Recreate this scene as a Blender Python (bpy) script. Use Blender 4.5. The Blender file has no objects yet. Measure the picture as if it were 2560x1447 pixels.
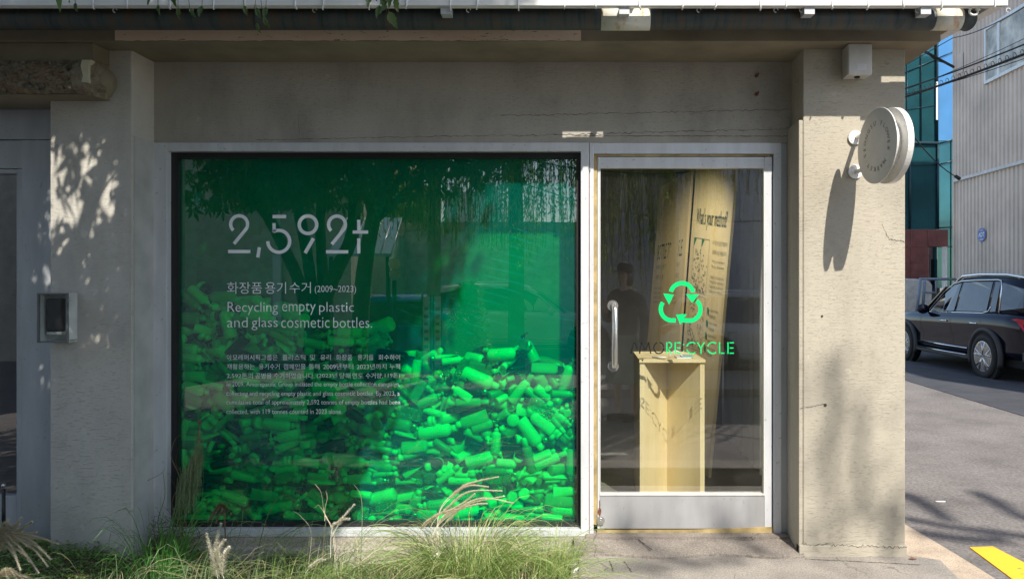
import bpy, bmesh, math, random
from mathutils import Vector, Matrix, Euler
random.seed(11)
sc = bpy.context.scene
col = sc.collection
# ------------------------------------------------------------------ camera
CZ, VX, VY, FP = 1.41, 1456.0, 710.0, 1850.0      # eye height, vanishing point and focal length in photo pixels
cam = bpy.data.cameras.new('camera'); co = bpy.data.objects.new('camera', cam); col.objects.link(co)
co.location = (0, 0, CZ); co.rotation_euler = (math.radians(90), 0, 0)
cam.sensor_width = 36; cam.lens = FP / 2560 * 36
cam.shift_x = -(VX - 1280) / 2560; cam.shift_y = (VY - 723.5) / 2560
cam.clip_start = .02; cam.clip_end = 2000
sc.camera = co
# ------------------------------------------------------------------ light
SX, SZ = -.38, -1.1                                # the sunlight travels (SX, 1, SZ)
sd = Vector((SX, 1, SZ)).normalized()
elev = math.asin(-sd.z)
w = bpy.data.worlds.new("World"); sc.world = w; w.use_nodes = True
wn = w.node_tree; sky = wn.nodes.new('ShaderNodeTexSky'); sky.sky_type = 'NISHITA'; sky.sun_disc = False
sky.sun_elevation = elev; sky.sun_rotation = math.atan2(-sd.x, -sd.y)
bg = wn.nodes['Background']; bg.inputs[1].default_value = .15
wn.links.new(sky.outputs[0], bg.inputs[0])
sl = bpy.data.lights.new('sun', 'SUN'); sl.energy = 4.3; sl.angle = math.radians(.5); sl.color = (1, .94, .84)
so = bpy.data.objects.new('sun', sl); col.objects.link(so); so.rotation_euler = sd.to_track_quat('-Z', 'Y').to_euler(); so.location = (2, -4, 8)
sc.view_settings.view_transform = 'Standard'; sc.view_settings.look = 'None'; sc.view_settings.gamma = 1
sc.view_settings.exposure = .75
sc.cycles.transparent_max_bounces = 24; sc.cycles.max_bounces = 10
sc.cycles.use_denoising = True

# ------------------------------------------------------------------ helpers
def P(px, py, Y): return Vector(((px - VX) / FP * Y, Y, CZ + (VY - py) / FP * Y))
def XX(px, Y): return (px - VX) / FP * Y
def ZZ(py, Y): return CZ + (VY - py) / FP * Y
GY = 4.12
def R(px, py, Yv):                                 # a place across the street that the shop glass mirrors
    p = P(px, py, Yv); p.y = 2 * GY - Yv; return p
def empty(name, loc=(0, 0, 0), rz=0):
    o = bpy.data.objects.new(name, None); col.objects.link(o); o.location = loc; o.rotation_euler = (0, 0, rz)
    o.empty_display_size = .1; return o
def tag(o, label=None, cat=None, group=None, kind=None):
    if label: o['label'] = label
    if cat: o['category'] = cat
    if group: o['group'] = group
    if kind: o['kind'] = kind
    return o
def thing(name, label, cat, loc=(0, 0, 0), group=None, rz=0):
    return tag(empty(name, loc, rz), label, cat, group)
class MB:
    def __init__(s): s.v = []; s.f = []; s.m = []; s.sm = []
    def add(s, vs, fs, mi=0, smooth=False):
        b = len(s.v); s.v += [tuple(v) for v in vs]
        for f in fs: s.f.append([b + i for i in f]); s.m.append(mi); s.sm.append(smooth)
        return s
    def quad(s, a, b, c, d, mi=0): return s.add([a, b, c, d], [(0, 1, 2, 3)], mi)
    def box(s, x0, x1, y0, y1, z0, z1, mi=0):
        return s.add([(x0, y0, z0), (x1, y0, z0), (x1, y1, z0), (x0, y1, z0), (x0, y0, z1), (x1, y0, z1), (x1, y1, z1), (x0, y1, z1)],
                     [(0, 3, 2, 1), (4, 5, 6, 7), (0, 1, 5, 4), (1, 2, 6, 5), (2, 3, 7, 6), (3, 0, 4, 7)], mi)
    def pbox(s, p0, p1, q0, q1, Y, d, mi=0):       # box whose front face covers photo pixels p0..p1 x q0..q1 at depth Y
        return s.box(XX(p0, Y), XX(p1, Y), Y, Y + d, ZZ(q1, Y), ZZ(q0, Y), mi)
    def prism(s, pts, vec, mi=0):                  # polygon pts extruded along vec
        n = len(pts); vec = Vector(vec); a = [Vector(p) for p in pts]; b = [p + vec for p in a]
        fs = [tuple(range(n)), tuple(range(2 * n - 1, n - 1, -1))] + [(i, i + n, (i + 1) % n + n, (i + 1) % n) for i in range(n)]
        return s.add(a + b, fs, mi)
    def tube(s, pts, rad, n=8, mi=0, cap=True):
        pts = [Vector(p) for p in pts]; k = len(pts)
        rr = rad if isinstance(rad, (list, tuple)) else [rad] * k
        vs = []; up = None
        for i, p in enumerate(pts):
            t = (pts[min(i + 1, k - 1)] - pts[max(i - 1, 0)]).normalized()
            if up is None: up = t.orthogonal().normalized()
            up = (up - t * up.dot(t)); up = up.normalized() if up.length > 1e-6 else t.orthogonal().normalized()
            q = t.cross(up)
            for j in range(n):
                a = 2 * math.pi * j / n; vs.append(p + (up * math.cos(a) + q * math.sin(a)) * rr[i])
        fs = [(i * n + j, i * n + (j + 1) % n, (i + 1) * n + (j + 1) % n, (i + 1) * n + j) for i in range(k - 1) for j in range(n)]
        s.add(vs, fs, mi, True)
        if cap and n > 2:
            b = len(s.v) - len(vs)
            s.f.append([b + j for j in range(n)][::-1]); s.m.append(mi); s.sm.append(False)
            s.f.append([b + (k - 1) * n + j for j in range(n)]); s.m.append(mi); s.sm.append(False)
        return s
    def lathe(s, prof, n=20, mi=0, M=None, sx=1, sy=1):   # profile (r, z) about z
        vs = []; k = len(prof); M = M or Matrix()
        for r, z in prof:
            for j in range(n):
                a = 2 * math.pi * j / n; vs.append(M @ Vector((r * math.cos(a) * sx, r * math.sin(a) * sy, z)))
        fs = [(i * n + j, i * n + (j + 1) % n, (i + 1) * n + (j + 1) % n, (i + 1) * n + j) for i in range(k - 1) for j in range(n)]
        s.add(vs, fs, mi, True)
        b = len(s.v) - len(vs)
        if prof[0][0] > 1e-5: s.f.append([b + j for j in range(n)][::-1]); s.m.append(mi); s.sm.append(False)
        if prof[-1][0] > 1e-5: s.f.append([b + (k - 1) * n + j for j in range(n)]); s.m.append(mi); s.sm.append(False)
        return s
    def ribbon(s, pts, wd, nrm, mi=0, taper=None):
        pts = [Vector(p) for p in pts]; nrm = Vector(nrm); k = len(pts); vs = []
        for i, p in enumerate(pts):
            t = (pts[min(i + 1, k - 1)] - pts[max(i - 1, 0)]).normalized(); q = t.cross(nrm).normalized()
            h = wd / 2 * (taper[i] if taper else 1); vs += [p - q * h, p + q * h]
        return s.add(vs, [(2 * i, 2 * i + 1, 2 * i + 3, 2 * i + 2) for i in range(k - 1)], mi)
    def mesh(s, name, mats, org=(0, 0, 0)):
        me = bpy.data.meshes.new(name); o = Vector(org)
        me.from_pydata([tuple(Vector(v) - o) for v in s.v], [], s.f)
        for m in (mats if isinstance(mats, (list, tuple)) else [mats]): me.materials.append(m)
        me.polygons.foreach_set('material_index', s.m); me.polygons.foreach_set('use_smooth', s.sm)
        me.update(); return me
    def build(s, name, mats, parent=None, org=None, bevel=0, local=False):
        if org is None: org = Vector((0, 0, 0)) if (local or parent is None) else wloc(parent)
        o = bpy.data.objects.new(name, s.mesh(name, mats, org)); col.objects.link(o)
        if parent: o.parent = parent; o.location = (0, 0, 0)
        else: o.location = org
        if bevel:
            b = o.modifiers.new('bevel', 'BEVEL'); b.width = bevel; b.segments = 2; b.limit_method = 'ANGLE'
        return o
def build_each(mb, name, m, parent=None, bevel=0, **kw):
    par = list(range(len(mb.v)))
    def find(i):
        while par[i] != i: par[i] = par[par[i]]; i = par[i]
        return i
    for f in mb.f:
        for i in f[1:]: par[find(i)] = find(f[0])
    comp = {}
    for k, f in enumerate(mb.f): comp.setdefault(find(f[0]), []).append(k)
    out = []
    for ks in comp.values():
        s = MB(); mp = {}
        for k in ks:
            fs = []
            for i in mb.f[k]:
                if i not in mp: mp[i] = len(s.v); s.v.append(mb.v[i])
                fs.append(mp[i])
            s.f.append(fs); s.m.append(mb.m[k]); s.sm.append(mb.sm[k])
        out.append(s.build(name, m, parent, bevel=bevel, **kw))
    return out
def wloc(o):
    l = Vector((0, 0, 0))
    while o: l += Vector(o.location); o = o.parent
    return l

# ------------------------------------------------------------------ materials
class NT:
    def __init__(s, name):
        s.m = bpy.data.materials.new(name); s.m.use_nodes = True; s.t = s.m.node_tree
        s.b = s.t.nodes['Principled BSDF']; s.o = s.t.nodes['Material Output']
    def n(s, ty, **kw):
        x = s.t.nodes.new(ty)
        for k, v in kw.items():
            if k.startswith('i_'): x.inputs[k[2:].replace('_', ' ')].default_value = v
            else: setattr(x, k, v)
        return x
    def l(s, a, b): s.t.links.new(a, b)
    def coord(s, scale=(1, 1, 1), rot=(0, 0, 0)):
        c = s.n('ShaderNodeTexCoord'); m = s.n('ShaderNodeMapping'); m.inputs['Scale'].default_value = scale; m.inputs['Rotation'].default_value = rot
        s.l(c.outputs['Object'], m.inputs[0]); return m.outputs[0]
    def noise(s, vec, scale, detail=4, rough=.55):
        x = s.n('ShaderNodeTexNoise'); x.inputs['Scale'].default_value = scale; x.inputs['Detail'].default_value = detail; x.inputs['Roughness'].default_value = rough
        s.l(vec, x.inputs['Vector']); return x.outputs['Fac']
    def ramp(s, fac, stops):
        x = s.n('ShaderNodeValToRGB'); e = x.color_ramp.elements
        while len(e) < len(stops): e.new(.5)
        for i, (p, c) in enumerate(stops): e[i].position = p; e[i].color = (*c, 1) if len(c) == 3 else c
        s.l(fac, x.inputs[0]); return x.outputs[0]
    def mr(s, fac, a, b, c=0, d=1):
        x = s.n('ShaderNodeMapRange'); x.inputs[1].default_value = a; x.inputs[2].default_value = b; x.inputs[3].default_value = c; x.inputs[4].default_value = d
        s.l(fac, x.inputs[0]); return x.outputs[0]
    def mix(s, fac, a, b, mode='MIX'):
        x = s.n('ShaderNodeMix', data_type='RGBA', blend_type=mode)
        for sock, v in ((x.inputs[0], fac), (x.inputs[6], a), (x.inputs[7], b)):
            if isinstance(v, (int, float)): sock.default_value = v
            elif isinstance(v, tuple): sock.default_value = (*v, 1) if len(v) == 3 else v
            else: s.l(v, sock)
        return x.outputs[2]
    def math(s, op, a, b=0.0):
        x = s.n('ShaderNodeMath', operation=op)
        for i, v in enumerate((a, b)):
            if isinstance(v, (int, float)): x.inputs[i].default_value = v
            else: s.l(v, x.inputs[i])
        return x.outputs[0]
    def bump(s, h, strength=.5, dist=.01):
        x = s.n('ShaderNodeBump'); x.inputs['Strength'].default_value = strength; x.inputs['Distance'].default_value = dist
        s.l(h, x.inputs['Height']); s.l(x.outputs[0], s.b.inputs['Normal'])
    def col(s, c): s.l(c, s.b.inputs['Base Color'])
def mat(name, c, rough=.6, metal=0, var=.12, vs=6, bump=0, bs=60, bd=.002, spec=None, coat=0):
    t = NT(name); v = t.coord()
    f = t.noise(v, vs, 5); a = tuple(max(0, x * (1 - var * 1.6)) for x in c); b = tuple(min(1, x * (1 + var * 1.6)) for x in c)
    t.col(t.ramp(f, [(.3, a), (.7, b)])); t.b.inputs['Roughness'].default_value = rough; t.b.inputs['Metallic'].default_value = metal
    if spec is not None: t.b.inputs['Specular IOR Level'].default_value = spec
    if coat: t.b.inputs['Coat Weight'].default_value = coat; t.b.inputs['Coat Roughness'].default_value = .03
    if bump: t.bump(t.noise(v, bs, 4), bump, bd)
    return t.m
def stucco(name, c, crack=1.0, stain=.25):
    t = NT(name); v = t.coord(); vs = t.coord((10, 10, 88)); vb = t.coord((2.2, 2.2, 1.1))
    dash = t.noise(vs, 1.9, 2.5, .55); gate = t.noise(v, 2.2, 4, .7)
    d = t.mr(dash, .60, .66); g = t.mr(gate, .44, .62); crk = t.math('MULTIPLY', d, g)
    d2 = t.mr(t.noise(t.coord((22, 22, 150)), 2.0, 2), .63, .68); crk = t.math('MAXIMUM', crk, t.math('MULTIPLY', d2, .8))
    base = t.ramp(t.noise(vb, 1.3, 6, .6), [(.25, tuple(x * (1 - stain) for x in c)), (.5, c), (.8, tuple(min(1, x * (1 + stain * .5)) for x in c))])
    spots = t.mr(t.noise(t.coord((1, 1, 1)), 14, 1, .3), .76, .775)
    base = t.mix(t.math('MULTIPLY', spots, .35), base, tuple(min(1, x * 1.35) for x in c))
    base = t.mix(t.math('MULTIPLY', crk, .45 * crack), base, tuple(x * .35 for x in c))
    t.col(base); t.b.inputs['Roughness'].default_value = .9; t.b.inputs['Specular IOR Level'].default_value = .25
    fine = t.noise(v, 95, 6, .65); h = t.math('SUBTRACT', t.math('ADD', t.math('MULTIPLY', fine, .35), t.math('MULTIPLY', t.noise(vs, .9, 3), .5)), t.math('MULTIPLY', crk, 1.1 * crack))
    t.bump(h, .75, .004)
    return t.m
def concrete(name, c, sc_=3, crack=True, rough=.9, grain=110):
    t = NT(name); v = t.coord()
    base = t.ramp(t.noise(v, sc_, 7, .65), [(.25, tuple(x * .62 for x in c)), (.5, c), (.78, tuple(min(1, x * 1.3) for x in c))])
    sp = t.ramp(t.noise(v, grain, 4, .75), [(.36, (.55,) * 3), (.5, (.92,) * 3), (.64, (1.25,) * 3)]); base = t.mix(.9, base, sp, 'MULTIPLY')
    if crack:
        vo = t.n('ShaderNodeTexVoronoi', feature='DISTANCE_TO_EDGE'); vo.inputs['Scale'].default_value = 1.5
        nz = t.n('ShaderNodeTexNoise'); nz.inputs['Scale'].default_value = 9; nz.inputs['Detail'].default_value = 6; t.l(v, nz.inputs['Vector']); vm = t.mix(.10, v, nz.outputs['Color'], 'ADD'); t.l(vm, vo.inputs['Vector'])
        ck = t.mr(vo.outputs['Distance'],   .0, .007, 1, 0); ck = t.math('MULTIPLY', ck, t.mr(t.noise(v, 2.5, 2), .45, .55))
        base = t.mix(t.math('MULTIPLY', ck, .6), base, (.03, .028, .025))
    t.col(base); t.b.inputs['Roughness'].default_value = rough
    t.bump(t.noise(v, 120, 6, .7), .6, .003); return t.m

M = {}
M['stucco'] = stucco('beige_stucco', (.405, .368, .298), .4)
M['wall'] = stucco('grey_beige_stucco', (.40, .375, .325), .45, .34)
M['pier_left'] = stucco('worn_grey_stucco', (.52, .495, .44), .5, .36)
M['side'] = mat('painted_side', (.42, .42, .40), .8, var=.1, bump=.3, bs=30)
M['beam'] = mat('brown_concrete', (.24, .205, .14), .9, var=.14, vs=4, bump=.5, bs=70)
def pinkf():
    t = NT('peeling_pink_paint'); v = t.coord(); vv = t.coord((6, 6, 40))
    c = t.ramp(t.noise(v, 4, 5), [(.3, (.80, .60, .42)), (.7, (.90, .72, .55))])
    pit = t.mr(t.noise(vv, 2.5, 4, .7), .62, .66); c = t.mix(pit, c, (.12, .09, .06)); t.col(c); t.b.inputs['Roughness'].default_value = .9
    t.bump(t.noise(v, 90, 5), .5, .002); return t.m
M['pink'] = pinkf()
def rubble():
    t = NT('exposed_aggregate'); v = t.coord()
    vo = t.n('ShaderNodeTexVoronoi'); vo.inputs['Scale'].default_value = 26; t.l(v, vo.inputs[0])
    c = t.ramp(t.noise(v, 14, 7, .7), [(.3, (.12, .09, .055)), (.48, (.36, .31, .22)), (.6, (.30, .2, .12)), (.72, (.55, .5, .38))]); c = t.mix(.45, c, t.ramp(vo.outputs['Distance'], [(0, (1, 1, 1)), (.8, (.3, .28, .25))]), 'MULTIPLY')
    t.col(c); t.b.inputs['Roughness'].default_value = .95; t.bump(t.math('ADD', t.noise(v, 30, 8, .75), vo.outputs['Distance']), 1, .02); return t.m
M['rubble'] = rubble()
def alu(name, c, rough=.38, metal=.25):
    t = NT(name); v = t.coord((3, 3, .6)); f = t.noise(v, 5, 5)
    t.col(t.ramp(f, [(.3, tuple(x * .88 for x in c)), (.7, tuple(min(1, x * 1.06) for x in c))]))
    dirt = t.mr(t.noise(t.coord(), 45, 4), .66, .70); t.col(t.mix(t.math('MULTIPLY', dirt, .4), t.ramp(f, [(.3, tuple(x * .88 for x in c)), (.7, tuple(min(1, x * 1.06) for x in c))]), (.2, .17, .13)))
    t.b.inputs['Roughness'].default_value = rough; t.b.inputs['Metallic'].default_value = metal; t.bump(t.noise(t.coord((1, 1, 1)), 9, 3), .08, .004); return t.m
M['alu'] = alu('painted_aluminium', (.68, .70, .73))
M['aluw'] = alu('white_painted_steel', (.74, .73, .70))
M['kick_shade'] = alu('shaded_dull_aluminium', (.36, .36, .37), .5, .2)  # darkened aluminium: the bottom rail's weaker light put into its colour
M['greyp'] = alu('grey_painted_panel', (.46, .48, .50), .55, .1)
M['gasket'] = mat('black_rubber', (.012, .012, .013), .5)
M['yellow_trim'] = mat('aged_yellow_seal', (.36, .27, .12), .6, var=.25, vs=12, bump=.3)
M['rust'] = mat('rust', (.16, .06, .035), .9, var=.4, vs=40, bump=.6)
M['steel'] = mat('brushed_steel', (.60, .59, .58), .28, .9, var=.05)
M['white'] = mat('white_paint', (.78, .77, .74), .45, var=.04)
def pipem():
    t = NT('dark_stained_pipe'); v = t.coord((9, 9, 1.2)); v2 = t.coord()
    c = t.ramp(t.noise(t.coord((18, 2, 2)), 1.5, 6, .7), [(.3, (.015, .022, .022)), (.5, (.05, .065, .065)), (.66, (.10, .055, .03)), (.8, (.16, .12, .075))])
    t.col(c); t.b.inputs['Roughness'].default_value = .55; t.bump(t.noise(v2, 40, 5), .4, .004); return t.m
M['pipe'] = pipem()
def pipesun():  # pipe tone brightened to paint in sun patches, plus stains
    t = NT('sun_patch_stained_pipe'); v = t.coord()
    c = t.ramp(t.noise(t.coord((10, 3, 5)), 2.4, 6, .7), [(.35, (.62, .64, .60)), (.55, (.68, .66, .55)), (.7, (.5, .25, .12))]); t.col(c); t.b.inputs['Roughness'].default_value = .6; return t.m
M['pipesun'] = pipesun()
M['ground_c'] = concrete('cracked_concrete', (.30, .27, .235), 3.4)
M['threshold'] = concrete('worn_threshold_concrete', (.235, .205, .175), 5, True)
M['curbstone'] = concrete('sandy_concrete', (.46, .37, .28), 5, False)
M['asphalt'] = concrete('asphalt', (.185, .168, .158), 1.6, False, .9, 42)
M['asphalt_shade'] = mat('shade_painted_asphalt', (.05, .052, .06), .85, var=.15, vs=3, bump=.6, bs=150)  # dark tone paints the tall building's shade onto the asphalt
def ypaint():
    t = NT('worn_yellow_paint'); v = t.coord(); k = t.mr(t.noise(v, 26, 6, .7), .62, .68)
    t.col(t.mix(k, (.85, .47, .03), (.2, .17, .12))); t.b.inputs['Roughness'].default_value = .8; t.bump(t.noise(v, 130, 4), .5, .002); return t.m
M['ypaint'] = ypaint()
M['soil'] = mat('planter_soil', (.10, .075, .045), 1, var=.4, vs=20, bump=1, bs=60, bd=.01)
def leafm(name, a, b, tr=.35, rough=.5, dead=None):
    t = NT(name); oi = t.n('ShaderNodeNewGeometry'); c = t.ramp(oi.outputs['Random Per Island'], [(0, a), (.84, b), (.88, dead)] if dead else [(0, a), (1, b)])
    t.col(c); t.b.inputs['Roughness'].default_value = rough
    tl = t.n('ShaderNodeBsdfTranslucent'); t.l(t.mix(.5, c, (.3, .5, .05), 'MIX'), tl.inputs[0]); mx = t.n('ShaderNodeMixShader'); mx.inputs[0].default_value = tr
    t.l(t.b.outputs[0], mx.inputs[1]); t.l(tl.outputs[0], mx.inputs[2]); t.l(mx.outputs[0], t.o.inputs[0]); return t.m
M['leaf'] = leafm('tree_leaf', (.035, .09, .02), (.10, .17, .04))
M['leafgrey'] = leafm('tree_leaf_pale', (.08, .13, .06), (.16, .2, .12))
M['willow'] = leafm('willow_leaf', (.16, .27, .04), (.36, .44, .10), .5)
M['grass'] = leafm('grass_blade', (.13, .25, .05), (.50, .57, .23), .35, .5, (.62, .52, .30))
M['grassdull'] = leafm('dull_grass_blade', (.08, .14, .06), (.32, .39, .22), .25, .5, (.48, .40, .26))
M['lime'] = leafm('lush_blade', (.04, .15, .03), (.10, .30, .06), .3)
M['moss'] = leafm('ground_cover_leaf', (.07, .16, .03), (.22, .36, .09), .3)
M['mosslime'] = leafm('bright_ground_cover', (.10, .18, .03), (.22, .32, .05), .3)
M['plume'] = leafm('dry_plume', (.66, .57, .40), (.90, .82, .66), .08)
M['dry'] = leafm('dry_stem', (.08, .055, .03), (.20, .14, .08), .1)
M['fluff'] = leafm('seed_fluff', (.62, .57, .46), (.88, .84, .74), .08)
M['bark'] = mat('bark', (.075, .06, .045), .95, var=.35, vs=14, bump=1, bs=30, bd=.01)
def ply():
    t = NT('birch_plywood'); v = t.coord((2, 2, .35)); c = t.ramp(t.noise(v, 3.2, 7, .6), [(.3, (.68, .54, .27)), (.5, (.77, .64, .34)), (.7, (.83, .72, .42))])
    t.col(c); t.b.inputs['Roughness'].default_value = .55; t.bump(t.noise(v, 30, 4), .1, .001); return t.m
M['ply'] = ply()
M['interior'] = mat('interior_wall', (.34, .34, .34), .9, var=.06)
M['intfloor'] = mat('interior_floor', (.17, .17, .15), .45, var=.15, bump=.1)
M['curtain'] = mat('pale_grey_curtain', (.74, .79, .86), .8, var=.05)
M['boxback'] = mat('display_back_board', (.16, .17, .17), .8, var=.1)
M['ink'] = mat('dark_ink', (.06, .10, .07), .6)
M['greenink'] = mat('green_ink', (.02, .22, .08), .6)
M['limeink'] = mat('lime_ink', (.35, .6, .03), .6)
M['vinylgreen'] = mat('green_vinyl', (.0, .60, .16), .35, var=.03)
M['vinylblack'] = mat('black_vinyl', (.012, .014, .013), .3)
def silver():
    t = NT('silver_vinyl'); t.b.inputs['Base Color'].default_value = (.90, .96, .98, 1); t.b.inputs['Metallic'].default_value = .1; t.b.inputs['Roughness'].default_value = .3; t.b.inputs['Specular IOR Level'].default_value = 1; return t.m
M['silver'] = silver()
def glass(name, tint, refl, film=None):
    t = NT(name); t.t.nodes.remove(t.b); tr = t.n('ShaderNodeBsdfTransparent'); tr.inputs[0].default_value = (*tint, 1); cur = tr.outputs[0]
    v = t.coord()
    df = t.n('ShaderNodeBsdfDiffuse'); mx = t.n('ShaderNodeMixShader')
    if film:
        df.inputs[0].default_value = (*film[0], 1)
        wv = t.n('ShaderNodeTexWave', wave_type='BANDS', bands_direction='X'); wv.inputs['Scale'].default_value = 6.5; wv.inputs['Distortion'].default_value = 5; wv.inputs['Detail'].default_value = 1.5; wv.inputs['Detail Scale'].default_value = .45
        t.l(t.coord((1, 1, 1), (0, math.radians(72), 0)), wv.inputs[0])
        ln = t.mr(wv.outputs['Fac'], .985, 1.0); ln = t.math('MULTIPLY', ln, t.mr(t.noise(v, 3, 3), .48, .6))
        sm = t.mr(t.noise(t.coord((1, 1, .4)), 1.6, 4), .3, .7, film[1] * .75, film[1] * 1.25)
        dust = t.math('MULTIPLY', t.mr(t.noise(v, 260, 2), .72, .78), .10)
        f = t.math('ADD', t.math('ADD', sm, t.math('MULTIPLY', ln, .20)), dust); t.l(f, mx.inputs[0])
    else:
        df.inputs[0].default_value = (.7, .7, .68, 1)
        sm = t.mr(t.noise(t.coord((1, 1, .25)), 5, 6, .65), .4, .75, .004, .02); t.l(sm, mx.inputs[0])
    t.l(cur, mx.inputs[1]); t.l(df.outputs[0], mx.inputs[2])
    gl = t.n('ShaderNodeBsdfGlossy'); gl.inputs['Roughness'].default_value = .004
    bp = t.n('ShaderNodeBump'); bp.inputs['Strength'].default_value = .05; bp.inputs['Distance'].default_value = .02; t.l(t.noise(v, 1.1, 1), bp.inputs['Height']); t.l(bp.outputs[0], gl.inputs['Normal'])
    lw = t.n('ShaderNodeLayerWeight'); lw.inputs[0].default_value = .5; mg = t.n('ShaderNodeMixShader')
    t.l(t.math('ADD', refl, t.math('MULTIPLY', t.math('POWER', lw.outputs['Facing'], 5.0), .8)), mg.inputs[0]); t.l(mx.outputs[0], mg.inputs[1]); t.l(gl.outputs[0], mg.inputs[2]); t.l(mg.outputs[0], t.o.inputs[0]); return t.m
M['film'] = glass('green_film_glass', (.0, .84, .27), .16, ((.0, .58, .46), .10))
M['lid'] = glass('clear_lid_plastic', (.93, .95, .94), .04)
M['clear'] = glass('clear_glass', (.93, .95, .94), .22)
# ================================================================== ground
WF, PF, GL = 4.06, 3.84, 4.12                       # wall face, pillar face, glass plane
RZ = -.14                                            # road level
g = MB(); g.quad((-300, -300, RZ), (300, -300, RZ), (300, 300, RZ), (-300, 300, RZ)); tag(g.build('asphalt_road', M['asphalt']), kind='structure')
g = MB(); g.prism([(5.15, 4.5, RZ + .004), (60, -12, RZ + .004), (60, 80, RZ + .004), (5.6, 80, RZ + .004)], (0, 0, .002)); tag(g.build('shade_painted_road_strip', M['asphalt_shade']), kind='structure')  # dark strip puts the building's cast shadow into the road colour
# raised concrete walk in front of the shop, its corner cut at the right
xr = XX(2350, 3.80)
g = MB(); g.prism([(-.02, 3.0, -.16), (XX(2352, 3.75) + .25, 3.0, -.16), (XX(2402, 3.54), 3.54, -.16), (XX(2352, 3.80), 3.80, -.16), (XX(2272, 3.86), 3.86, -.16), (XX(2272, 3.86), 7, -.16), (1.1, 7.0, -.16), (1.1, 4.1, -.16), (-.02, 4.1, -.16)], (0, 0, .16))
tag(g.build('pavement', M['ground_c'], bevel=.012), kind='structure')
# worn threshold slab sloping down from the door to a broken edge
random.seed(3); g = MB(); n = 44; vs = []
for i in range(n + 1):
    x = -.045 + 1.19 * i / n; yf = 3.82 + .02 * math.sin(i * .28) + random.uniform(-.005, .005) + (.03 if i < 2 else 0); zf = .014 + random.uniform(-.002, .002)
    vs += [(x, 4.16, .037), (x, 3.99, .032 + .003 * math.sin(i * .5)), (x, yf + .012, zf + .002), (x, yf, zf - .003), (x, yf - .002, -.01)]
g.add(vs, [(5 * i + k, 5 * i + k + 1, 5 * i + k + 6, 5 * i + k + 5) for i in range(n) for k in range(4)])
g.box(.02, 1.12, 4.0, 4.16, .02, .046)
tag(g.build('door_step', M['threshold']), kind='structure')
def onroad(px, py, z=RZ): Y = (z - CZ) * FP / (VY - py); return Vector((XX(px, Y), Y, z))
g = MB(); g.prism([onroad(2424, 1369), onroad(2482, 1367), onroad(2720, 1490), onroad(2600, 1500)], (0, 0, .006)); tag(g.build('yellow_line', M['ypaint']), kind='structure')
g = MB(); g.prism([onroad(x, y) for x, y in ((2225, 1288), (2267, 1314), (2330, 1350), (2400, 1392), (2488, 1447), (2620, 1530), (2200, 1530))][::-1], (0, 0, .004)); tag(g.build('kerb_strip', M['curbstone']), kind='structure')
# planting bed
g = MB(); nx, ny = 90, 24
def soilz(x, y): return -.085 + .10 * min(1, max(0, (-2.15 - x) / .35)) + .03 * math.sin(x * 3.1 + y * 2) * math.sin(y * 7 + x) + .02 * math.sin(x * 11) * math.sin(y * 13)
vs = []
for j in range(ny + 1):
    for i in range(nx + 1):
        x = -3.6 + 3.56 * i / nx; y = 2.7 + 1.36 * j / ny; vs.append((x, y, soilz(x, y)))
g.add(vs, [(j * (nx + 1) + i, j * (nx + 1) + i + 1, (j + 1) * (nx + 1) + i + 1, (j + 1) * (nx + 1) + i) for j in range(ny) for i in range(nx)], 0, True)
tag(g.build('planter_soil', M['soil']), kind='structure')
g = MB(); g.box(-3.6, 3.0, 2.45, 2.7, RZ, .05); g.box(-.06, -.022, 2.7, 4.0, RZ - .1, .0)
tag(g.build('planter_kerb', M['ground_c'], bevel=.015), kind='structure')

g = MB(); random.seed(41)
def groundline(mb, p0, p1, n, amp, wd, z):
    pts = [Vector((p0[0] + (p1[0] - p0[0]) * i / n + random.uniform(-amp, amp), p0[1] + (p1[1] - p0[1]) * i / n + random.uniform(-amp, amp), z)) for i in range(n + 1)]
    mb.ribbon(pts, wd, (0, 0, 1), 0, [random.uniform(.3, 1.4) for _ in pts])
for p0, p1, n in (((.14, 3.77), (.15, 3.64), 8), ((.21, 3.77), (.24, 3.63), 8), ((.3, 4.0), (.36, 3.84), 10), ((1.14, 3.80), (1.70, 3.72), 30)): groundline(g, p0, p1, n, .003, .007, .0012 if p0[1] < 3.9 else .034)
for o in build_each(g, 'pavement_joint', mat('joint_dirt', (.07, .06, .05), 1)): tag(o, kind='structure')
# ================================================================== the shop building
B = thing('shop_building', 'beige stucco corner shop with a green display window, glazed door and white gutter', 'building', (0, WF, 0))
def part(mb, name, m, parent=B, bevel=0, label=None):
    o = mb.build(name, m, parent, bevel=bevel)
    if label: o['label'] = label
    return o
wx0, wx1 = XX(385, WF), XX(1490, WF)                  # window opening
dx1 = XX(1953, WF)
zt = ZZ(357, WF); ztd = ZZ(360, WF)
# upper wall (above openings) and wall left, right of door
g = MB(); g.box(-2.352, 1.146, WF, WF + .25, zt, 2.95)
part(g, 'upper_wall', M['wall'])
g = MB(); g.box(dx1 + .002, 1.1455, WF + .012, WF + .2, 0.0, zt - .001); part(g, 'door_side_wall', M['greyp'])
g = MB()
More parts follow.
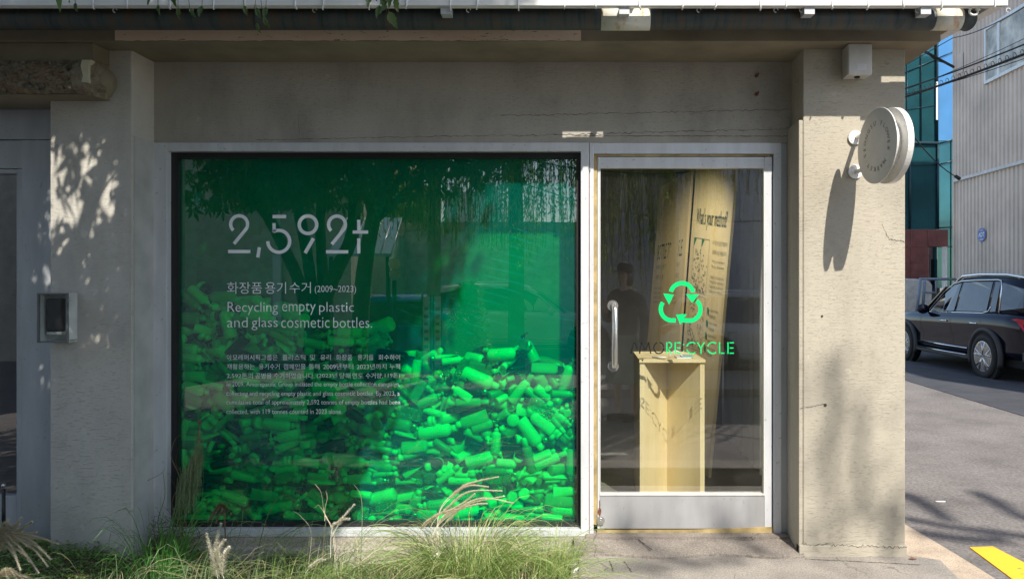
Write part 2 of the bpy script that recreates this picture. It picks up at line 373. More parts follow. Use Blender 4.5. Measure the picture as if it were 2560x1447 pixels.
# soft ledge line with a crack between lintel and wall
random.seed(5)
def crackline(mb, p0, p1, n, amp, wd, Y):
    wd *= .6; amp *= 1.3; n = int(n * 1.4)
    pts = []
    for i in range(n + 1):
        t = i / n; pts.append(Vector((p0[0] + (p1[0] - p0[0]) * t, Y - .0015, p0[1] + (p1[1] - p0[1]) * t + random.uniform(-amp, amp))))
    mb.ribbon(pts, wd, (0, -1, 0), 0, [random.uniform(.3, 1.3) for _ in pts])
crackline(g, (XX(1250, WF), ZZ(290, WF)), (XX(1975, WF), ZZ(274, WF)), 70, .0035, .004, WF)
crackline(g, (XX(640, WF), ZZ(350, WF)), (XX(1290, WF), ZZ(338, WF)), 60, .003, .004, WF)
crackline(g, (XX(1290, WF), ZZ(340, WF)), (XX(1975, WF), ZZ(322, WF)), 70, .004, .005, WF)
crackline(g, (XX(1430, WF), ZZ(340, WF)), (XX(1975, WF), ZZ(341, WF)), 60, .001, .005, WF)
crackline(g, (XX(745, WF), ZZ(290, WF)), (XX(749, WF), ZZ(335, WF)), 10, .002, .002, WF)
crackline(g, (XX(345, WF), ZZ(150, WF)), (XX(1950, WF), ZZ(136, WF)), 60, .001, .003, WF)
build_each(g, 'wall_crack', mat('crack_shadow_dirt', (.09, .078, .06), 1, var=.5, vs=8), B)
# two rusty bolts
g = MB()
for py in (190, 236):
    c = P(1891, py, WF); g.tube([c + Vector((0, 0, 0)), c + Vector((0, -.012, 0))], .010, 10); g.tube([c, c + Vector((.004, -.035, .004))], .004, 8)
build_each(g, 'bolt', M['rust'], B)
# pillars
g = MB(); g.box(1.1456, 1.676, PF, WF + .35, -.05, 2.64); p_r = part(g, 'right_pillar', M['stucco'], bevel=.006)
g = MB(); g.box(1.124, 1.1452, PF + .003, WF + .01, .0, ZZ(300, PF)); g.box(1.124, 1.683, PF - .006, PF + .05, -.02, ZZ(1362, PF))
part(g, 'pillar_render', M['stucco'], bevel=.004)
g = MB(); crackline(g, (XX(2010, PF), ZZ(1358, PF)), (XX(2265, PF), ZZ(1366, PF)), 50, .006, .006, PF - .006)
crackline(g, (XX(2205, PF), ZZ(560, PF)), (XX(2222, PF), ZZ(598, PF)), 10, .004, .003, PF); crackline(g, (XX(2222, PF), ZZ(598, PF)), (XX(2262, PF), ZZ(604, PF)), 14, .003, .005, PF)
crackline(g, (XX(2000, PF), ZZ(1020, PF)), (XX(2060, PF), ZZ(1010, PF)), 14, .002, .004, PF)
c = P(2063, 1012, PF); g.tube([c, c + Vector((0, -.003, 0))], .008, 10); c = P(2055, 790, PF); g.tube([c, c + Vector((0, -.003, 0))], .006, 8)
build_each(g, 'pillar_crack', bpy.data.materials['crack_shadow_dirt'], B)
lx0 = XX(125, 3.861)
g = MB(); g.box(lx0, -2.3500, 3.861, WF + .35, -.05, 2.64); p_l = part(g, 'left_pillar', M['pier_left'], bevel=.006)
g = MB(); g.box(-2.3499, -2.345, 3.875, WF - .002, .0, zt); part(g, 'pillar_side_panel', M['side'])
# slab and beam under the eave
g = MB(); BY = 3.715
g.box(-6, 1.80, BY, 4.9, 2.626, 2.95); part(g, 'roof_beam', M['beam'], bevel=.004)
g = MB(); n = 80
x0, x1 = XX(288, BY), XX(1452, BY); vs = []
for i in range(n + 1):
    x = x0 + (x1 - x0) * i / n; e = .004 * math.sin(i * .9) * random.random() + (random.uniform(-.01, .012) if i > n - 3 else 0)
    vs += [(x + e, BY - .003, 2.628 + random.uniform(0, .004)), (x + e * 2, BY - .003, 2.73)]
g.add(vs, [(2 * i, 2 * i + 2, 2 * i + 3, 2 * i + 1) for i in range(n)]); part(g, 'peeling_paint_band', M['pink'])
# roof sheet and fascia with two openings the sun comes through
FY = 3.45; fz = 2.708; FX1 = XX(2520, FY)
h1, h2 = (.118, .345), (1.695, 1.83)
g = MB(); g.box(-6, FX1, FY, FY + .012, fz, 2.7345)
for a, b in ((-6, h1[0]), (h1[1], h2[0]), (h2[1], FX1)): g.box(a, b, FY + .001, FY + .011, 2.7345, 3.1)
g.box(-6, FX1, FY, FY + .012, 2.915, 3.1)
g.box(-6, FX1 - .02, FY + .0125, FY + .035, fz - .002, fz + .004)
g.prism([(FX1, FY, fz), (XX(2262, 4.29), 4.29, fz), (XX(2262, 4.29) - .03, 6.5, fz), (XX(2262, 4.29) - .09, 6.5, fz), (XX(2262, 4.29) - .06, 4.29, fz), (FX1 - .06, FY + .013, fz)], (0, 0, .39))
part(g, 'gutter_board', M['white'], label='long white gutter board along the roof edge')
g = MB(); g.box(-6, FX1, FY - .01, 5.2, 3.1, 3.13); part(g, 'roof_sheet', M['white'])
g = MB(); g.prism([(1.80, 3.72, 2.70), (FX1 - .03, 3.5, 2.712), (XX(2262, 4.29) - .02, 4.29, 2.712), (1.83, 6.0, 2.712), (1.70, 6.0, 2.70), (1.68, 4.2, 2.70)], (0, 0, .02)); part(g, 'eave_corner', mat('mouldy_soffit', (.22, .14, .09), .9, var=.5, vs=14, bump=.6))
PYY, PZZ, PR = 3.565, ZZ(49, 3.565), .050
for x0, x1, m in ((-6, XX(1500, 3.5), 'pipe'), (XX(1500, 3.5), XX(1630, 3.5), 'pipesun'), (XX(1630, 3.5), XX(2340, 3.5), 'pipe'), (XX(2340, 3.5), XX(2412, 3.5), 'pipesun'), (XX(2412, 3.5), XX(2440, 3.5), 'pipe')):
    pass
pr = MB(); pr.tube([(-6 + i * (XX(2420, 3.52) + 6) / 60, PYY, PZZ) for i in range(61)] + [(XX(2436, 3.52), PYY + .02, PZZ)], PR, 22)
pipe = part(pr, 'drain_pipe', M['pipe'], label='dark stained drain pipe under the gutter')
g = MB()
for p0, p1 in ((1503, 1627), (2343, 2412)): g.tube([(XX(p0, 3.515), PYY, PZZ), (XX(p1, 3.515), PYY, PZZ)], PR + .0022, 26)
build_each(g, 'pipe_sun_patch', M['pipesun'], B)  # pale bands put the sun patches into the pipe's colour
g = MB()
for i, px in enumerate((1118, 1560, 2018, 2306)):
    x = XX(px, 3.5); s = (.0, .03, .03, .035)[i]
    g.prism([(x - .024, FY + .013, fz - .001), (x + .024, FY + .013, fz - .001), (x + .024, FY + .013, fz - .036), (x - .024, FY + .013, fz - .036)], (-s * .2, .10, 0))
    if i == 1: g.prism([(x + .02, FY + .02, 2.74), (x + .055, FY + .02, 2.74), (x + .145, FY + .02, 3.0), (x + .11, FY + .02, 3.0)], (0, .03, 0))
build_each(g, 'gutter_bracket', M['greyp'], B)  # grey puts the shade on the white brackets into their colour
g = MB(); random.seed(8)
for px in range(240, 2500, 97):
    x = XX(px + random.randint(-20, 20), FY); L = random.uniform(.008, .02); lean = random.uniform(-.006, .006)
    g.tube([(x, FY - .004, 2.74), (x, FY - .005, fz - .003), (x + lean, FY - .002, fz - L), (x + lean, FY + .008, fz - L - .002)], .0035, 6)
    if random.random() < .5:
        g.tube([(x + .08 + .01 * math.cos(a * .7), FY + .03, fz - .012 + .01 * math.sin(a * .7)) for a in range(8)], .0016, 5)
build_each(g, 'cable_clip', M['white'], B)
# recycled white cable coil at the eave corner
g = MB(); c = P(2437, 27, 3.47)
g.tube([c + Vector((.022 * math.cos(a * .55), .004 * a * .3, .018 * math.sin(a * .55))) for a in range(14)], .005, 8); part(g, 'cable_coil', M['white'])
# broken concrete beam end over the left door
g = MB(); random.seed(21)
yb = 3.70; nx, nz = 46, 12; vs = []
xa, xb = -3.2, XX(250, yb)
for j in range(nz + 1):
    for i in range(nx + 1):
        u, v = i / nx, j / nz; x = xa + (xb - xa) * u; z = ZZ(232, yb) + (ZZ(150, yb) - ZZ(232, yb)) * v
        if u > .82: z += (-.02 * (u - .82) / .18) * (1 - v)
        dep = .0 + .035 * (1 - (2 * v - 1) ** 2) ** .5; rr = .020 * (.5 + math.sin(i * 1.7 + j * 2.3) * .3 + random.random() * .7)
        rnd = .08 * max(0, (u - .93) / .07) ** 2
        vs.append((x, yb - dep + rr * (u < .84) + rnd, z + (random.uniform(-.006, .006) if u < .84 else 0)))
g.add(vs, [(j * (nx + 1) + i, j * (nx + 1) + i + 1, (j + 1) * (nx + 1) + i + 1, (j + 1) * (nx + 1) + i) for j in range(nz) for i in range(nx)], 0, False)
for k in range(150):
    u = random.random() * .82; c = Vector((xa + (xb - xa) * u, yb - .012, ZZ(228, yb) + random.random() * (ZZ(158, yb) - ZZ(228, yb)))); r = random.uniform(.004, .013)
    g.lathe([(0.0001, -r), (r * .8, -r * .5), (r, 0), (r * .7, r * .6), (.0001, r * .9)], 7, 0, Matrix.Translation(c) @ Euler((random.random() * 3, random.random() * 3, 0)).to_matrix().to_4x4(), 1.3, .8)
part(g, 'broken_lintel', M['rubble'], label='broken lintel end with exposed aggregate and a rounded render end')
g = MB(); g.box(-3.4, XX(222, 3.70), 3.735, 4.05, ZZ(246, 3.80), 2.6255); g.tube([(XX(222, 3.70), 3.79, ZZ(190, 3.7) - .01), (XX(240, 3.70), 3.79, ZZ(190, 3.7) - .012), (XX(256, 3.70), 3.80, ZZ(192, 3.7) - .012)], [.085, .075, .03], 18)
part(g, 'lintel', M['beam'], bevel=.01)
g = MB(); g.prism([P(205, 150, 3.665), P(228, 150, 3.665), P(221, 162, 3.665), P(222, 207, 3.665), P(203, 206, 3.665), P(207, 190, 3.665), P(201, 165, 3.665)], (0, .03, 0)); part(g, 'render_flake', mat('old_cream_render', (.52, .46, .32), .9, bump=.6))

# ------------------------------------------------------------------ left doorway
LY = 4.10
g = MB(); g.box(-3.6, lx0 - .0005, LY - .02, LY + .12, ZZ(350, LY), ZZ(240, LY)); part(g, 'left_transom_panel', M['greyp'])
g = MB(); g.box(XX(58, LY), lx0 - .001, LY - .012, LY + .1, .0, ZZ(350, LY) - .002); g.box(XX(44, LY), XX(57.5, LY), LY, LY + .08, .0, ZZ(422, LY)); g.box(-3.6, XX(58, LY) - .001, LY - .004, LY + .1, ZZ(422, LY) + .001, ZZ(350, LY) - .003)
g.box(-3.6, XX(40, LY), LY + .003, LY + .07, 0.0, ZZ(1240, LY)); g.box(XX(40, LY) - .001, XX(44, LY) + .0002, LY + .004, LY + .06, 0.0, ZZ(432, LY)); g.box(-3.6, XX(44, LY), LY + .002, LY + .07, ZZ(434, LY), ZZ(423, LY))
part(g, 'left_door_frame', M['greyp'], bevel=.003, label='grey painted frame of the left doorway')
g = MB(); g.quad(*[Vector((x, LY + .03, z)) for x, z in ((-3.6, ZZ(1240, LY)), (XX(41, LY), ZZ(1240, LY)), (XX(41, LY), ZZ(433, LY)), (-3.6, ZZ(433, LY)))]); part(g, 'left_door_pane', M['clear'])
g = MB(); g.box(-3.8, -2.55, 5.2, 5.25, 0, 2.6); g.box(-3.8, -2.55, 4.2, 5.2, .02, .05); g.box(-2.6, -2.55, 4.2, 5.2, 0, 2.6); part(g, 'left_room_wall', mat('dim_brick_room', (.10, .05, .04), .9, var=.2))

# ------------------------------------------------------------------ big window
Wd = empty('display_window', (0, 0, 0)); Wd.parent = B
def wpart(mb, name, m, bevel=0, label=None): return part(mb, name, m, Wd, bevel, label)
wi = (XX(420, WF), XX(1452, WF), ZZ(1321, WF), ZZ(379, WF))     # glass opening in the frame
wo = (XX(386, WF), XX(1472, WF), ZZ(1339, WF), ZZ(357.5, WF))
g = MB(); fy0, fy1 = WF - .012, WF + .10
g.box(wo[0], wi[0], fy0, fy1, wo[2], wo[3] - .0005); g.box(wi[1], wo[1], fy0, fy1, wo[2], wo[3] - .0005)
g.box(wi[0], wi[1], fy0 + .0015, fy1, wo[2], wi[2]); g.box(wi[0], wi[1], fy0 + .0015, fy1, wi[3], wo[3] - .0005)
wpart(g, 'frame', M['alu'], bevel=.002)
g = MB(); k = .024; e = .0006
g.box(wi[0] + e, wi[0] + k * 1.3, GL - .03, GL + .02, wi[2] + e, wi[3] - e); g.box(wi[1] - k, wi[1] - e, GL - .03, GL + .02, wi[2] + e, wi[3] - e)
g.box(wi[0] + k, wi[1] - k, GL - .029, GL + .02, wi[2] + e, wi[2] + k); g.box(wi[0] + k, wi[1] - k, GL - .029, GL + .02, wi[3] - k * 1.2, wi[3] - e)
wpart(g, 'gasket', M['gasket'])
g = MB(); g.quad((wi[0], GL, wi[2]), (wi[1], GL, wi[2]), (wi[1], GL, wi[3]), (wi[0], GL, wi[3])); pane = wpart(g, 'pane', M['film'], label='pane covered with translucent green film')
g = MB(); g.box(wo[0] - .05, wo[1] + .05, WF - .006, WF + .25, -.25, wo[2] - .001); g.box(wo[0], wo[1], WF - .05, WF - .0062, -.25, ZZ(1362, WF))
part(g, 'window_sill', concrete('sill_concrete', (.40, .36, .31), 4, True), bevel=.008)
# display box behind the pane
g = MB(); g.box(wi[0] - .05, wi[1] + .01, 4.36, 4.40, .0, 2.3); g.box(wi[0] - .05, wi[0] - .001, GL + .021, 4.36, .0, 2.3); g.box(wi[1] + .002, wi[1] + .012, GL + .021, 4.36, .0, 2.3); g.box(wi[0] - .001, wi[1] + .002, GL + .021, 4.36, .0, .069); g.box(wi[0] - .001, wi[1] + .002, GL + .021, 4.36, 2.25, 2.3)
part(g, 'display_case', M['boxback'])

# lettering ------------------------------------------------------------
LYY = GL - .0015
def textmb(s, word=1.0, off=0.0, char=1.0):
    cu = bpy.data.curves.new('t', 'FONT'); cu.body = s; cu.resolution_u = 3; cu.space_word = word; cu.space_character = char; cu.offset = off; cu.fill_mode = 'FRONT'
    o = bpy.data.objects.new('t', cu); col.objects.link(o); dg = bpy.context.evaluated_depsgraph_get(); dg.update()
    me = o.evaluated_get(dg).to_mesh(); vs = [v.co.copy() for v in me.vertices]; fs = [tuple(p.vertices) for p in me.polygons]
    o.evaluated_get(dg).to_mesh_clear(); bpy.data.objects.remove(o); bpy.data.curves.remove(cu); return vs, fs
def fit(mb, s, p0, p1, q0, q1, Y, word=1.0, off=0.0, mi=0, mapf=None, char=1.0):
    """set text s so that its ink fills photo pixels p0..p1, q0..q1 on plane Y (or map with mapf(u, v))"""
    vs, fs = textmb(s, word, off, char)
    if not vs: return
    x0 = min(v.x for v in vs); x1 = max(v.x for v in vs); y0 = min(v.y for v in vs); y1 = max(v.y for v in vs)
    out = []
    for v in vs:
        u = (v.x - x0) / (x1 - x0); t = (v.y - y0) / (y1 - y0)
        out.append(mapf(u, t) if mapf else P(p0 + (p1 - p0) * u, q1 + (q0 - q1) * t, Y))
    mb.add(out, fs, mi)
def stroke(mb, pts, wd, Y, mi=0):                    # pixel polyline as a flat band
    q = [P(x, y, Y) for x, y in pts]; mb.ribbon(q, wd / FP * Y, (0, -1, 0), mi)
def arc(cx, cy, r, a0, a1, n=22, ry=None): return [(cx + r * math.cos(math.radians(a0 + (a1 - a0) * i / n)), cy - (ry or r) * math.sin(math.radians(a0 + (a1 - a0) * i / n))) for i in range(n + 1)]
def hpx(x, y): return (560 + x / 6.737, 500 + y / 6.737)
def hstroke(mb, pts, wd): stroke(mb, [hpx(*p) for p in pts], wd / 6.737, LYY)
g = MB()
for ox, oy in ((0, 0), (1648, 6)):
    hstroke(g, arc(255 + ox, 408 + oy, 142, 226, -36, 34) + [(168 + ox, 738 + oy)], 56); hstroke(g, [(70 + ox, 867 + oy), (445 + ox, 867 + oy)], 56)
hstroke(g, [(596, 795), (570, 967)], 56); hstroke(g, [(818, 280), (1046, 280)], 58); hstroke(g, [(843, 390), (843, 535)], 54)
hstroke(g, [(830, 548)] + arc(922, 695, 184, 117, -180, 40), 56); hstroke(g, arc(1414, 417, 147, 0, 360, 44), 58); hstroke(g, [(1506, 647), (1367, 893)], 60)
hstroke(g, [(2270, 335), (2270, 512)], 54); hstroke(g, [(2167, 540), (2427, 540)], 54); hstroke(g, [(2270, 645), (2270, 900)], 54)
wpart(g, 'lettering', M['silver'], label='large numerals 2,592t in silver vinyl')
g = MB()
for s, a, b, q0, q1 in (('화장품', 568, 655, 705, 734), ('용기', 663, 715, 705, 734), ('수거', 724, 777, 705, 733)): fit(g, s, a, b, q0, q1, LYY, off=-.006)
fit(g, '(2009~2023)', 787, 890, 714, 735, LYY, off=-.008)
wpart(g, 'lettering', M['silver'], label='Korean subtitle with the years 2009~2023')
g = MB()
fit(g, 'Recycling', 569, 695, 755, 787, LYY, off=-.010); fit(g, 'empty', 705, 789, 757, 787, LYY, off=-.010); fit(g, 'plastic', 798, 885, 755, 787, LYY, off=-.010)
fit(g, 'and', 568, 619, 793, 818, LYY, off=-.010); fit(g, 'glass', 629, 694, 793, 825, LYY, off=-.010); fit(g, 'cosmetic', 703, 824, 793, 819, LYY, off=-.010); fit(g, 'bottles.', 833, 930, 793, 819, LYY, off=-.010)
wpart(g, 'lettering', M['silver'], label='English subtitle Recycling empty plastic and glass cosmetic bottles')
g = MB(); o_ = -.004
for words in ([('아모레퍼시픽그룹은', 567, 694), ('플라스틱', 706, 763), ('및', 775, 788), ('유리', 801, 827), ('화장품', 840, 881), ('용기를', 894, 934), ('회수하여', 946, 1000)],
              [('재활용하는', 567, 637), ('용기수거', 647, 699), ('캠페인을', 709, 764), ('통해', 772, 799), ('2009년부터', 808, 883), ('2023년까지', 892, 966), ('누적', 974, 1000)],
              [('2,592톤의', 567, 632), ('공병을', 638, 679), ('수거하였습니다.', 685, 786), ('(2023년', 792, 843), ('당해', 849, 876), ('연도', 881, 908), ('수거량,', 914, 957), ('119톤)', 962, 1000)]):
    k = {'아': 886, '재': 909, '2': 932}[words[0][0][0]]
    for s, a, b in words: fit(g, s, a, b, k, k + 14, LYY, off=o_)
wpart(g, 'lettering', M['silver'], label='Korean paragraph about the collected bottles')
g = MB()
for s, a, b, q0, q1 in (('In 2009, Amorepacific Group initiated the empty bottle collection campaign,', 567, 1000, 954, 969), ('collecting and recycling empty plastic and glass cosmetic bottles. By 2023, a', 566, 999, 977, 992), ('cumulative total of approximately 2,592 tonnes of empty bottles had been', 566, 1000, 999, 1014), ('collected, with 119 tonnes counted in 2023 alone.', 566, 855, 1022, 1036)): fit(g, s, a, b, q0, q1, LYY, off=-.006)
wpart(g, 'lettering', M['silver'], label='English paragraph about the collection campaign')

# ------------------------------------------------------------------ door
D = empty('door', (0, 0, 0)); D.parent = B
DY = WF + .03
def dpart(mb, name, m, bevel=0, label=None): return part(mb, name, m, D, bevel, label)
g = MB(); x = lambda p, Y=WF: XX(p, Y)
g.box(wo[1] + .004, x(1484), WF - .004, WF + .11, .04, zt - .001); g.box(x(1484) + .0002, x(1953), WF - .003, WF + .1, ZZ(385, WF), zt - .001); g.box(x(1934), x(1953), WF - .0045, WF + .1, .04, ZZ(385, WF) - .0005)
part(g, 'door_frame', M['alu'], bevel=.002)
g = MB(); g.box(wo[1] + .0003, wo[1] + .0037, WF - .003, WF + .05, .04, zt - .002); part(g, 'rusty_seam', M['rust'])
g = MB(); g.box(x(1484) + .0005, x(1493), WF + .004, WF + .1, .09, ZZ(386, WF)); g.box(x(1493), x(1926), WF + .005, WF + .09, ZZ(391, WF), ZZ(386, WF)); g.prism([(x(1493), WF + .006, ZZ(1332, WF)), (x(1933), WF + .006, ZZ(1332, WF)), (x(1933), WF + .006, ZZ(1317, WF)), (x(1720), WF + .006, ZZ(1325, WF)), (x(1493), WF + .006, ZZ(1326, WF))], (0, .06, 0))
part(g, 'door_seal', M['yellow_trim'])
g = MB(); d0, d1, dz0, dz1 = XX(1493.5, DY), XX(1928, DY), ZZ(1318, DY), ZZ(394, DY)
q0, q1, r0, r1 = XX(1499, DY), XX(1909, DY), ZZ(1233, DY), ZZ(420, DY)
g.box(d0, q0, DY - .02, DY + .03, dz0, dz1); g.box(q1, d1, DY - .02, DY + .03, dz0, dz1); g.box(q0, q1, DY - .019, DY + .03, r1, dz1)
dpart(g, 'leaf_frame', M['alu'], bevel=.002)
g = MB(); g.box(q0 + .0005, q1 - .0005, DY - .019, DY + .03, dz0, r0); dpart(g, 'kick_plate', M['kick_shade'], bevel=.002)
g = MB(); g.box(q0 - .001, q0 + .004, DY - .0215, DY + .01, r0, r1); g.box(q1 - .004, q1 + .001, DY - .0215, DY + .01, r0, r1); g.box(q0, q1, DY - .024, DY + .012, r0 - .004, r0 + .005); g.box(q0, q1, DY - .0225, DY + .01, r1 - .004, r1 + .003); dpart(g, 'glazing_bead', M['aluw'])
g = MB(); g.box(d1 + .001, x(1934) + .0, WF + .03, WF + .1, .06, ZZ(392, WF)); dpart(g, 'gap_seal', M['gasket'])
g = MB(); dg_ = DY + .004; g.quad((q0, dg_, r0), (q1, dg_, r0), (q1, dg_, r1), (q0, dg_, r1)); dpart(g, 'pane', M['clear'])
hy = DY - .075; g = MB(); a = P(1532, 764, DY - .02); b = P(1533, 915, DY - .02)
for c in (a, b): g.tube([c + Vector((0, -.001, 0)), c + Vector((0, -.012, 0))], .030, 24)
xh = XX(1537, hy); g.tube([a + Vector((0, -.01, 0)), Vector((xh, hy + .02, a.z - .002)), Vector((xh + .001, hy, a.z - .02)), Vector((xh + .001, hy, (a.z + b.z) / 2)), Vector((xh + .001, hy, b.z + .02)), Vector((xh, hy + .02, b.z + .002)), b + Vector((0, -.01, 0))], .0155, 16)
dpart(g, 'handle', M['steel'], label='brushed steel tube handle on two round plates')
g = MB(); c = P(1501, 1300, DY - .022); g.tube([c, c + Vector((0, -.008, 0))], .024, 20); g.tube([c + Vector((0, -.008, 0)), c + Vector((0, -.014, 0))], .017, 20); g.tube([c + Vector((0, -.014, 0)), c + Vector((0, -.02, 0))], .007, 12); dpart(g, 'floor_lock', M['steel'])
g = MB(); Yr = DY - .0215; g.prism([P(a_, b_, Yr) for a_, b_ in ((1498, 1250), (1500, 1250), (1501, 1262), (1500, 1268), (1503, 1273), (1503, 1282), (1500, 1289), (1497, 1288), (1494, 1280), (1496, 1271), (1498, 1266))], (0, .001, 0)); dpart(g, 'rust_patch', M['rust'])
# door stickers
SY = dg_ - .0015
def cp(x, y): return (1560 + x / 3.447, 440 + y / 3.447)
g = MB(); W_ = 37 / 3.447
def recyc(a, head):
    stroke(g, [cp(*p) for p in a], W_, SY); g.add([P(*cp(*p), SY - .0002) for p in head], [(0, 1, 2)])
recyc(arc(500, 1022, 99, 165, 12, 26), [(533, 1017), (645, 1021), (588, 1093)])
recyc([(446, 1245)] + arc(414, 1146, 97, -84, -216, 26), [(337, 1010), (430, 1022), (388, 1107)])
recyc(arc(560, 1148, 99, 48, -78, 24) + [(505, 1243)], [(448, 1193), (541, 1188), (485, 1281)])
dpart(g, 'recycling_symbol', M['vinylgreen'], label='green recycling symbol of three arrows')
g = MB()
def let(pl, mi): 
    for s in pl: stroke(g, s, 3.1, SY - .0003, mi)
T_, B_ = 855, 884; mid = 869.5
let([[(1577, B_), (1585, T_)], [(1587, T_), (1593, 872)]], 1); let([[(1599, B_), (1603, 858)], [(1603, T_), (1612, 874)], [(1614, 874), (1622, T_)], [(1622, 858), (1627, B_)]], 1)
let([arc(1647, mid, 12.5, 110, 360, 20, 14), arc(1647, mid, 12.5, 10, 80, 8, 14)], 1)
let([[(1667, T_), (1667, B_)], [(1671, 856)] + arc(1672, 862.5, 7, 85, -90, 10), [(1671, 873), (1679, B_)]], 0); let([[(1688, T_), (1688, B_)], [(1692, 856.5), (1702, 856.5)], [(1692, mid), (1701, mid)], [(1692, 882.5), (1702, 882.5)]], 0)
let([[(1707.5, 861), (1710.5, 861)], [(1707.5, 878), (1710.5, 878)]], 0); let([arc(1730, mid, 13, 50, 165, 14, 14), arc(1730, mid, 13, 195, 310, 14, 14)], 0); let([[(1743, T_), (1751, 868)], [(1761, T_), (1752.5, 869), (1752.5, B_)]], 0)
let([arc(1782, mid, 13, 50, 165, 14, 14), arc(1782, mid, 13, 195, 310, 14, 14)], 0); let([[(1799, T_), (1799, B_)], [(1802, 882.5), (1811, 882.5)]], 0); let([[(1820, T_), (1820, B_)], [(1824, 856.5), (1835, 856.5)], [(1824, mid), (1834, mid)], [(1824, 882.5), (1835, 882.5)]], 0)
dpart(g, 'lettering', [M['vinylgreen'], M['vinylblack']], label='black and green stencil word AMORE:CYCLE')

# ------------------------------------------------------------------ room behind the door
g = MB(); X0r, X1r, Yb = wi[1] + .03, 1.32, 7.6
g.box(X0r, 1.6, Yb, Yb + .1, .0, 2.7); g.box(X0r, 1.6, WF + .26, Yb, 2.55, 2.7); g.box(wi[0], X0r, 4.41, 4.5, .0, 2.7); g.box(-1.6, -1.5, 4.5, Yb + .1, 0, 2.7); g.box(-1.5, X0r, Yb, Yb + .1, 0, 2.7); g.box(-1.5, X0r, 4.5, Yb, 2.55, 2.7); g.box(X1r + .03, X1r + .15, WF + .26, Yb, .0, 2.55)
part(g, 'interior_wall', M['interior'])
g = MB(); g.box(-1.5, 1.6, WF + .12, Yb, .0, .085); part(g, 'interior_floor', M['intfloor'])
g = MB(); g.box(1.64, 1.674, WF + .351, 14, -.15, 2.624); g.box(-3.9, -3.6, 3.9, 14, -.1, 2.626); g.box(-3.9, 1.64, 13.8, 14, -.1, 2.62); part(g, 'side_wall', M['stucco'])
pts = []
for i in range(61):
    y = 5.0 + 1.6 * i / 60; pts.append((1.26 + .022 * math.sin(i * .9) + .01 * math.sin(i * 2.3), y))
g = MB(); vs = []
for x_, y_ in pts: vs += [(x_, y_, .09), (x_, y_, 2.54)]
for x_, y_ in reversed(pts): vs += [(x_ + .006, y_, .09), (x_ + .006, y_, 2.54)]
n = len(vs) // 2; g.add(vs, [(2 * i, 2 * ((i + 1) % n), 2 * ((i + 1) % n) + 1, 2 * i + 1) for i in range(n)], 0, True)
tag(g.build('curtain', M['curtain'], org=(1.26, 5.8, .09)), 'tall pale grey curtain hanging inside at the right of the glass door', 'curtain')

# plinth
PL = thing('plinth', 'plywood plinth with a folded concave front standing inside the glass door', 'plinth', (.56, 4.6, .085))
Y1_, Y2_ = 4.42, 4.95; fx0, fx1 = XX(1603, Y1_), XX(1758, Y1_); ztop = ZZ(906, Y1_); t_ = .012
g = MB(); g.box(fx0 - .012, fx1 + .012, Y1_ - .01, Y2_, ztop, ztop + .018); g.build('top_board', M['ply'], PL, bevel=.001)
xc, Yc = XX(1667, 4.66), 4.66
g = MB(); g.prism([(fx0 + .004, Y1_, .09), (fx0 + .018, Y1_, .09), (xc, Yc - .012, .09), (xc, Yc, .09)], (0, 0, ztop - .0905)); g.build('folded_panel', M['ply'], PL)
g = MB(); g.prism([(fx1 - .004, Y1_, .09), (xc + .0005, Yc, .09), (xc + .0005, Yc - .012, .09), (fx1 - .018, Y1_, .09)], (0, 0, ztop - .0905)); g.build('folded_panel', M['ply'], PL)
g = MB(); g.box(fx0 - .008, fx0 + .0035, Y1_, Y2_ - .01, .09, ztop - .0005); g.build('side_panel', M['ply'], PL); g = MB(); g.box(fx1 - .0035, fx1 + .008, Y1_, Y2_ - .01, .09, ztop - .0005); g.build('side_panel', M['ply'], PL)
# paper band and leaflets on the plinth
zt_ = ztop + .0185
LE = thing('leaflet_stack', 'small stack of teal and white leaflets on top of the plywood plinth', 'leaflets', (XX(1715, 4.55), 4.5, zt_)); g = MB(); xq = XX(1712, 4.52)
g.box(xq - .055, xq + .035, 4.47, 4.60, zt_, zt_ + .006); g.build('white_leaflet', M['white'], LE); g = MB(); g.box(xq - .02, xq + .05, 4.48, 4.59, zt_ + .0065, zt_ + .011); g.build('teal_leaflet', mat('pale_teal_paper', (.25, .55, .5), .6), LE)
g = MB(); g.tube([(XX(1672, 4.5) + .085 * (i / 10), 4.50, zt_ + .007 + .038 * math.sin(math.pi * i / 10)) for i in range(11)], .0045, 6); g.tube([(XX(1630, 4.5) + .012 * i, 4.49 + .004 * math.sin(i), zt_ + .006) for i in range(8)], .005, 6)
tag(g.build('paper_band', M['white'], org=(XX(1680, 4.5), 4.5, zt_)), 'looped white paper wristband on top of the plywood plinth', 'paper band')

# ceiling spotlight that throws the warm pool on the boards
SPT = thing('ceiling_spotlight', 'small black ceiling spotlight inside the shop aimed at the leaning boards', 'spotlight', (.25, 4.62, 2.55)); g = MB(); g.tube([(.25, 4.62, 2.55), (.25, 4.62, 2.46)], .008, 8); g.build('stem', M['gasket'], SPT)
g = MB(); g.lathe([(.03, -.06), (.032, .05), (.001, .055)], 16, 0, Matrix.Translation((.25, 4.63, 2.43)) @ Euler((math.radians(28), 0, 0)).to_matrix().to_4x4()); g.build('can', M['gasket'], SPT)
sp_ = bpy.data.lights.new('spotlight_lamp', 'SPOT'); sp_.energy = 60; sp_.color = (1, .91, .76); sp_.spot_size = math.radians(80); sp_.spot_blend = 1; sp_.shadow_soft_size = .03
spo = bpy.data.objects.new('spotlight_lamp', sp_); col.objects.link(spo); spo.parent = SPT; spo.location = (0, .04, -.19); spo.rotation_euler = (Vector((.52, .95, -1.0))).to_track_quat('-Z', 'Y').to_euler()
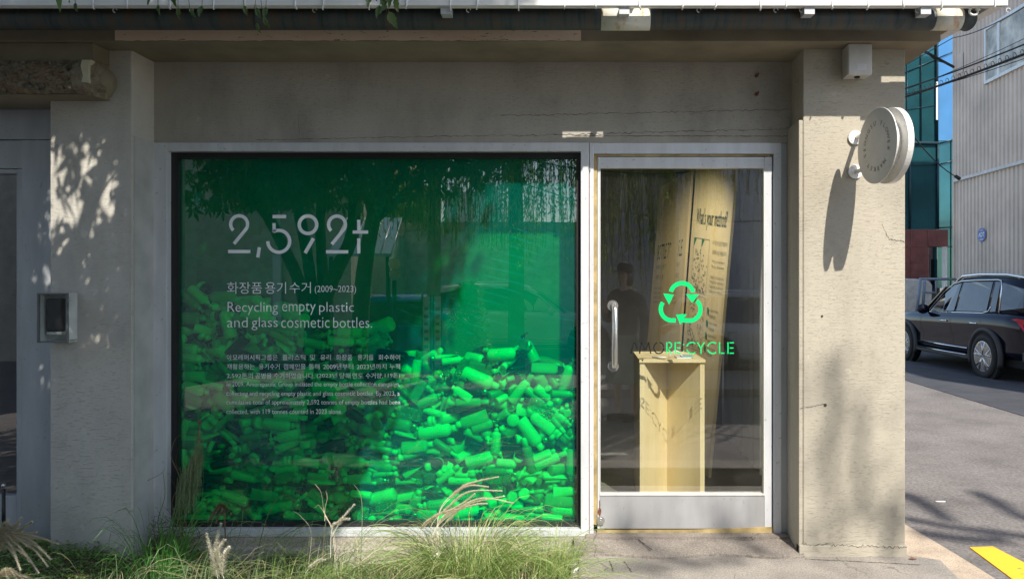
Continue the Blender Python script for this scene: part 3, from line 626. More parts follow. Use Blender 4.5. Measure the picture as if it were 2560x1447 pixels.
# leaning information boards
def board(name, label, BL, BR, TR, TL):
    t = thing(name, label, 'board', (BL + BR) / 2); n_ = (BR - BL).cross(TL - BL).normalized()
    if n_.y > 0: n_ = -n_
    g = MB(); g.prism([BL, BR, TR, TL], -n_ * .02); g.build('panel', M['ply'], t)
    def mp(u, v, d=.0015): return BL * (1 - u) * (1 - v) + BR * u * (1 - v) + TR * u * v + TL * (1 - u) * v + n_ * d
    return t, mp
def btext(mb, mp, s, u0, u1, v0, v1, off=-.004, mi=0): fit(mb, s, 0, 0, 0, 0, 0, off=off, mi=mi, mapf=lambda a, b: mp(u0 + (u1 - u0) * a, v0 + (v1 - v0) * b))
def bline(mb, mp, a, b, wd=.003, mi=0):
    p, q = mp(*a, .0017), mp(*b, .0017); n_ = (mp(.5, .5, 1) - mp(.5, .5, 0)); mb.ribbon([p, q], wd, n_, mi)
def onz(px, py, Y, z): return P(px, py, Y)
BRb = Vector((XX(1775, 5.05), 5.05, .09)); BRb.x = XX(1768, 5.05)
t1, mp1 = board('information_board', 'right hand leaning plywood board headed with a question above dotted diagrams', Vector((XX(1688, 5.75), 5.75, .09)), Vector((XX(1771, 5.05), 5.05, .09)), P(1843, 395, 5.0), P(1742, 395, 5.7))
g = MB(); V = lambda py, u=.5: 0
btext(g, mp1, "What's your method?", .12, .9, .765, .835, .0)
for k, (s, v) in enumerate((('수 년 동안 용기를 분리배출하여', .722), ('소중하게 모은 마음입니다', .692))): btext(g, mp1, s, .60, .95, v, v + .014)
for v in (.665, .648): btext(g, mp1, 'What is your preferred method for', .62, .93, v, v + .010)
for v in (.615, .600, .585, .570): btext(g, mp1, '분리배출한 용기는 다시 자원이 됩니다', .60, .94, v, v + .009)
for u0, v0, u1, v1 in ((.10, .56, .52, .735), (.10, .38, .52, .548)):
    for a, b in (((u0, v0), (u1, v0)), ((u1, v0), (u1, v1)), ((u1, v1), (u0, v1)), ((u0, v1), (u0, v0))): bline(g, mp1, a, b)
bline(g, mp1, (.31, .56), (.31, .735)); bline(g, mp1, (.10, .372), (.62, .372)); random.seed(2)
for k in range(190):
    u = random.uniform(.12, .30) if k % 3 else random.uniform(.33, .5); lowv, hi = (.565, .70) if k % 2 else (.385, .53)
    v = lowv + (hi - lowv) * random.random() ** 1.7; c = mp1(u, v, .0018)
    e1 = (mp1(u + .01, v) - mp1(u, v)); e2 = (mp1(u, v + .003) - mp1(u, v)); r = random.random() * 3; ca, sa = math.cos(r), math.sin(r)
    A = e1 * ca * .7 + e2 * sa * 1.2; Bv = e2 * ca * .7 - e1 * sa * .5; g.add([c - A - Bv, c + A - Bv, c + A + Bv, c - A + Bv], [(0, 1, 2, 3)])
g.build('printed_text', M['ink'], t1)
g = MB()
for v in (.50, .46, .42, .38): 
    g.add([mp1(.60, v, .0018), mp1(.64, v, .0018), mp1(.64, v + .02, .0018), mp1(.60, v + .02, .0018)], [(0, 1, 2, 3)])
for u, v in ((.11, .733), (.32, .733), (.24, .545)): g.add([mp1(u, v, .002), mp1(u + .06, v + .001, .002), mp1(u, v - .025, .002)], [(0, 1, 2)])
build_each(g, 'green_marker', M['greenink'], t1)
g = MB()
for v in (.505, .465, .425, .385): btext(g, mp1, 'plastic bottle', .68, .88, v + .004, v + .014)
for v in (.488, .448, .408, .368): btext(g, mp1, '재활용', .66, .82, v + .002, v + .013)
g.build('printed_text', M['ink'], t1)
g = MB(); random.seed(4)
for k in range(34):
    u = random.uniform(.10, .42); v = random.uniform(.24, .345); c = mp1(u, v, .0021); e1 = mp1(u + .018, v) - mp1(u, v); e2 = mp1(u, v + .018) - mp1(u, v); g.add([c - e1, c + e1 * .9 - e2 * .2, c + e1 * .3 + e2, c - e1 * .8 + e2 * .5], [(0, 1, 2, 3)])
g.build('green_print', M['limeink'], t1)
t2, mp2 = board('information_board', 'left hand leaning plywood board, paler print, behind the recycling symbol', Vector((XX(1600, 6.7), 6.7, .09)), Vector((XX(1678, 5.8), 5.8, .09)), P(1729, 425, 5.75), P(1650, 468, 6.6))
g = MB(); btext(g, mp2, 'BOTTLE TO BOTTLE', .12, .9, .70, .76, .0)
for v in (.66, .62): btext(g, mp2, '버려지는 용기를 다시 쓰는 이야기', .12, .85, v, v + .02)
for v in (.58, .562, .544, .526): btext(g, mp2, '모아진 빈 병은 선별과 세척을 거칩니다', .10, .82, v, v + .011)
g.build('printed_text', M['ink'], t2)

# ------------------------------------------------------------------ things fixed to the front
Sg = thing('projecting_sign', 'round grey double disc sign on two arms on the sunlit pillar', 'sign', (1.40, 3.54, 2.06))
ua = Vector((.13, -.9915, 0)); nn = Vector((-.9915, -.13, 0)); sc0 = Vector((XX(2191, 3.54), 3.54, ZZ(365, 3.54))); rs = .180
def disc(c, m, name, th=.006):
    g = MB(); n = 64
    for off, r in ((0, rs), ):
        ring = [c + ua * math.cos(2 * math.pi * i / n) * r + Vector((0, 0, math.sin(2 * math.pi * i / n) * r)) for i in range(n)]
        g.prism(ring, -nn * th)
    return g.build(name, m, Sg, bevel=.0015)
M['signgrey'] = mat('sign_powder_coat', (.62, .60, .56), .45, .15, var=.04)
disc(sc0, M['signgrey'], 'front_disc'); disc(sc0 + Vector((.040, .0, 0)) - nn * .012, M['aluw'], 'back_disc', .03)
g = MB(); n = 40; c2 = sc0 - nn * .006
g.prism([c2 + ua * math.cos(2 * math.pi * i / n) * .13 + Vector((0, 0, math.sin(2 * math.pi * i / n) * .13)) for i in range(n)], -nn * .045); g.build('sign_core', M['aluw'], Sg)
for py in (345, 430):
    w_ = P(2137, py, PF); g = MB(); g.tube([w_ + Vector((0, -.0005, 0)), w_ + Vector((0, -.012, 0))], .036, 26); 
    for a in range(4): g.tube([w_ + Vector((.024 * math.cos(a * 1.57 + .6), -.012, .024 * math.sin(a * 1.57 + .6))), w_ + Vector((.024 * math.cos(a * 1.57 + .6), -.015, .024 * math.sin(a * 1.57 + .6)))], .003, 6)
    g.build('wall_plate', M['white'], Sg); g = MB(); e_ = w_.copy(); e_.y = sc0.y + .10; e_.x = sc0.x + .02; s_ = w_ + Vector((.008, -.01, 0)); g.tube([s_, e_], .011, 12); g.build('arm', M['aluw'], Sg)
g = MB(); s = 'SEONGSU FLOWER\u00b7MARKET\u00b7'
for i, ch in enumerate(s):
    if ch == ' ': continue
    a = math.radians(196 - i * 360 / len(s)); vs, fs = textmb(ch, off=-.004)
    if not vs: continue
    mx = (min(v.x for v in vs) + max(v.x for v in vs)) / 2; k = .030; R_ = .100
    out = []
    for v in vs:
        lx, ly = (v.x - mx) * k, v.y * k; rad = R_ + ly; da = -lx / R_ * 1.0; aa = a + da
        out.append(sc0 + nn * .0012 - (-ua) * (math.cos(aa) * rad) + Vector((0, 0, math.sin(aa) * rad)))
    g.add(out, fs)
g.build('lettering', mat('sign_engraving', (.12, .115, .10), .5), Sg)
# electrical box
E_ = thing('junction_box', 'grey plastic junction box at the top of the right pillar', 'electrical box', P(2150, 188, PF)); yb = 3.74
g = MB(); bx0, bx1, bz0, bz1 = XX(2122, yb), XX(2180, yb), ZZ(187, yb), ZZ(109, yb); g.box(bx0, bx1, yb + .03, PF - .0005, bz0 + .002, bz1 - .001); g.build('base', mat('grey_plastic', (.50, .49, .44), .5), E_, bevel=.004)
g = MB(); g.box(bx0 - .002, bx1 + .002, yb, yb + .029, bz0, bz1); g.build('cover', mat('grey_plastic_cover', (.52, .50, .46), .45), E_, bevel=.006)
g = MB(); cc = Vector(((bx0 + bx1) / 2, PF - .055, bz0 + .003)); g.tube([cc, cc + Vector((0, 0, -.008))], .014, 12); g.build('cable_gland', M['gasket'], E_)
g = MB(); g.quad((bx0 + .045, yb - .001, bz0 + .022), (bx0 + .09, yb - .001, bz0 + .022), (bx0 + .09, yb - .001, bz0 + .055), (bx0 + .045, yb - .001, bz0 + .055)); g.build('sticker', mat('faded_sticker', (.60, .58, .58), .6), E_)
# card reader in its clear box
C_ = thing('door_entry_box', 'grey clear lidded box holding a black door entry reader on the left pillar', 'entry reader', P(137, 857, 3.86)); yf = 3.76
b0, b1, z0, z1 = XX(93, yf), XX(168, yf), ZZ(856, yf), ZZ(733, yf)
g = MB(); th = .006
M['boxgrey'] = mat('pale_grey_box', (.50, .52, .50), .4)
g.box(b0 + .004, XX(184, 3.84), 3.835, 3.8605, z0 + .008, z1 - .002); g.box(b1, XX(182, 3.80), yf + .012, 3.835, z0 + .012, z1 - .004); g.box(b0, b0 + th, yf + .012, 3.835, z0, z1); g.box(b0 + th, b1, yf + .012, 3.835, z0, z0 + th); g.box(b0 + th, b1, yf + .012, 3.835, z1 - th, z1)
g.build('housing', M['boxgrey'], C_, bevel=.003)
g = MB(); g.box(b0 - .002, b0 + .008, yf - .001, yf + .0115, z0 - .002, z1 + .002); g.box(b1 - .008, b1 + .002, yf - .001, yf + .0115, z0 - .002, z1 + .002); g.box(b0 + .008, b1 - .008, yf, yf + .0115, z1 - .008, z1 + .001); g.box(b0 + .008, b1 - .008, yf, yf + .0115, z0 - .001, z0 + .007); g.build('lid_rim', mat('smoked_rim', (.12, .13, .13), .3), C_, bevel=.002)
g = MB(); g.quad((b0 + .006, yf + .005, z0 + .006), (b1 - .006, yf + .005, z0 + .006), (b1 - .006, yf + .005, z1 - .006), (b0 + .006, yf + .005, z1 - .006)); g.build('clear_lid', M['lid'], C_)
g = MB(); rx0, rx1 = XX(121, 3.81), XX(160, 3.81); g.box(rx0, rx1, 3.79, 3.834, ZZ(828, 3.81), ZZ(746, 3.81)); g.build('reader', mat('black_gloss_plastic', (.01, .01, .012), .12), C_, bevel=.008)
g = MB(); g.box(rx0 + .002, rx1 - .002, 3.796, 3.834, ZZ(836, 3.81), ZZ(829, 3.81)); g.build('reader_base', M['boxgrey'], C_)
g = MB(); c = P(172, 749, 3.77); g.tube([c + Vector((0, .003, 0)), c + Vector((0, -.003, 0))], .011, 16); g.build('screw_cap', M['boxgrey'], C_)
# barrier post inside left frame edge
ST = thing('barrier_post', 'slim dark barrier post with a ball top at the left edge', 'barrier post', (XX(9, 4.02), 4.02, .03)); g = MB(); xs = XX(9, 4.02)
g.tube([(xs, 4.02, .03), (xs, 4.02, ZZ(1222, 4.02))], .009, 12); g.build('pole', mat('dark_metal', (.05, .05, .05), .4, .6), ST)
g = MB(); g.lathe([(.0001, -.012), (.009, -.008), (.012, 0), (.008, .009), (.0001, .012)], 14, 0, Matrix.Translation((xs, 4.02, ZZ(1213, 4.02)))); g.build('ball_top', M['steel'], ST)
g = MB(); g.lathe([(.10, 0), (.10, .012), (.02, .02), (.0001, .021)], 24, 0, Matrix.Translation((xs, 4.02, .03))); g.build('base_plate', bpy.data.materials['dark_metal'], ST)
# ================================================================== bottles behind the green pane
def bm_(name, c, rough=.3, printed=True, tr=0):
    t = NT(name); base = c
    if printed:
        v = t.coord((1, 1, 1)); wv = t.n('ShaderNodeTexWave', wave_type='BANDS', bands_direction='X'); wv.inputs['Scale'].default_value = 38; t.l(v, wv.inputs[0])
        m_ = t.mr(wv.outputs['Fac'], .72, .8); m_ = t.math('MULTIPLY', m_, t.mr(t.noise(t.coord((1, 1, 1)), 230, 2), .5, .56)); sep = t.n('ShaderNodeSeparateXYZ'); t.l(v, sep.inputs[0])
        band = t.math('MULTIPLY', t.mr(sep.outputs[2], -.05, -.049), t.mr(sep.outputs[2], .02, .021, 1, 0)); m_ = t.math('MULTIPLY', m_, band)
        t.col(t.mix(t.math('MULTIPLY', m_, .6), c, tuple(x * .25 for x in c)))
    else: t.b.inputs['Base Color'].default_value = (*c, 1)
    t.b.inputs['Roughness'].default_value = rough
    if tr: t.b.inputs['Transmission Weight'].default_value = tr; t.b.inputs['IOR'].default_value = 1.2
    return t.m
BT = [('white', bm_('white_plastic', (.82, .84, .80))), ('pale grey', bm_('pale_grey_plastic', (.52, .56, .54))), ('mid grey', bm_('mid_grey_plastic', (.26, .30, .28))), ('dark glass', bm_('dark_glass', (.012, .016, .016), .08, False)),
      ('clear', bm_('clear_plastic', (.75, .85, .8), .06, False, .85)), ('amber', bm_('amber_glass', (.55, .42, .06), .15, False)), ('frosted', bm_('frosted_plastic', (.60, .66, .62), .5, False, .3))]
BW = [0] * 36 + [1] * 18 + [2] * 14 + [3] * 17 + [4] * 6 + [5] * 3 + [6] * 8
CAPM = [BT[0][1], BT[1][1], BT[3][1], M['steel']]
KN = ['pump', 'tall', 'tube', 'jar', 'vial', 'flat', 'cap', 'big']
KS = {'pump': (.185, .031, .031), 'tall': (.175, .024, .024), 'tube': (.16, .029, .016), 'jar': (.05, .034, .034), 'vial': (.105, .013, .013), 'flat': (.165, .034, .019), 'cap': (.03, .019, .019), 'big': (.205, .036, .036)}
def bottle_parts(k):
    L, rx, ry = KS[k]; z0 = -L / 2; b = MB(); c = MB(); n = 18
    if k == 'pump':
        b.lathe([(.0001, z0 + .002), (rx * .85, z0), (rx, z0 + .004), (rx, z0 + .118), (rx * .93, z0 + .127), (rx * .5, z0 + .136), (rx * .42, z0 + .14)], n)
        c.lathe([(.016, z0 + .139), (.016, z0 + .152), (.008, z0 + .156), (.006, z0 + .168), (.013, z0 + .170), (.013, z0 + .181), (.0001, z0 + .183)], 14); c.tube([(0, 0, z0 + .176), (.03, 0, z0 + .177), (.042, 0, z0 + .171)], .005, 8)
    elif k == 'tall':
        b.lathe([(.0001, z0 + .002), (rx * .88, z0), (rx, z0 + .004), (rx, z0 + .118), (rx * .95, z0 + .124), (rx * .55, z0 + .131)], n); c.lathe([(rx * .62, z0 + .130), (rx * .62, z0 + .168), (rx * .55, z0 + .172), (.0001, z0 + .173)], 16)
    elif k == 'tube':
        vs = []; m = 20
        secs = [(0.024, .72, 1.0), (.03, .95, 1.05), (.06, 1, 1), (.11, 1.02, .62), (.152, 1.06, .10), (.16, 1.06, .09)]
        for z, a, d in secs:
            for i in range(m): an = 2 * math.pi * i / m; vs.append((rx * a * math.cos(an), ry * d * math.sin(an), z0 + z))
        fs = [(j * m + i, j * m + (i + 1) % m, (j + 1) * m + (i + 1) % m, (j + 1) * m + i) for j in range(len(secs) - 1) for i in range(m)]
        b.add(vs, fs, 0, True); b.add([vs[i] for i in range(m)], [tuple(range(m))[::-1]]); b.add([vs[-m + i] for i in range(m)], [tuple(range(m))])
        c.lathe([(.016, z0), (.0175, z0 + .002), (.0165, z0 + .0245), (.0001, z0 + .0246)], 16)
    elif k == 'jar':
        b.lathe([(.0001, z0 + .002), (rx * .9, z0), (rx, z0 + .004), (rx, z0 + .027), (rx * .9, z0 + .030)], 22); c.lathe([(rx * .98, z0 + .0305), (rx * .98, z0 + .046), (rx * .9, z0 + .05), (rx * .7, z0 + .0492), (.0001, z0 + .0495)], 22)
    elif k == 'vial':
        b.lathe([(.0001, z0), (rx, z0 + .003), (rx, z0 + .063), (rx * .6, z0 + .068)], 12); c.lathe([(rx * .85, z0 + .067), (rx * .85, z0 + .1), (.0001, z0 + .105)], 12)
    elif k == 'flat':
        b.lathe([(.0001, z0 + .002), (rx * .92, z0), (rx, z0 + .005), (rx, z0 + .112), (rx * .9, z0 + .124), (rx * .42, z0 + .133)], 20, 0, None, 1, ry / rx); c.lathe([(rx * .45, z0 + .132), (rx * .45, z0 + .158), (.0001, z0 + .165)], 14)
    elif k == 'cap':
        b.lathe([(rx * .8, z0 + .001), (rx, z0), (rx, z0 + .028), (rx * .92, z0 + .03), (.0001, z0 + .0295)], 18); c = None
    else:
        b.lathe([(.0001, z0 + .002), (rx * .9, z0), (rx, z0 + .005), (rx, z0 + .06), (rx * .97, z0 + .075), (rx, z0 + .09), (rx, z0 + .142), (rx * .85, z0 + .156), (rx * .5, z0 + .166)], 22); c.lathe([(rx * .52, z0 + .165), (rx * .52, z0 + .198), (.0001, z0 + .205)], 16)
    return b, c
BP = {k: bottle_parts(k) for k in KN}
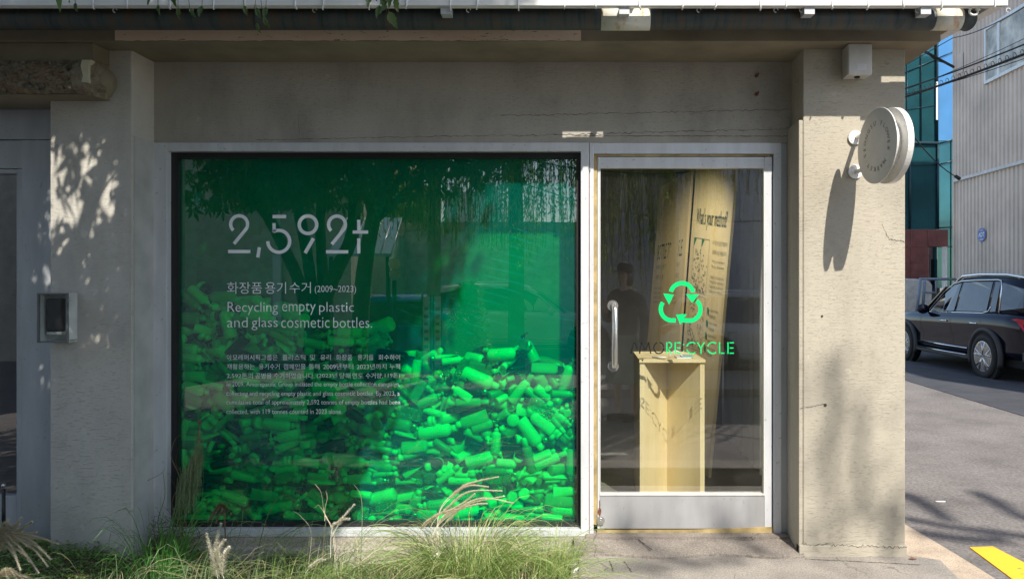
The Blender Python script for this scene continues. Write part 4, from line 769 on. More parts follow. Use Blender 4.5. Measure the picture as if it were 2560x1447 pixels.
PILE = """7 1.00 -809 4181 584 82 136 83
7 1.00 -572 4182 871 -203 52 -181
7 1.08 -1194 4240 1150 95 -214 -134
7 .98 -1293 4180 409 -81 173 -81
7 .98 -1052 4183 997 -181 -85 -136
7 .96 -288 4178 561 273 -50 73
0 1.06 -1595 4178 973 124 113 127
7 1.02 -1520 4206 696 54 -245 -110
7 .96 -1734 4188 152 -123 220 190
0 1.06 -2005 4177 1210 -22 7 188
0 1.04 -553 4178 427 95 109 100
5 1.01 -2206 4166 1218 -157 137 -157
7 .92 -1156 4199 199 104 219 -223
0 1.04 -826 4177 172 170 -43 -163
0 1.05 -428 4177 1016 146 91 149
5 1.02 -925 4167 499 -121 116 -124
7 .88 -1395 4177 500 141 2 157
7 .87 -1419 4176 827 80 164 80
5 1.07 -236 4168 648 42 79 -258
2 1.07 -1821 4156 1235 10 -128 0
5 1.03 -956 4166 678 -73 187 -75
0 1.02 -2191 4177 757 -201 16 -164
2 1.07 -243 4156 722 10 207 0
0 .98 -1692 4175 617 175 101 173
5 .98 -1177 4163 1059 0 -241 0
0 1.03 -80 4185 904 29 32 29
2 1.06 -618 4156 647 23 123 14
0 .98 -1211 4183 811 78 239 108
0 .97 -1162 4174 570 -198 -87 -125
2 1.06 -117 4156 192 -9 143 -313
0 .93 -1341 4176 1139 154 86 -152
5 .94 -1013 4165 621 196 -117 121
5 .94 -2033 4163 756 0 -82 0
1 1.06 -1981 4170 214 122 -38 -143
1 1.08 -305 4171 450 2 -27 0
2 1.00 -1771 4155 221 -34 138 289
5 1.04 -194 4175 934 -164 65 -161
1 1.07 -938 4171 407 122 12 153
1 1.05 -1526 4173 403 -181 18 -159
0 .91 -1851 4172 986 -191 29 -167
7 .83 -59 4176 390 0 313 -157
1 1.06 -340 4171 826 -12 65 -20
5 .88 -2171 4164 820 89 205 95
1 1.03 -677 4170 120 -177 -10 159
1 1.04 -1326 4169 135 68 243 -225
0 .96 -2063 4203 1336 -194 152 92
2 .95 -1533 4157 97 -153 -134 160
1 1.01 -1865 4170 855 -181 7 -159
0 1.00 -1843 4181 1160 -159 -81 153
0 .89 -647 4173 213 -131 174 183
0 1.01 -127 4183 139 -142 43 163
0 .89 -2200 4172 1307 229 -21 140
2 .96 -1928 4155 1068 10 -239 0
5 1.01 -1335 4175 1088 162 -61 152
1 .98 -2204 4168 506 159 -85 156
0 1.05 -2246 4188 383 -12 303 0
0 1.08 -1855 4192 757 -119 49 -176
1 .98 -2060 4169 312 -169 62 -164
7 .78 -2202 4173 893 -148 -19 155
1 .98 -1641 4169 664 177 106 174
1 .96 -1830 4168 349 221 3 159
1 1.02 -175 4170 423 -106 -58 -187
0 .87 -444 4173 312 -162 124 -162
1 1.00 -934 4168 941 9 13 62
1 .98 -1733 4175 718 49 -84 241
0 .86 -1679 4172 551 97 -193 -100
7 .98 -1027 4257 194 -81 173 233
0 .87 -1110 4172 387 178 15 160
0 .86 -2207 4175 1043 174 97 159
1 1.00 -1884 4183 319 185 54 188
0 .81 -2150 4170 1334 -66 252 -93
7 1.08 -794 4230 352 -128 -3 -117
1 .98 -617 4169 744 -144 134 -145
5 1.03 -423 4201 444 -46 -309 20
7 .82 -1429 4225 1176 -147 40 163
0 1.07 -1269 4210 915 -225 -67 166
2 .91 -1906 4156 1208 47 206 44
1 .91 -2002 4167 405 132 51 145
1 1.08 -1533 4194 592 -144 7 -195
2 .90 -1264 4154 316 49 144 39
1 .92 -1555 4167 848 -86 -18 -173
7 .90 -1345 4194 204 -155 30 194
0 .79 -2181 4169 989 171 31 162
7 1.08 -1526 4207 137 -128 -3 197
0 .81 -486 4170 542 6 2 125
0 .79 -1552 4169 911 63 71 84
0 1.00 -2051 4190 184 -137 25 200
7 .89 -718 4224 658 -147 149 -85
1 .89 -2238 4166 613 -41 -13 -186
7 1.04 -2104 4219 1047 -67 -123 31
0 1.03 -465 4216 733 178 24 159
0 .77 -1791 4179 1283 -79 268 -97
5 .77 -1661 4159 329 3 131 3
0 .79 -851 4170 763 107 -40 178
2 .83 -914 4153 824 10 -260 0
2 .94 -684 4166 929 -280 34 86
1 1.01 -554 4223 213 -103 35 93
5 .77 -1102 4159 708 0 228 0
0 .76 -1479 4169 1067 68 188 70
0 1.03 -380 4226 606 100 13 226
0 .77 -1691 4201 1241 -239 28 -202
0 .74 -2218 4168 946 -183 -102 -135
0 .80 -543 4169 619 119 29 145
0 .75 -2049 4168 878 196 82 187
0 .97 -107 4225 362 -162 34 -89
1 .88 -1081 4165 908 120 223 127
7 .93 -801 4212 820 -60 93 -138
7 .78 -945 4196 182 30 -56 169
1 1.02 -1607 4194 466 152 134 117
1 .96 -2019 4217 266 -153 98 171
5 .99 -1179 4179 447 176 17 160
1 .87 -669 4167 305 -157 -63 -158
0 .74 -1369 4167 607 -49 57 -78
0 .86 -1644 4189 372 140 81 158
5 .78 -888 4160 115 -156 146 158
1 .95 -413 4185 92 157 -126 -143
0 .95 -588 4184 691 113 110 108
0 .82 -598 4214 486 -218 50 -104
0 .74 -1128 4167 157 179 31 -150
0 .75 -408 4173 398 166 41 161
1 .83 -1267 4165 229 126 -121 -128
1 1.02 -713 4243 251 152 134 -197
7 .81 -618 4184 794 -141 -27 -190
1 .90 -1655 4266 1271 -183 60 -175
1 .81 -1942 4165 754 44 -3 -150
5 .81 -1411 4168 1016 -111 72 -125
1 1.03 -2102 4209 1140 -184 43 -118
0 1.04 -940 4213 800 66 255 102
7 1.01 -1132 4232 916 103 46 180
7 1.00 -657 4230 531 -85 53 -60
1 .82 -1911 4165 115 -212 35 136
2 .78 -2140 4153 93 -4 156 -308
1 .81 -1844 4164 551 -139 85 -143
1 1.05 -1327 4190 1023 -136 50 -183
1 .96 -1630 4192 515 -90 95 -68
2 1.01 -592 4188 941 198 102 158
2 .79 -95 4157 247 -160 -123 165
0 .96 -305 4241 1038 -6 -69 -70
2 1.07 -162 4193 327 -166 28 -132
0 .84 -124 4179 663 -265 -86 -95
1 .83 -192 4165 99 121 119 -191
2 .75 -1486 4164 203 -65 -56 88
0 .89 -1138 4202 510 -103 204 -99
0 .81 -592 4196 988 119 184 60
0 .77 -207 4189 780 -227 -21 -101
1 .81 -2056 4164 836 196 82 187
5 .99 -645 4203 170 160 43 -128
5 .86 -1502 4171 172 -92 -42 127
7 1.03 -409 4256 952 -100 91 -110
1 .83 -1462 4164 329 178 -93 140
1 .79 -1687 4164 1103 266 -101 55
3 1.04 -2150 4172 154 157 277 314
1 .82 -467 4165 358 145 168 145
1 1.00 -1251 4205 639 42 226 110
0 1.01 -211 4226 828 -68 270 -10
5 .87 -1116 4171 475 178 55 168
1 .81 -771 4164 488 242 -74 92
0 .98 -750 4211 733 76 44 16
1 .93 -1953 4210 568 -4 226 79
1 .95 -346 4194 893 -182 -16 195
1 1.07 -873 4210 877 221 -49 50
5 .97 -340 4215 934 -142 -50 -109
2 .89 -1807 4163 888 -195 -89 -129
1 .80 -754 4165 344 90 1 156
2 .94 -1877 4169 820 -174 43 -163
5 .89 -1743 4202 980 91 50 87
1 .95 -444 4187 671 41 87 4
0 1.01 -1803 4234 524 129 45 199
1 .87 -598 4199 545 215 -45 185
0 .97 -1525 4213 1108 -29 133 -59
5 .91 -1095 4178 948 -133 29 166
2 .89 -2020 4168 635 -75 -34 -190
1 .94 -650 4222 452 8 127 97
1 1.04 -2193 4178 94 157 0 -139
2 .73 -679 4154 798 39 218 37
3 1.04 -1733 4188 789 111 -218 -24
2 .75 -2235 4153 335 15 85 8
0 .94 -2174 4207 663 -134 60 -209
2 .84 -1663 4166 1177 184 -58 143
5 1.00 -2028 4197 361 138 16 141
0 .77 -1763 4184 1030 -101 92 -157
5 1.01 -991 4195 534 167 70 188
5 .74 -213 4167 452 -113 55 -132
3 1.02 -1830 4188 633 -163 78 -230
1 1.03 -1868 4195 1091 113 73 81
1 .91 -1779 4206 91 -157 126 131
3 1.06 -866 4181 955 116 47 138
1 1.05 -451 4223 798 -139 28 -83
1 1.01 -1766 4214 428 -103 35 -221
0 .79 -1673 4177 1146 191 63 151
0 .90 -1793 4201 473 52 89 -11
0 .86 -2199 4216 233 -148 123 177
1 .75 -1848 4163 692 -102 85 -114
1 .76 -99 4163 792 -309 -151 -5
3 1.03 -1427 4172 430 159 299 1
1 .78 -1328 4208 254 -231 -174 314
3 1.06 -2162 4223 1381 -101 45 172
0 .97 -2213 4212 147 -162 34 225
5 1.00 -1901 4190 954 -196 -24 -179
5 .95 -1165 4214 671 -47 108 37
1 .99 -1269 4219 576 -34 230 53
3 .94 -1843 4183 433 192 14 -46
5 1.00 -2202 4203 1096 -120 -67 -235
1 .81 -1085 4179 839 -73 97 -120
1 1.04 -1052 4220 135 -169 71 84
0 .75 -1646 4173 106 -133 -61 158
0 1.04 -1672 4256 1222 -183 62 -164
3 1.05 -295 4194 97 0 0 -207
0 .83 -1418 4223 694 -109 -101 -98
3 1.01 -2129 4186 454 -115 -19 -58
1 .79 -719 4181 980 127 120 155
2 .93 -1097 4172 747 -35 287 -53
2 1.05 -950 4191 436 154 56 191
1 .97 -253 4197 761 233 28 205
5 .94 -2059 4216 121 -112 11 257
5 1.01 -1849 4204 1277 -71 180 -39
5 1.05 -283 4210 692 113 192 127
1 .74 -47 4167 702 10 -3 31
1 .74 -866 4180 693 -83 130 201
1 1.07 -795 4214 529 154 217 87
3 .95 -323 4196 1061 85 -89 38
1 .99 -53 4220 847 22 -284 91
1 .94 -1707 4197 905 -151 -46 -212
0 .93 -1985 4205 513 -29 207 7
5 1.04 -1883 4227 1308 -134 -118 -160
1 .97 -1944 4214 919 178 -34 134
1 1.00 -1216 4222 692 -48 -236 -43
0 .85 -1578 4205 748 -131 123 -87
2 .93 -1467 4170 300 -159 37 -157
3 1.05 -1262 4189 104 -157 -1 -208
0 .93 -157 4234 946 -188 42 -180
2 .90 -961 4179 361 91 -37 214
0 .88 -1341 4221 661 132 -18 211
5 .94 -183 4215 513 59 79 -57
3 .94 -477 4254 218 192 14 268
3 .94 -2057 4176 452 -9 -16 64
1 1.00 -1367 4230 733 -77 238 -21
2 .95 -682 4171 708 144 -28 162
0 .91 -830 4212 910 63 -214 155
5 .97 -864 4215 1000 104 33 108
3 .97 -1361 4170 710 157 -132 0
3 .88 -1707 4167 853 157 -292 0
0 1.03 -1635 4205 316 157 0 138
1 .85 -285 4210 240 122 15 -241
3 .91 -818 4168 400 -157 314 0
3 .91 -1456 4169 552 -161 109 -6
5 .76 -2001 4171 913 -65 288 -117
0 .74 -1151 4180 307 156 63 118
5 .74 -842 4171 216 -169 -7 158
2 .79 -1682 4174 1061 85 276 105
1 .93 -999 4215 92 -157 0 238
1 .78 -182 4194 882 2 -83 -71
0 .79 -1497 4203 1024 -175 -12 -100
5 .99 -1141 4258 232 176 17 -154
2 1.01 -974 4174 777 234 2 161
0 .92 -549 4209 578 -13 -237 217
2 1.00 -311 4192 342 -138 25 -176
2 1.07 -400 4217 990 -100 14 -53
0 .74 -2267 4204 644 13 253 181
3 .84 -1908 4174 483 -185 -45 170
1 .94 -797 4237 754 -108 22 -80
2 .91 -1113 4179 130 -159 -40 136
1 1.05 -1200 4223 111 -134 62 125
7 .77 -327 4221 199 -99 123 214
3 .91 -390 4168 646 -157 -191 0
3 .86 -1396 4167 952 -157 211 0
2 1.03 -996 4190 295 167 0 187
0 .95 -397 4234 880 -109 29 -77
2 1.08 -2210 4210 1129 196 34 226
0 .95 -1360 4215 584 107 280 64
2 1.05 -1568 4212 1147 204 -18 -245
5 .84 -2085 4202 676 -304 -9 -55
3 .97 -2119 4183 613 -116 67 -244
1 .95 -1484 4228 790 131 100 208
0 1.02 -1176 4226 1041 -22 -106 -260
2 .79 -774 4200 246 -124 4 70
3 .78 -2263 4165 227 -157 295 314
0 .81 -689 4202 838 202 -198 43
3 .89 -401 4183 825 217 31 118
0 .75 -1455 4200 907 -144 22 107
1 .85 -2039 4205 899 27 239 99
3 .77 -2263 4171 1099 -89 -110 -64
0 .90 -1026 4213 774 241 81 126
2 1.05 -1895 4202 1026 129 86 88
3 1.03 -1522 4207 513 155 -87 -45
7 .73 -57 4232 549 61 -41 -262
3 .89 -2176 4188 353 159 -62 28
1 1.06 -148 4228 534 82 297 79
5 .86 -1303 4201 462 98 32 48
3 .92 -329 4177 226 -109 -80 286
0 .81 -572 4215 1029 136 54 41
0 .79 -644 4196 349 152 -33 148
2 1.06 -2002 4202 963 -189 -2 -191
0 .86 -1595 4226 1175 -35 -221 -66
1 .80 -2215 4195 573 158 44 123
3 .98 -1607 4199 218 -180 -41 141
2 .83 -328 4165 140 -167 65 151
1 .97 -962 4222 892 19 216 123
1 .75 -2227 4189 195 193 123 -167
5 .90 -2033 4233 1275 -173 51 -104
1 .93 -1864 4222 638 -2 148 85
5 .94 -261 4221 336 -112 11 -57
0 1.04 -1767 4259 212 95 109 -214
3 .82 -1246 4173 741 18 45 39
3 .81 -1335 4172 755 53 13 135
1 .96 -301 4220 481 -153 98 -143
1 .89 -1874 4228 465 -98 -3 -60
1 .94 -1670 4215 237 8 127 -217
3 .87 -1286 4191 977 -9 142 152
2 .86 -1263 4169 788 194 44 178
1 .76 -425 4196 776 -260 -196 3
5 .85 -1107 4201 877 106 35 187
3 .93 -942 4204 319 12 -299 -40
2 .85 -1574 4196 1035 -229 -131 -25
7 .78 -1375 4241 397 30 -56 -145
0 .73 -1875 4204 112 -122 49 104
2 .75 -992 4166 565 183 -25 151
0 .80 -115 4217 778 -103 31 -38
3 .89 -445 4183 190 26 53 251
5 .85 -766 4207 972 -108 88 -87
7 1.01 -2144 4227 537 80 111 84
0 .76 -1608 4210 832 -156 -101 -100
0 .80 -1931 4231 607 72 -109 -167
2 .77 -2227 4195 541 148 -65 146
3 .96 -369 4186 157 -66 301 -271
2 .95 -549 4220 135 -124 -290 -272
5 .73 -1960 4189 122 17 233 -262
3 .79 -394 4165 217 -157 25 314
4 1.01 -1990 4158 545 -236 -22 -135
1 1.04 -1268 4217 350 -169 71 -230
3 .80 -2211 4171 709 41 13 129
2 .73 -2095 4164 556 120 -40 173
1 .82 -2160 4204 304 -157 190 -95
4 1.02 -1119 4158 343 -145 -94 -167
0 .77 -851 4211 239 -137 -38 186
3 .79 -2066 4172 1228 145 19 155
3 .78 -1069 4176 796 38 254 11
5 .90 -233 4217 569 251 81 127
3 .84 -95 4173 542 -11 75 -16
4 1.01 -667 4160 83 -157 -63 169
2 1.08 -893 4191 483 -143 106 -160
4 1.04 -1295 4159 934 25 8 -184
0 .88 -2079 4213 1189 86 226 0
4 1.05 -658 4159 339 -157 12 -157
3 .81 -1246 4186 516 -206 61 -188
3 .74 -1572 4176 702 -56 206 23
5 1.07 -870 4206 90 157 0 -157
5 1.00 -292 4240 146 138 16 -173
3 .79 -692 4165 555 157 180 0
0 .85 -1810 4204 906 108 104 43
2 .82 -466 4166 155 -177 43 147
1 1.01 -982 4241 1004 -143 -86 -167
3 .87 -1331 4189 939 -76 -77 197
1 .94 -1616 4224 915 143 110 122
2 .93 -1426 4204 859 185 41 189
1 .84 -2149 4219 608 166 0 198
3 .83 -1412 4179 119 237 48 175
4 1.03 -135 4159 618 248 -25 121
3 .73 -360 4171 432 16 -40 244
2 .87 -779 4185 1000 143 11 165
3 .83 -1446 4173 951 -145 -21 -160
7 1.00 -843 4228 472 175 -22 123
4 .98 -2125 4158 230 -159 33 162
3 .72 -1660 4169 417 148 -92 165
1 1.06 -1856 4217 1046 112 -101 131
3 .74 -1562 4169 510 -5 2 -126
3 .76 -848 4171 640 -136 87 -142
2 .75 -2151 4198 416 176 -69 155
0 .86 -1846 4211 696 -128 -15 -155
1 1.03 -842 4220 135 -165 106 142
1 1.07 -288 4237 527 -169 106 -120
2 .85 -1530 4193 558 -143 -14 -105
3 .72 -1575 4166 1082 20 -170 133
2 .82 -1969 4182 549 219 29 160
3 1.01 -191 4251 239 -115 -19 256
7 .85 -2196 4236 902 112 6 117
1 1.05 -1120 4214 326 -134 62 -189
2 .97 -1837 4224 578 0 106 -4
0 .98 -157 4193 209 89 198 -218
2 .89 -1997 4205 698 112 -48 263
2 1.01 -2157 4202 389 142 -20 -208
3 .72 -1148 4163 624 157 -188 0
1 .83 -2170 4220 472 -139 36 -41
4 .97 -1638 4159 212 -119 94 -138
5 .80 -143 4205 300 157 0 175
1 .83 -150 4217 257 -139 36 273
3 .72 -2031 4198 1090 -176 -227 -17
0 .77 -1469 4226 454 -137 -38 -128
1 .82 -2079 4194 492 189 -203 68
0 .80 -548 4213 953 134 -60 129
7 .96 -586 4249 367 -123 220 -124
4 .95 -852 4159 254 45 -103 248
4 .91 -2085 4168 515 40 14 185
2 1.06 -1633 4201 1152 -90 223 -137
3 .96 -1290 4225 715 0 -19 255
4 1.07 -1368 4192 158 81 181 -149
2 .81 -2025 4211 1133 -149 71 -79
1 1.03 -1478 4217 350 -165 106 -172
2 .97 -149 4225 802 -30 186 63
3 .81 -138 4179 569 29 235 10
1 .91 -1110 4221 695 -130 -11 -65
2 .93 -2043 4190 810 -151 139 -156
7 .88 -357 4260 556 -81 94 -91
1 .83 -2007 4221 222 -145 96 166
0 .77 -1178 4202 1092 75 -95 246
2 1.01 -1414 4210 971 165 74 163
1 .93 -1321 4222 307 -157 0 -76
0 .84 -1237 4230 759 -170 48 -128
2 .84 -786 4185 738 -40 276 147
1 .82 -2193 4224 1238 -208 23 -89
0 .88 -1107 4221 764 -200 -26 -192
5 .76 -1657 4215 424 159 52 159
2 1.05 -1370 4246 221 154 56 -123
1 .88 -1009 4208 574 -136 37 -154
4 .84 -1494 4156 362 170 31 161
1 1.02 -995 4245 928 -26 74 21
1 .86 -1669 4203 1109 -104 191 -128
6 1.05 -1657 4166 241 2 3 -224
4 1.03 -1491 4189 935 -89 -20 48
5 .85 -1513 4224 627 111 -13 78
2 .77 -1665 4186 1036 66 -309 13
2 .86 -1385 4201 873 139 -15 -225
5 .91 -1341 4244 536 -171 42 -117
6 1.02 -2062 4165 1076 -167 -18 159
1 .77 -2035 4202 88 157 60 -128
3 .88 -1851 4181 186 34 -9 300
4 .90 -1996 4162 1044 -28 -290 124
1 .80 -886 4218 383 -159 96 31
7 1.00 -2010 4257 683 177 87 172
6 1.06 -1181 4161 90 -157 18 314
4 .87 -376 4158 81 -157 -63 169
1 .75 -89 4211 741 185 11 6
1 .99 -790 4231 942 246 43 140
1 .85 -2035 4227 455 122 15 73
1 .91 -549 4224 905 -138 -1 -229
6 1.04 -1975 4168 161 307 -71 -273
3 .81 -1289 4209 535 -43 54 30
2 1.06 -2207 4195 831 85 232 80
0 1.04 -120 4229 632 -34 233 -94
1 .86 -1614 4221 788 88 -161 0
3 .85 -1771 4207 836 -131 97 -32
0 .79 -762 4251 624 66 163 111
6 1.07 -241 4177 138 32 50 235
6 .98 -2271 4161 182 134 -141 -291
4 .86 -1167 4174 359 192 -56 181
6 1.05 -1962 4176 1266 272 -48 -86
2 .94 -1424 4217 600 -84 -254 -55
0 1.02 -648 4220 612 -80 89 -116
7 .81 -1706 4236 811 243 -40 63
2 .95 -1771 4217 350 -124 -290 42
2 .95 -1434 4206 1143 119 -27 -98
0 1.03 -685 4232 101 157 0 -176
1 .90 -1413 4210 1063 -163 61 -175
3 1.05 -2025 4243 312 0 0 107
3 .96 -1951 4251 372 -66 301 43
1 .89 -603 4202 307 156 155 130
4 .77 -1313 4168 345 175 -67 -124
4 .78 -1069 4156 412 -133 -109 135
5 .99 -2030 4235 635 153 43 120
6 1.01 -1908 4169 776 -2 243 76
4 .78 -257 4156 246 -170 71 148
4 .77 -884 4155 80 157 125 -157
6 .94 -1944 4160 140 -157 114 313
2 .98 -2142 4223 998 187 84 96
7 .77 -1993 4216 414 -99 123 -100
0 .86 -121 4221 448 -148 123 -137
6 1.03 -85 4165 688 -126 -67 -19
5 .79 -887 4195 829 200 63 115
6 .93 -2099 4164 747 -77 -13 -188
6 1.04 -761 4167 902 -21 258 -74
6 1.06 -2098 4170 1075 -68 -32 266
6 1.07 -1219 4168 115 293 -17 195
6 1.01 -2112 4185 1246 -70 308 36
0 1.04 -1494 4260 387 170 -43 151
4 .77 -338 4168 351 15 68 80
3 .73 -458 4202 921 169 -107 -8
6 1.05 -1955 4169 483 179 -14 179
6 1.04 -70 4164 576 235 22 178
6 1.02 -2068 4164 634 46 259 76
7 .90 -975 4243 419 -155 30 -120
2 .77 -1741 4200 1079 182 -11 222
6 1.03 -1578 4164 775 228 24 177
2 1.08 -2220 4229 1034 88 67 37
2 .85 -1959 4215 459 -140 25 -6
6 .96 -1558 4160 745 157 177 0
1 .79 -1697 4216 558 255 -111 85
5 .74 -1642 4217 699 180 -65 192
7 .86 -1746 4238 1037 -170 34 -190
6 .93 -2026 4163 87 -157 2 157
2 .86 -1103 4215 664 128 21 291
0 .87 -664 4243 854 23 222 -9
6 .92 -592 4167 88 -157 -92 -233
4 .75 -1577 4156 211 -68 252 234
2 .81 -500 4210 369 179 52 204
1 .80 -1051 4238 471 104 86 154
4 .84 -1445 4179 355 166 -18 147
4 1.01 -458 4208 498 -2 20 -4
5 .98 -502 4214 114 201 40 -140
3 1.03 -155 4240 857 74 -256 127
1 .78 -1971 4179 1037 43 -311 -49
2 .81 -169 4213 387 109 75 146
5 1.00 -973 4243 753 -31 49 40
4 1.07 -1327 4199 845 -64 209 148
3 .94 -263 4261 237 -9 -16 -250
6 .93 -1972 4163 837 -104 56 -126
0 .93 -112 4229 704 -228 -8 -197
6 1.01 -1317 4168 894 132 -28 176
2 .87 -1467 4222 607 114 14 -12
7 .83 -2261 4261 175 0 313 157
7 .92 -1164 4238 414 104 219 91
5 .98 -1818 4223 329 201 40 174
6 1.00 -1806 4203 368 -70 217 -44
0 1.00 -269 4247 399 -137 25 -114
6 .91 -2156 4162 414 -12 -4 126
6 .93 -1092 4164 513 -247 -98 -72
1 .87 -1068 4232 600 -45 174 29
6 .95 -515 4166 88 157 251 -303
6 .97 -1805 4168 184 -235 -79 -288
4 .81 -2279 4189 260 -219 -171 -253
0 1.05 -74 4249 168 -12 303 314
1 .80 -1434 4219 168 -159 96 -283
1 .82 -1374 4220 897 -138 -220 14
2 .83 -2111 4249 964 147 59 -138
6 .90 -918 4162 299 0 314 -7
6 1.06 -1839 4210 383 57 206 82
2 .89 -551 4232 679 6 229 27
2 .76 -1785 4231 565 123 297 18
0 .88 -1324 4244 1087 145 34 -197
6 .95 -476 4163 126 196 -97 -190
2 .85 -361 4222 244 -140 25 308
1 .81 -1365 4216 801 146 34 132
6 .82 -2091 4163 656 -279 84 15
6 .95 -804 4163 347 11 -66 -18
6 .90 -929 4163 568 205 92 43
0 .97 -454 4250 466 -185 96 -184
7 .91 -1600 4259 877 127 49 142
3 .77 -1471 4212 193 -96 108 -206
6 .86 -1442 4162 86 157 -63 -157
6 .91 -1695 4166 402 -32 30 -255
6 .86 -494 4164 668 12 27 -124
6 .93 -780 4180 368 7 200 190
6 .93 -1662 4167 718 -144 82 -102
4 .91 -2144 4190 1191 205 -55 118
6 .88 -2106 4182 1205 134 30 -243
0 1.07 -1199 4259 971 206 65 -126
2 .96 -1636 4230 1060 74 302 16
5 .81 -454 4236 582 157 91 212
1 .78 -992 4229 469 -231 -174 0
4 .89 -1290 4189 507 2 -222 -178
5 .72 -1546 4232 789 -216 -22 -25
5 .73 -360 4248 337 17 233 52
5 .75 -870 4228 655 105 -1 213
6 .87 -572 4162 125 198 -105 -193
6 .84 -245 4158 301 -157 63 0
2 .72 -437 4211 620 -143 262 -38
6 .87 -1487 4162 1030 304 12 -72
6 .79 -1951 4160 1181 -70 -67 -220
6 .81 -2110 4163 1109 -35 22 -314
6 .82 -2204 4164 384 200 -46 -49
6 .86 -115 4163 703 89 -72 -94
1 .80 -2149 4216 802 71 277 79
3 .88 -1781 4255 736 76 306 -47
2 1.03 -1324 4247 80 167 0 -127
1 .88 -2156 4231 1171 176 -74 202
6 .87 -581 4161 331 -38 302 -128
6 .75 -110 4160 297 314 0 -104
5 .84 -1438 4241 1092 -158 -65 -188
6 .87 -182 4169 732 -8 -62 144
6 .87 -473 4161 896 -75 -20 136
2 .88 -2220 4223 690 -126 51 -175
1 1.02 -2186 4223 1313 204 -25 146
6 .97 -904 4202 925 84 52 -69
6 .93 -726 4175 913 13 -105 148
4 .88 -540 4191 144 79 178 -212
6 .94 -551 4164 87 157 126 -151
6 1.05 -365 4268 268 179 -14 -135
6 .91 -1732 4165 902 15 302 -51
1 .83 -313 4216 437 -145 96 -148
6 .82 -450 4162 600 209 -28 -182
6 .94 -1617 4190 697 103 -88 99
6 1.02 -1647 4205 866 16 280 -53
4 .95 -1995 4196 986 -157 208 -45
6 .77 -1264 4162 938 -142 -257 -53
6 .75 -1579 4161 1166 -35 -17 -253
6 .77 -1230 4162 142 304 24 -250
6 .77 -2189 4171 237 -10 66 -215
3 .91 -1502 4269 185 -157 314 314
3 .73 -1960 4266 217 16 -40 -70
2 .99 -2099 4214 894 0 -268 28
6 .76 -2118 4160 353 -304 -2 125
6 .92 -503 4227 389 16 -109 202
6 .88 -751 4196 379 -96 -218 -22
3 1.05 -1058 4248 319 -157 -1 106
3 1.02 -2247 4220 729 63 99 148
6 .99 -1948 4218 1112 -21 -121 181
3 .77 -849 4225 408 -96 108 108
5 .99 -1675 4234 385 160 43 186
6 .72 -1557 4157 299 157 63 2
4 .95 -1940 4173 1023 42 -20 284
4 .89 -1086 4184 101 -214 -27 -244
6 .76 -2025 4162 264 302 20 -175
5 .74 -2107 4270 237 -113 55 182
6 1.02 -953 4197 705 -47 -45 165
2 .85 -984 4256 619 -181 41 -200
6 .77 -577 4157 299 -157 0 -314
3 .83 -908 4258 334 237 48 -139
1 .91 -1753 4249 1094 -150 -84 158
2 .78 -2120 4235 994 225 101 121
3 .91 -1522 4261 1145 1 120 -308
1 .88 -52 4249 671 -5 284 -157
3 .91 -717 4254 956 37 197 -23
1 .85 -216 4206 613 196 -47 154
1 .86 -1832 4272 929 161 97 160
6 .73 -661 4159 364 -6 310 63
2 .82 -1247 4226 850 -140 86 -134
6 .75 -327 4157 299 -157 -126 0
6 .87 -51 4162 553 31 -76 -44
4 .72 -1195 4161 294 157 -63 135
0 1.03 -1773 4260 980 159 59 158
3 .86 -1937 4226 1155 17 -74 -298
2 .92 -464 4222 882 -125 45 -246
1 .77 -1099 4222 843 -150 -13 -192
1 .77 -285 4235 303 157 60 186
6 .85 -1070 4223 263 273 -44 209
1 1.05 -794 4264 188 -181 18 155
2 1.04 -1953 4232 881 153 40 98
6 .77 -777 4230 409 -301 -26 -3
5 .78 -1119 4245 557 216 10 121
6 .76 -336 4161 891 -137 -197 13
6 .89 -1743 4183 304 102 -193 -50
4 .79 -1676 4176 295 -157 -125 -176
7 .90 -243 4260 883 -118 80 -128
2 .88 -1882 4211 798 190 76 187
6 1.06 -48 4207 254 -166 -71 -145
0 .79 -1676 4241 134 152 -33 -166
1 .96 -2022 4227 760 -91 208 -159
1 1.03 -1643 4267 335 -177 -10 -155
4 1.02 -514 4198 349 -139 12 -165
5 .86 -818 4266 387 -92 -42 -187
1 .82 -1233 4269 881 123 -25 176
5 .77 -2118 4240 1251 -116 31 -61
6 .82 -1733 4192 487 -171 -31 -112
5 .78 -1432 4277 330 -156 146 -156
2 .74 -2122 4214 186 -52 140 289
6 .91 -52 4218 87 -157 63 217
0 .75 -1912 4264 183 166 41 -153
6 1.06 -481 4227 168 57 206 -232
3 .82 -1056 4209 697 -85 -148 41
1 1.04 -2043 4251 1078 226 -98 79
6 .91 -2095 4201 1097 -175 22 -143
4 .99 -1290 4252 1040 -179 -79 -68
6 .81 -1201 4180 485 196 -106 124
6 .73 -486 4276 679 8 38 249
0 .89 -1673 4264 428 -131 174 -131
6 1.08 -399 4213 122 59 44 271
2 1.07 -1592 4231 973 195 -75 120
2 .86 -1821 4213 1120 -157 -41 -178
3 1.05 -503 4257 800 -6 -313 133
0 .78 -522 4269 667 -6 -8 63
4 .85 -1448 4224 719 -101 -94 -263
2 .84 -1771 4250 470 47 -87 199
2 1.00 -549 4282 436 -34 138 -25
2 .97 -433 4234 1009 -101 21 -132
3 .82 -1770 4213 1200 55 -275 52
1 .73 -539 4237 995 202 67 -148
3 .73 -1643 4229 613 23 222 19
1 .88 -51 4241 778 25 -281 90
1 .75 -388 4230 757 -157 -77 -231
1 1.05 -298 4266 746 -212 63 -192
0 .99 -2209 4262 752 314 -67 0
2 .76 -1797 4255 783 66 -289 -52
2 .81 -1820 4227 154 179 52 -110
3 .73 -313 4208 748 -12 -23 280
6 .81 -1119 4257 270 196 -106 -190
5 1.07 -1450 4231 305 157 0 157
1 1.05 -1255 4268 788 -99 86 -111
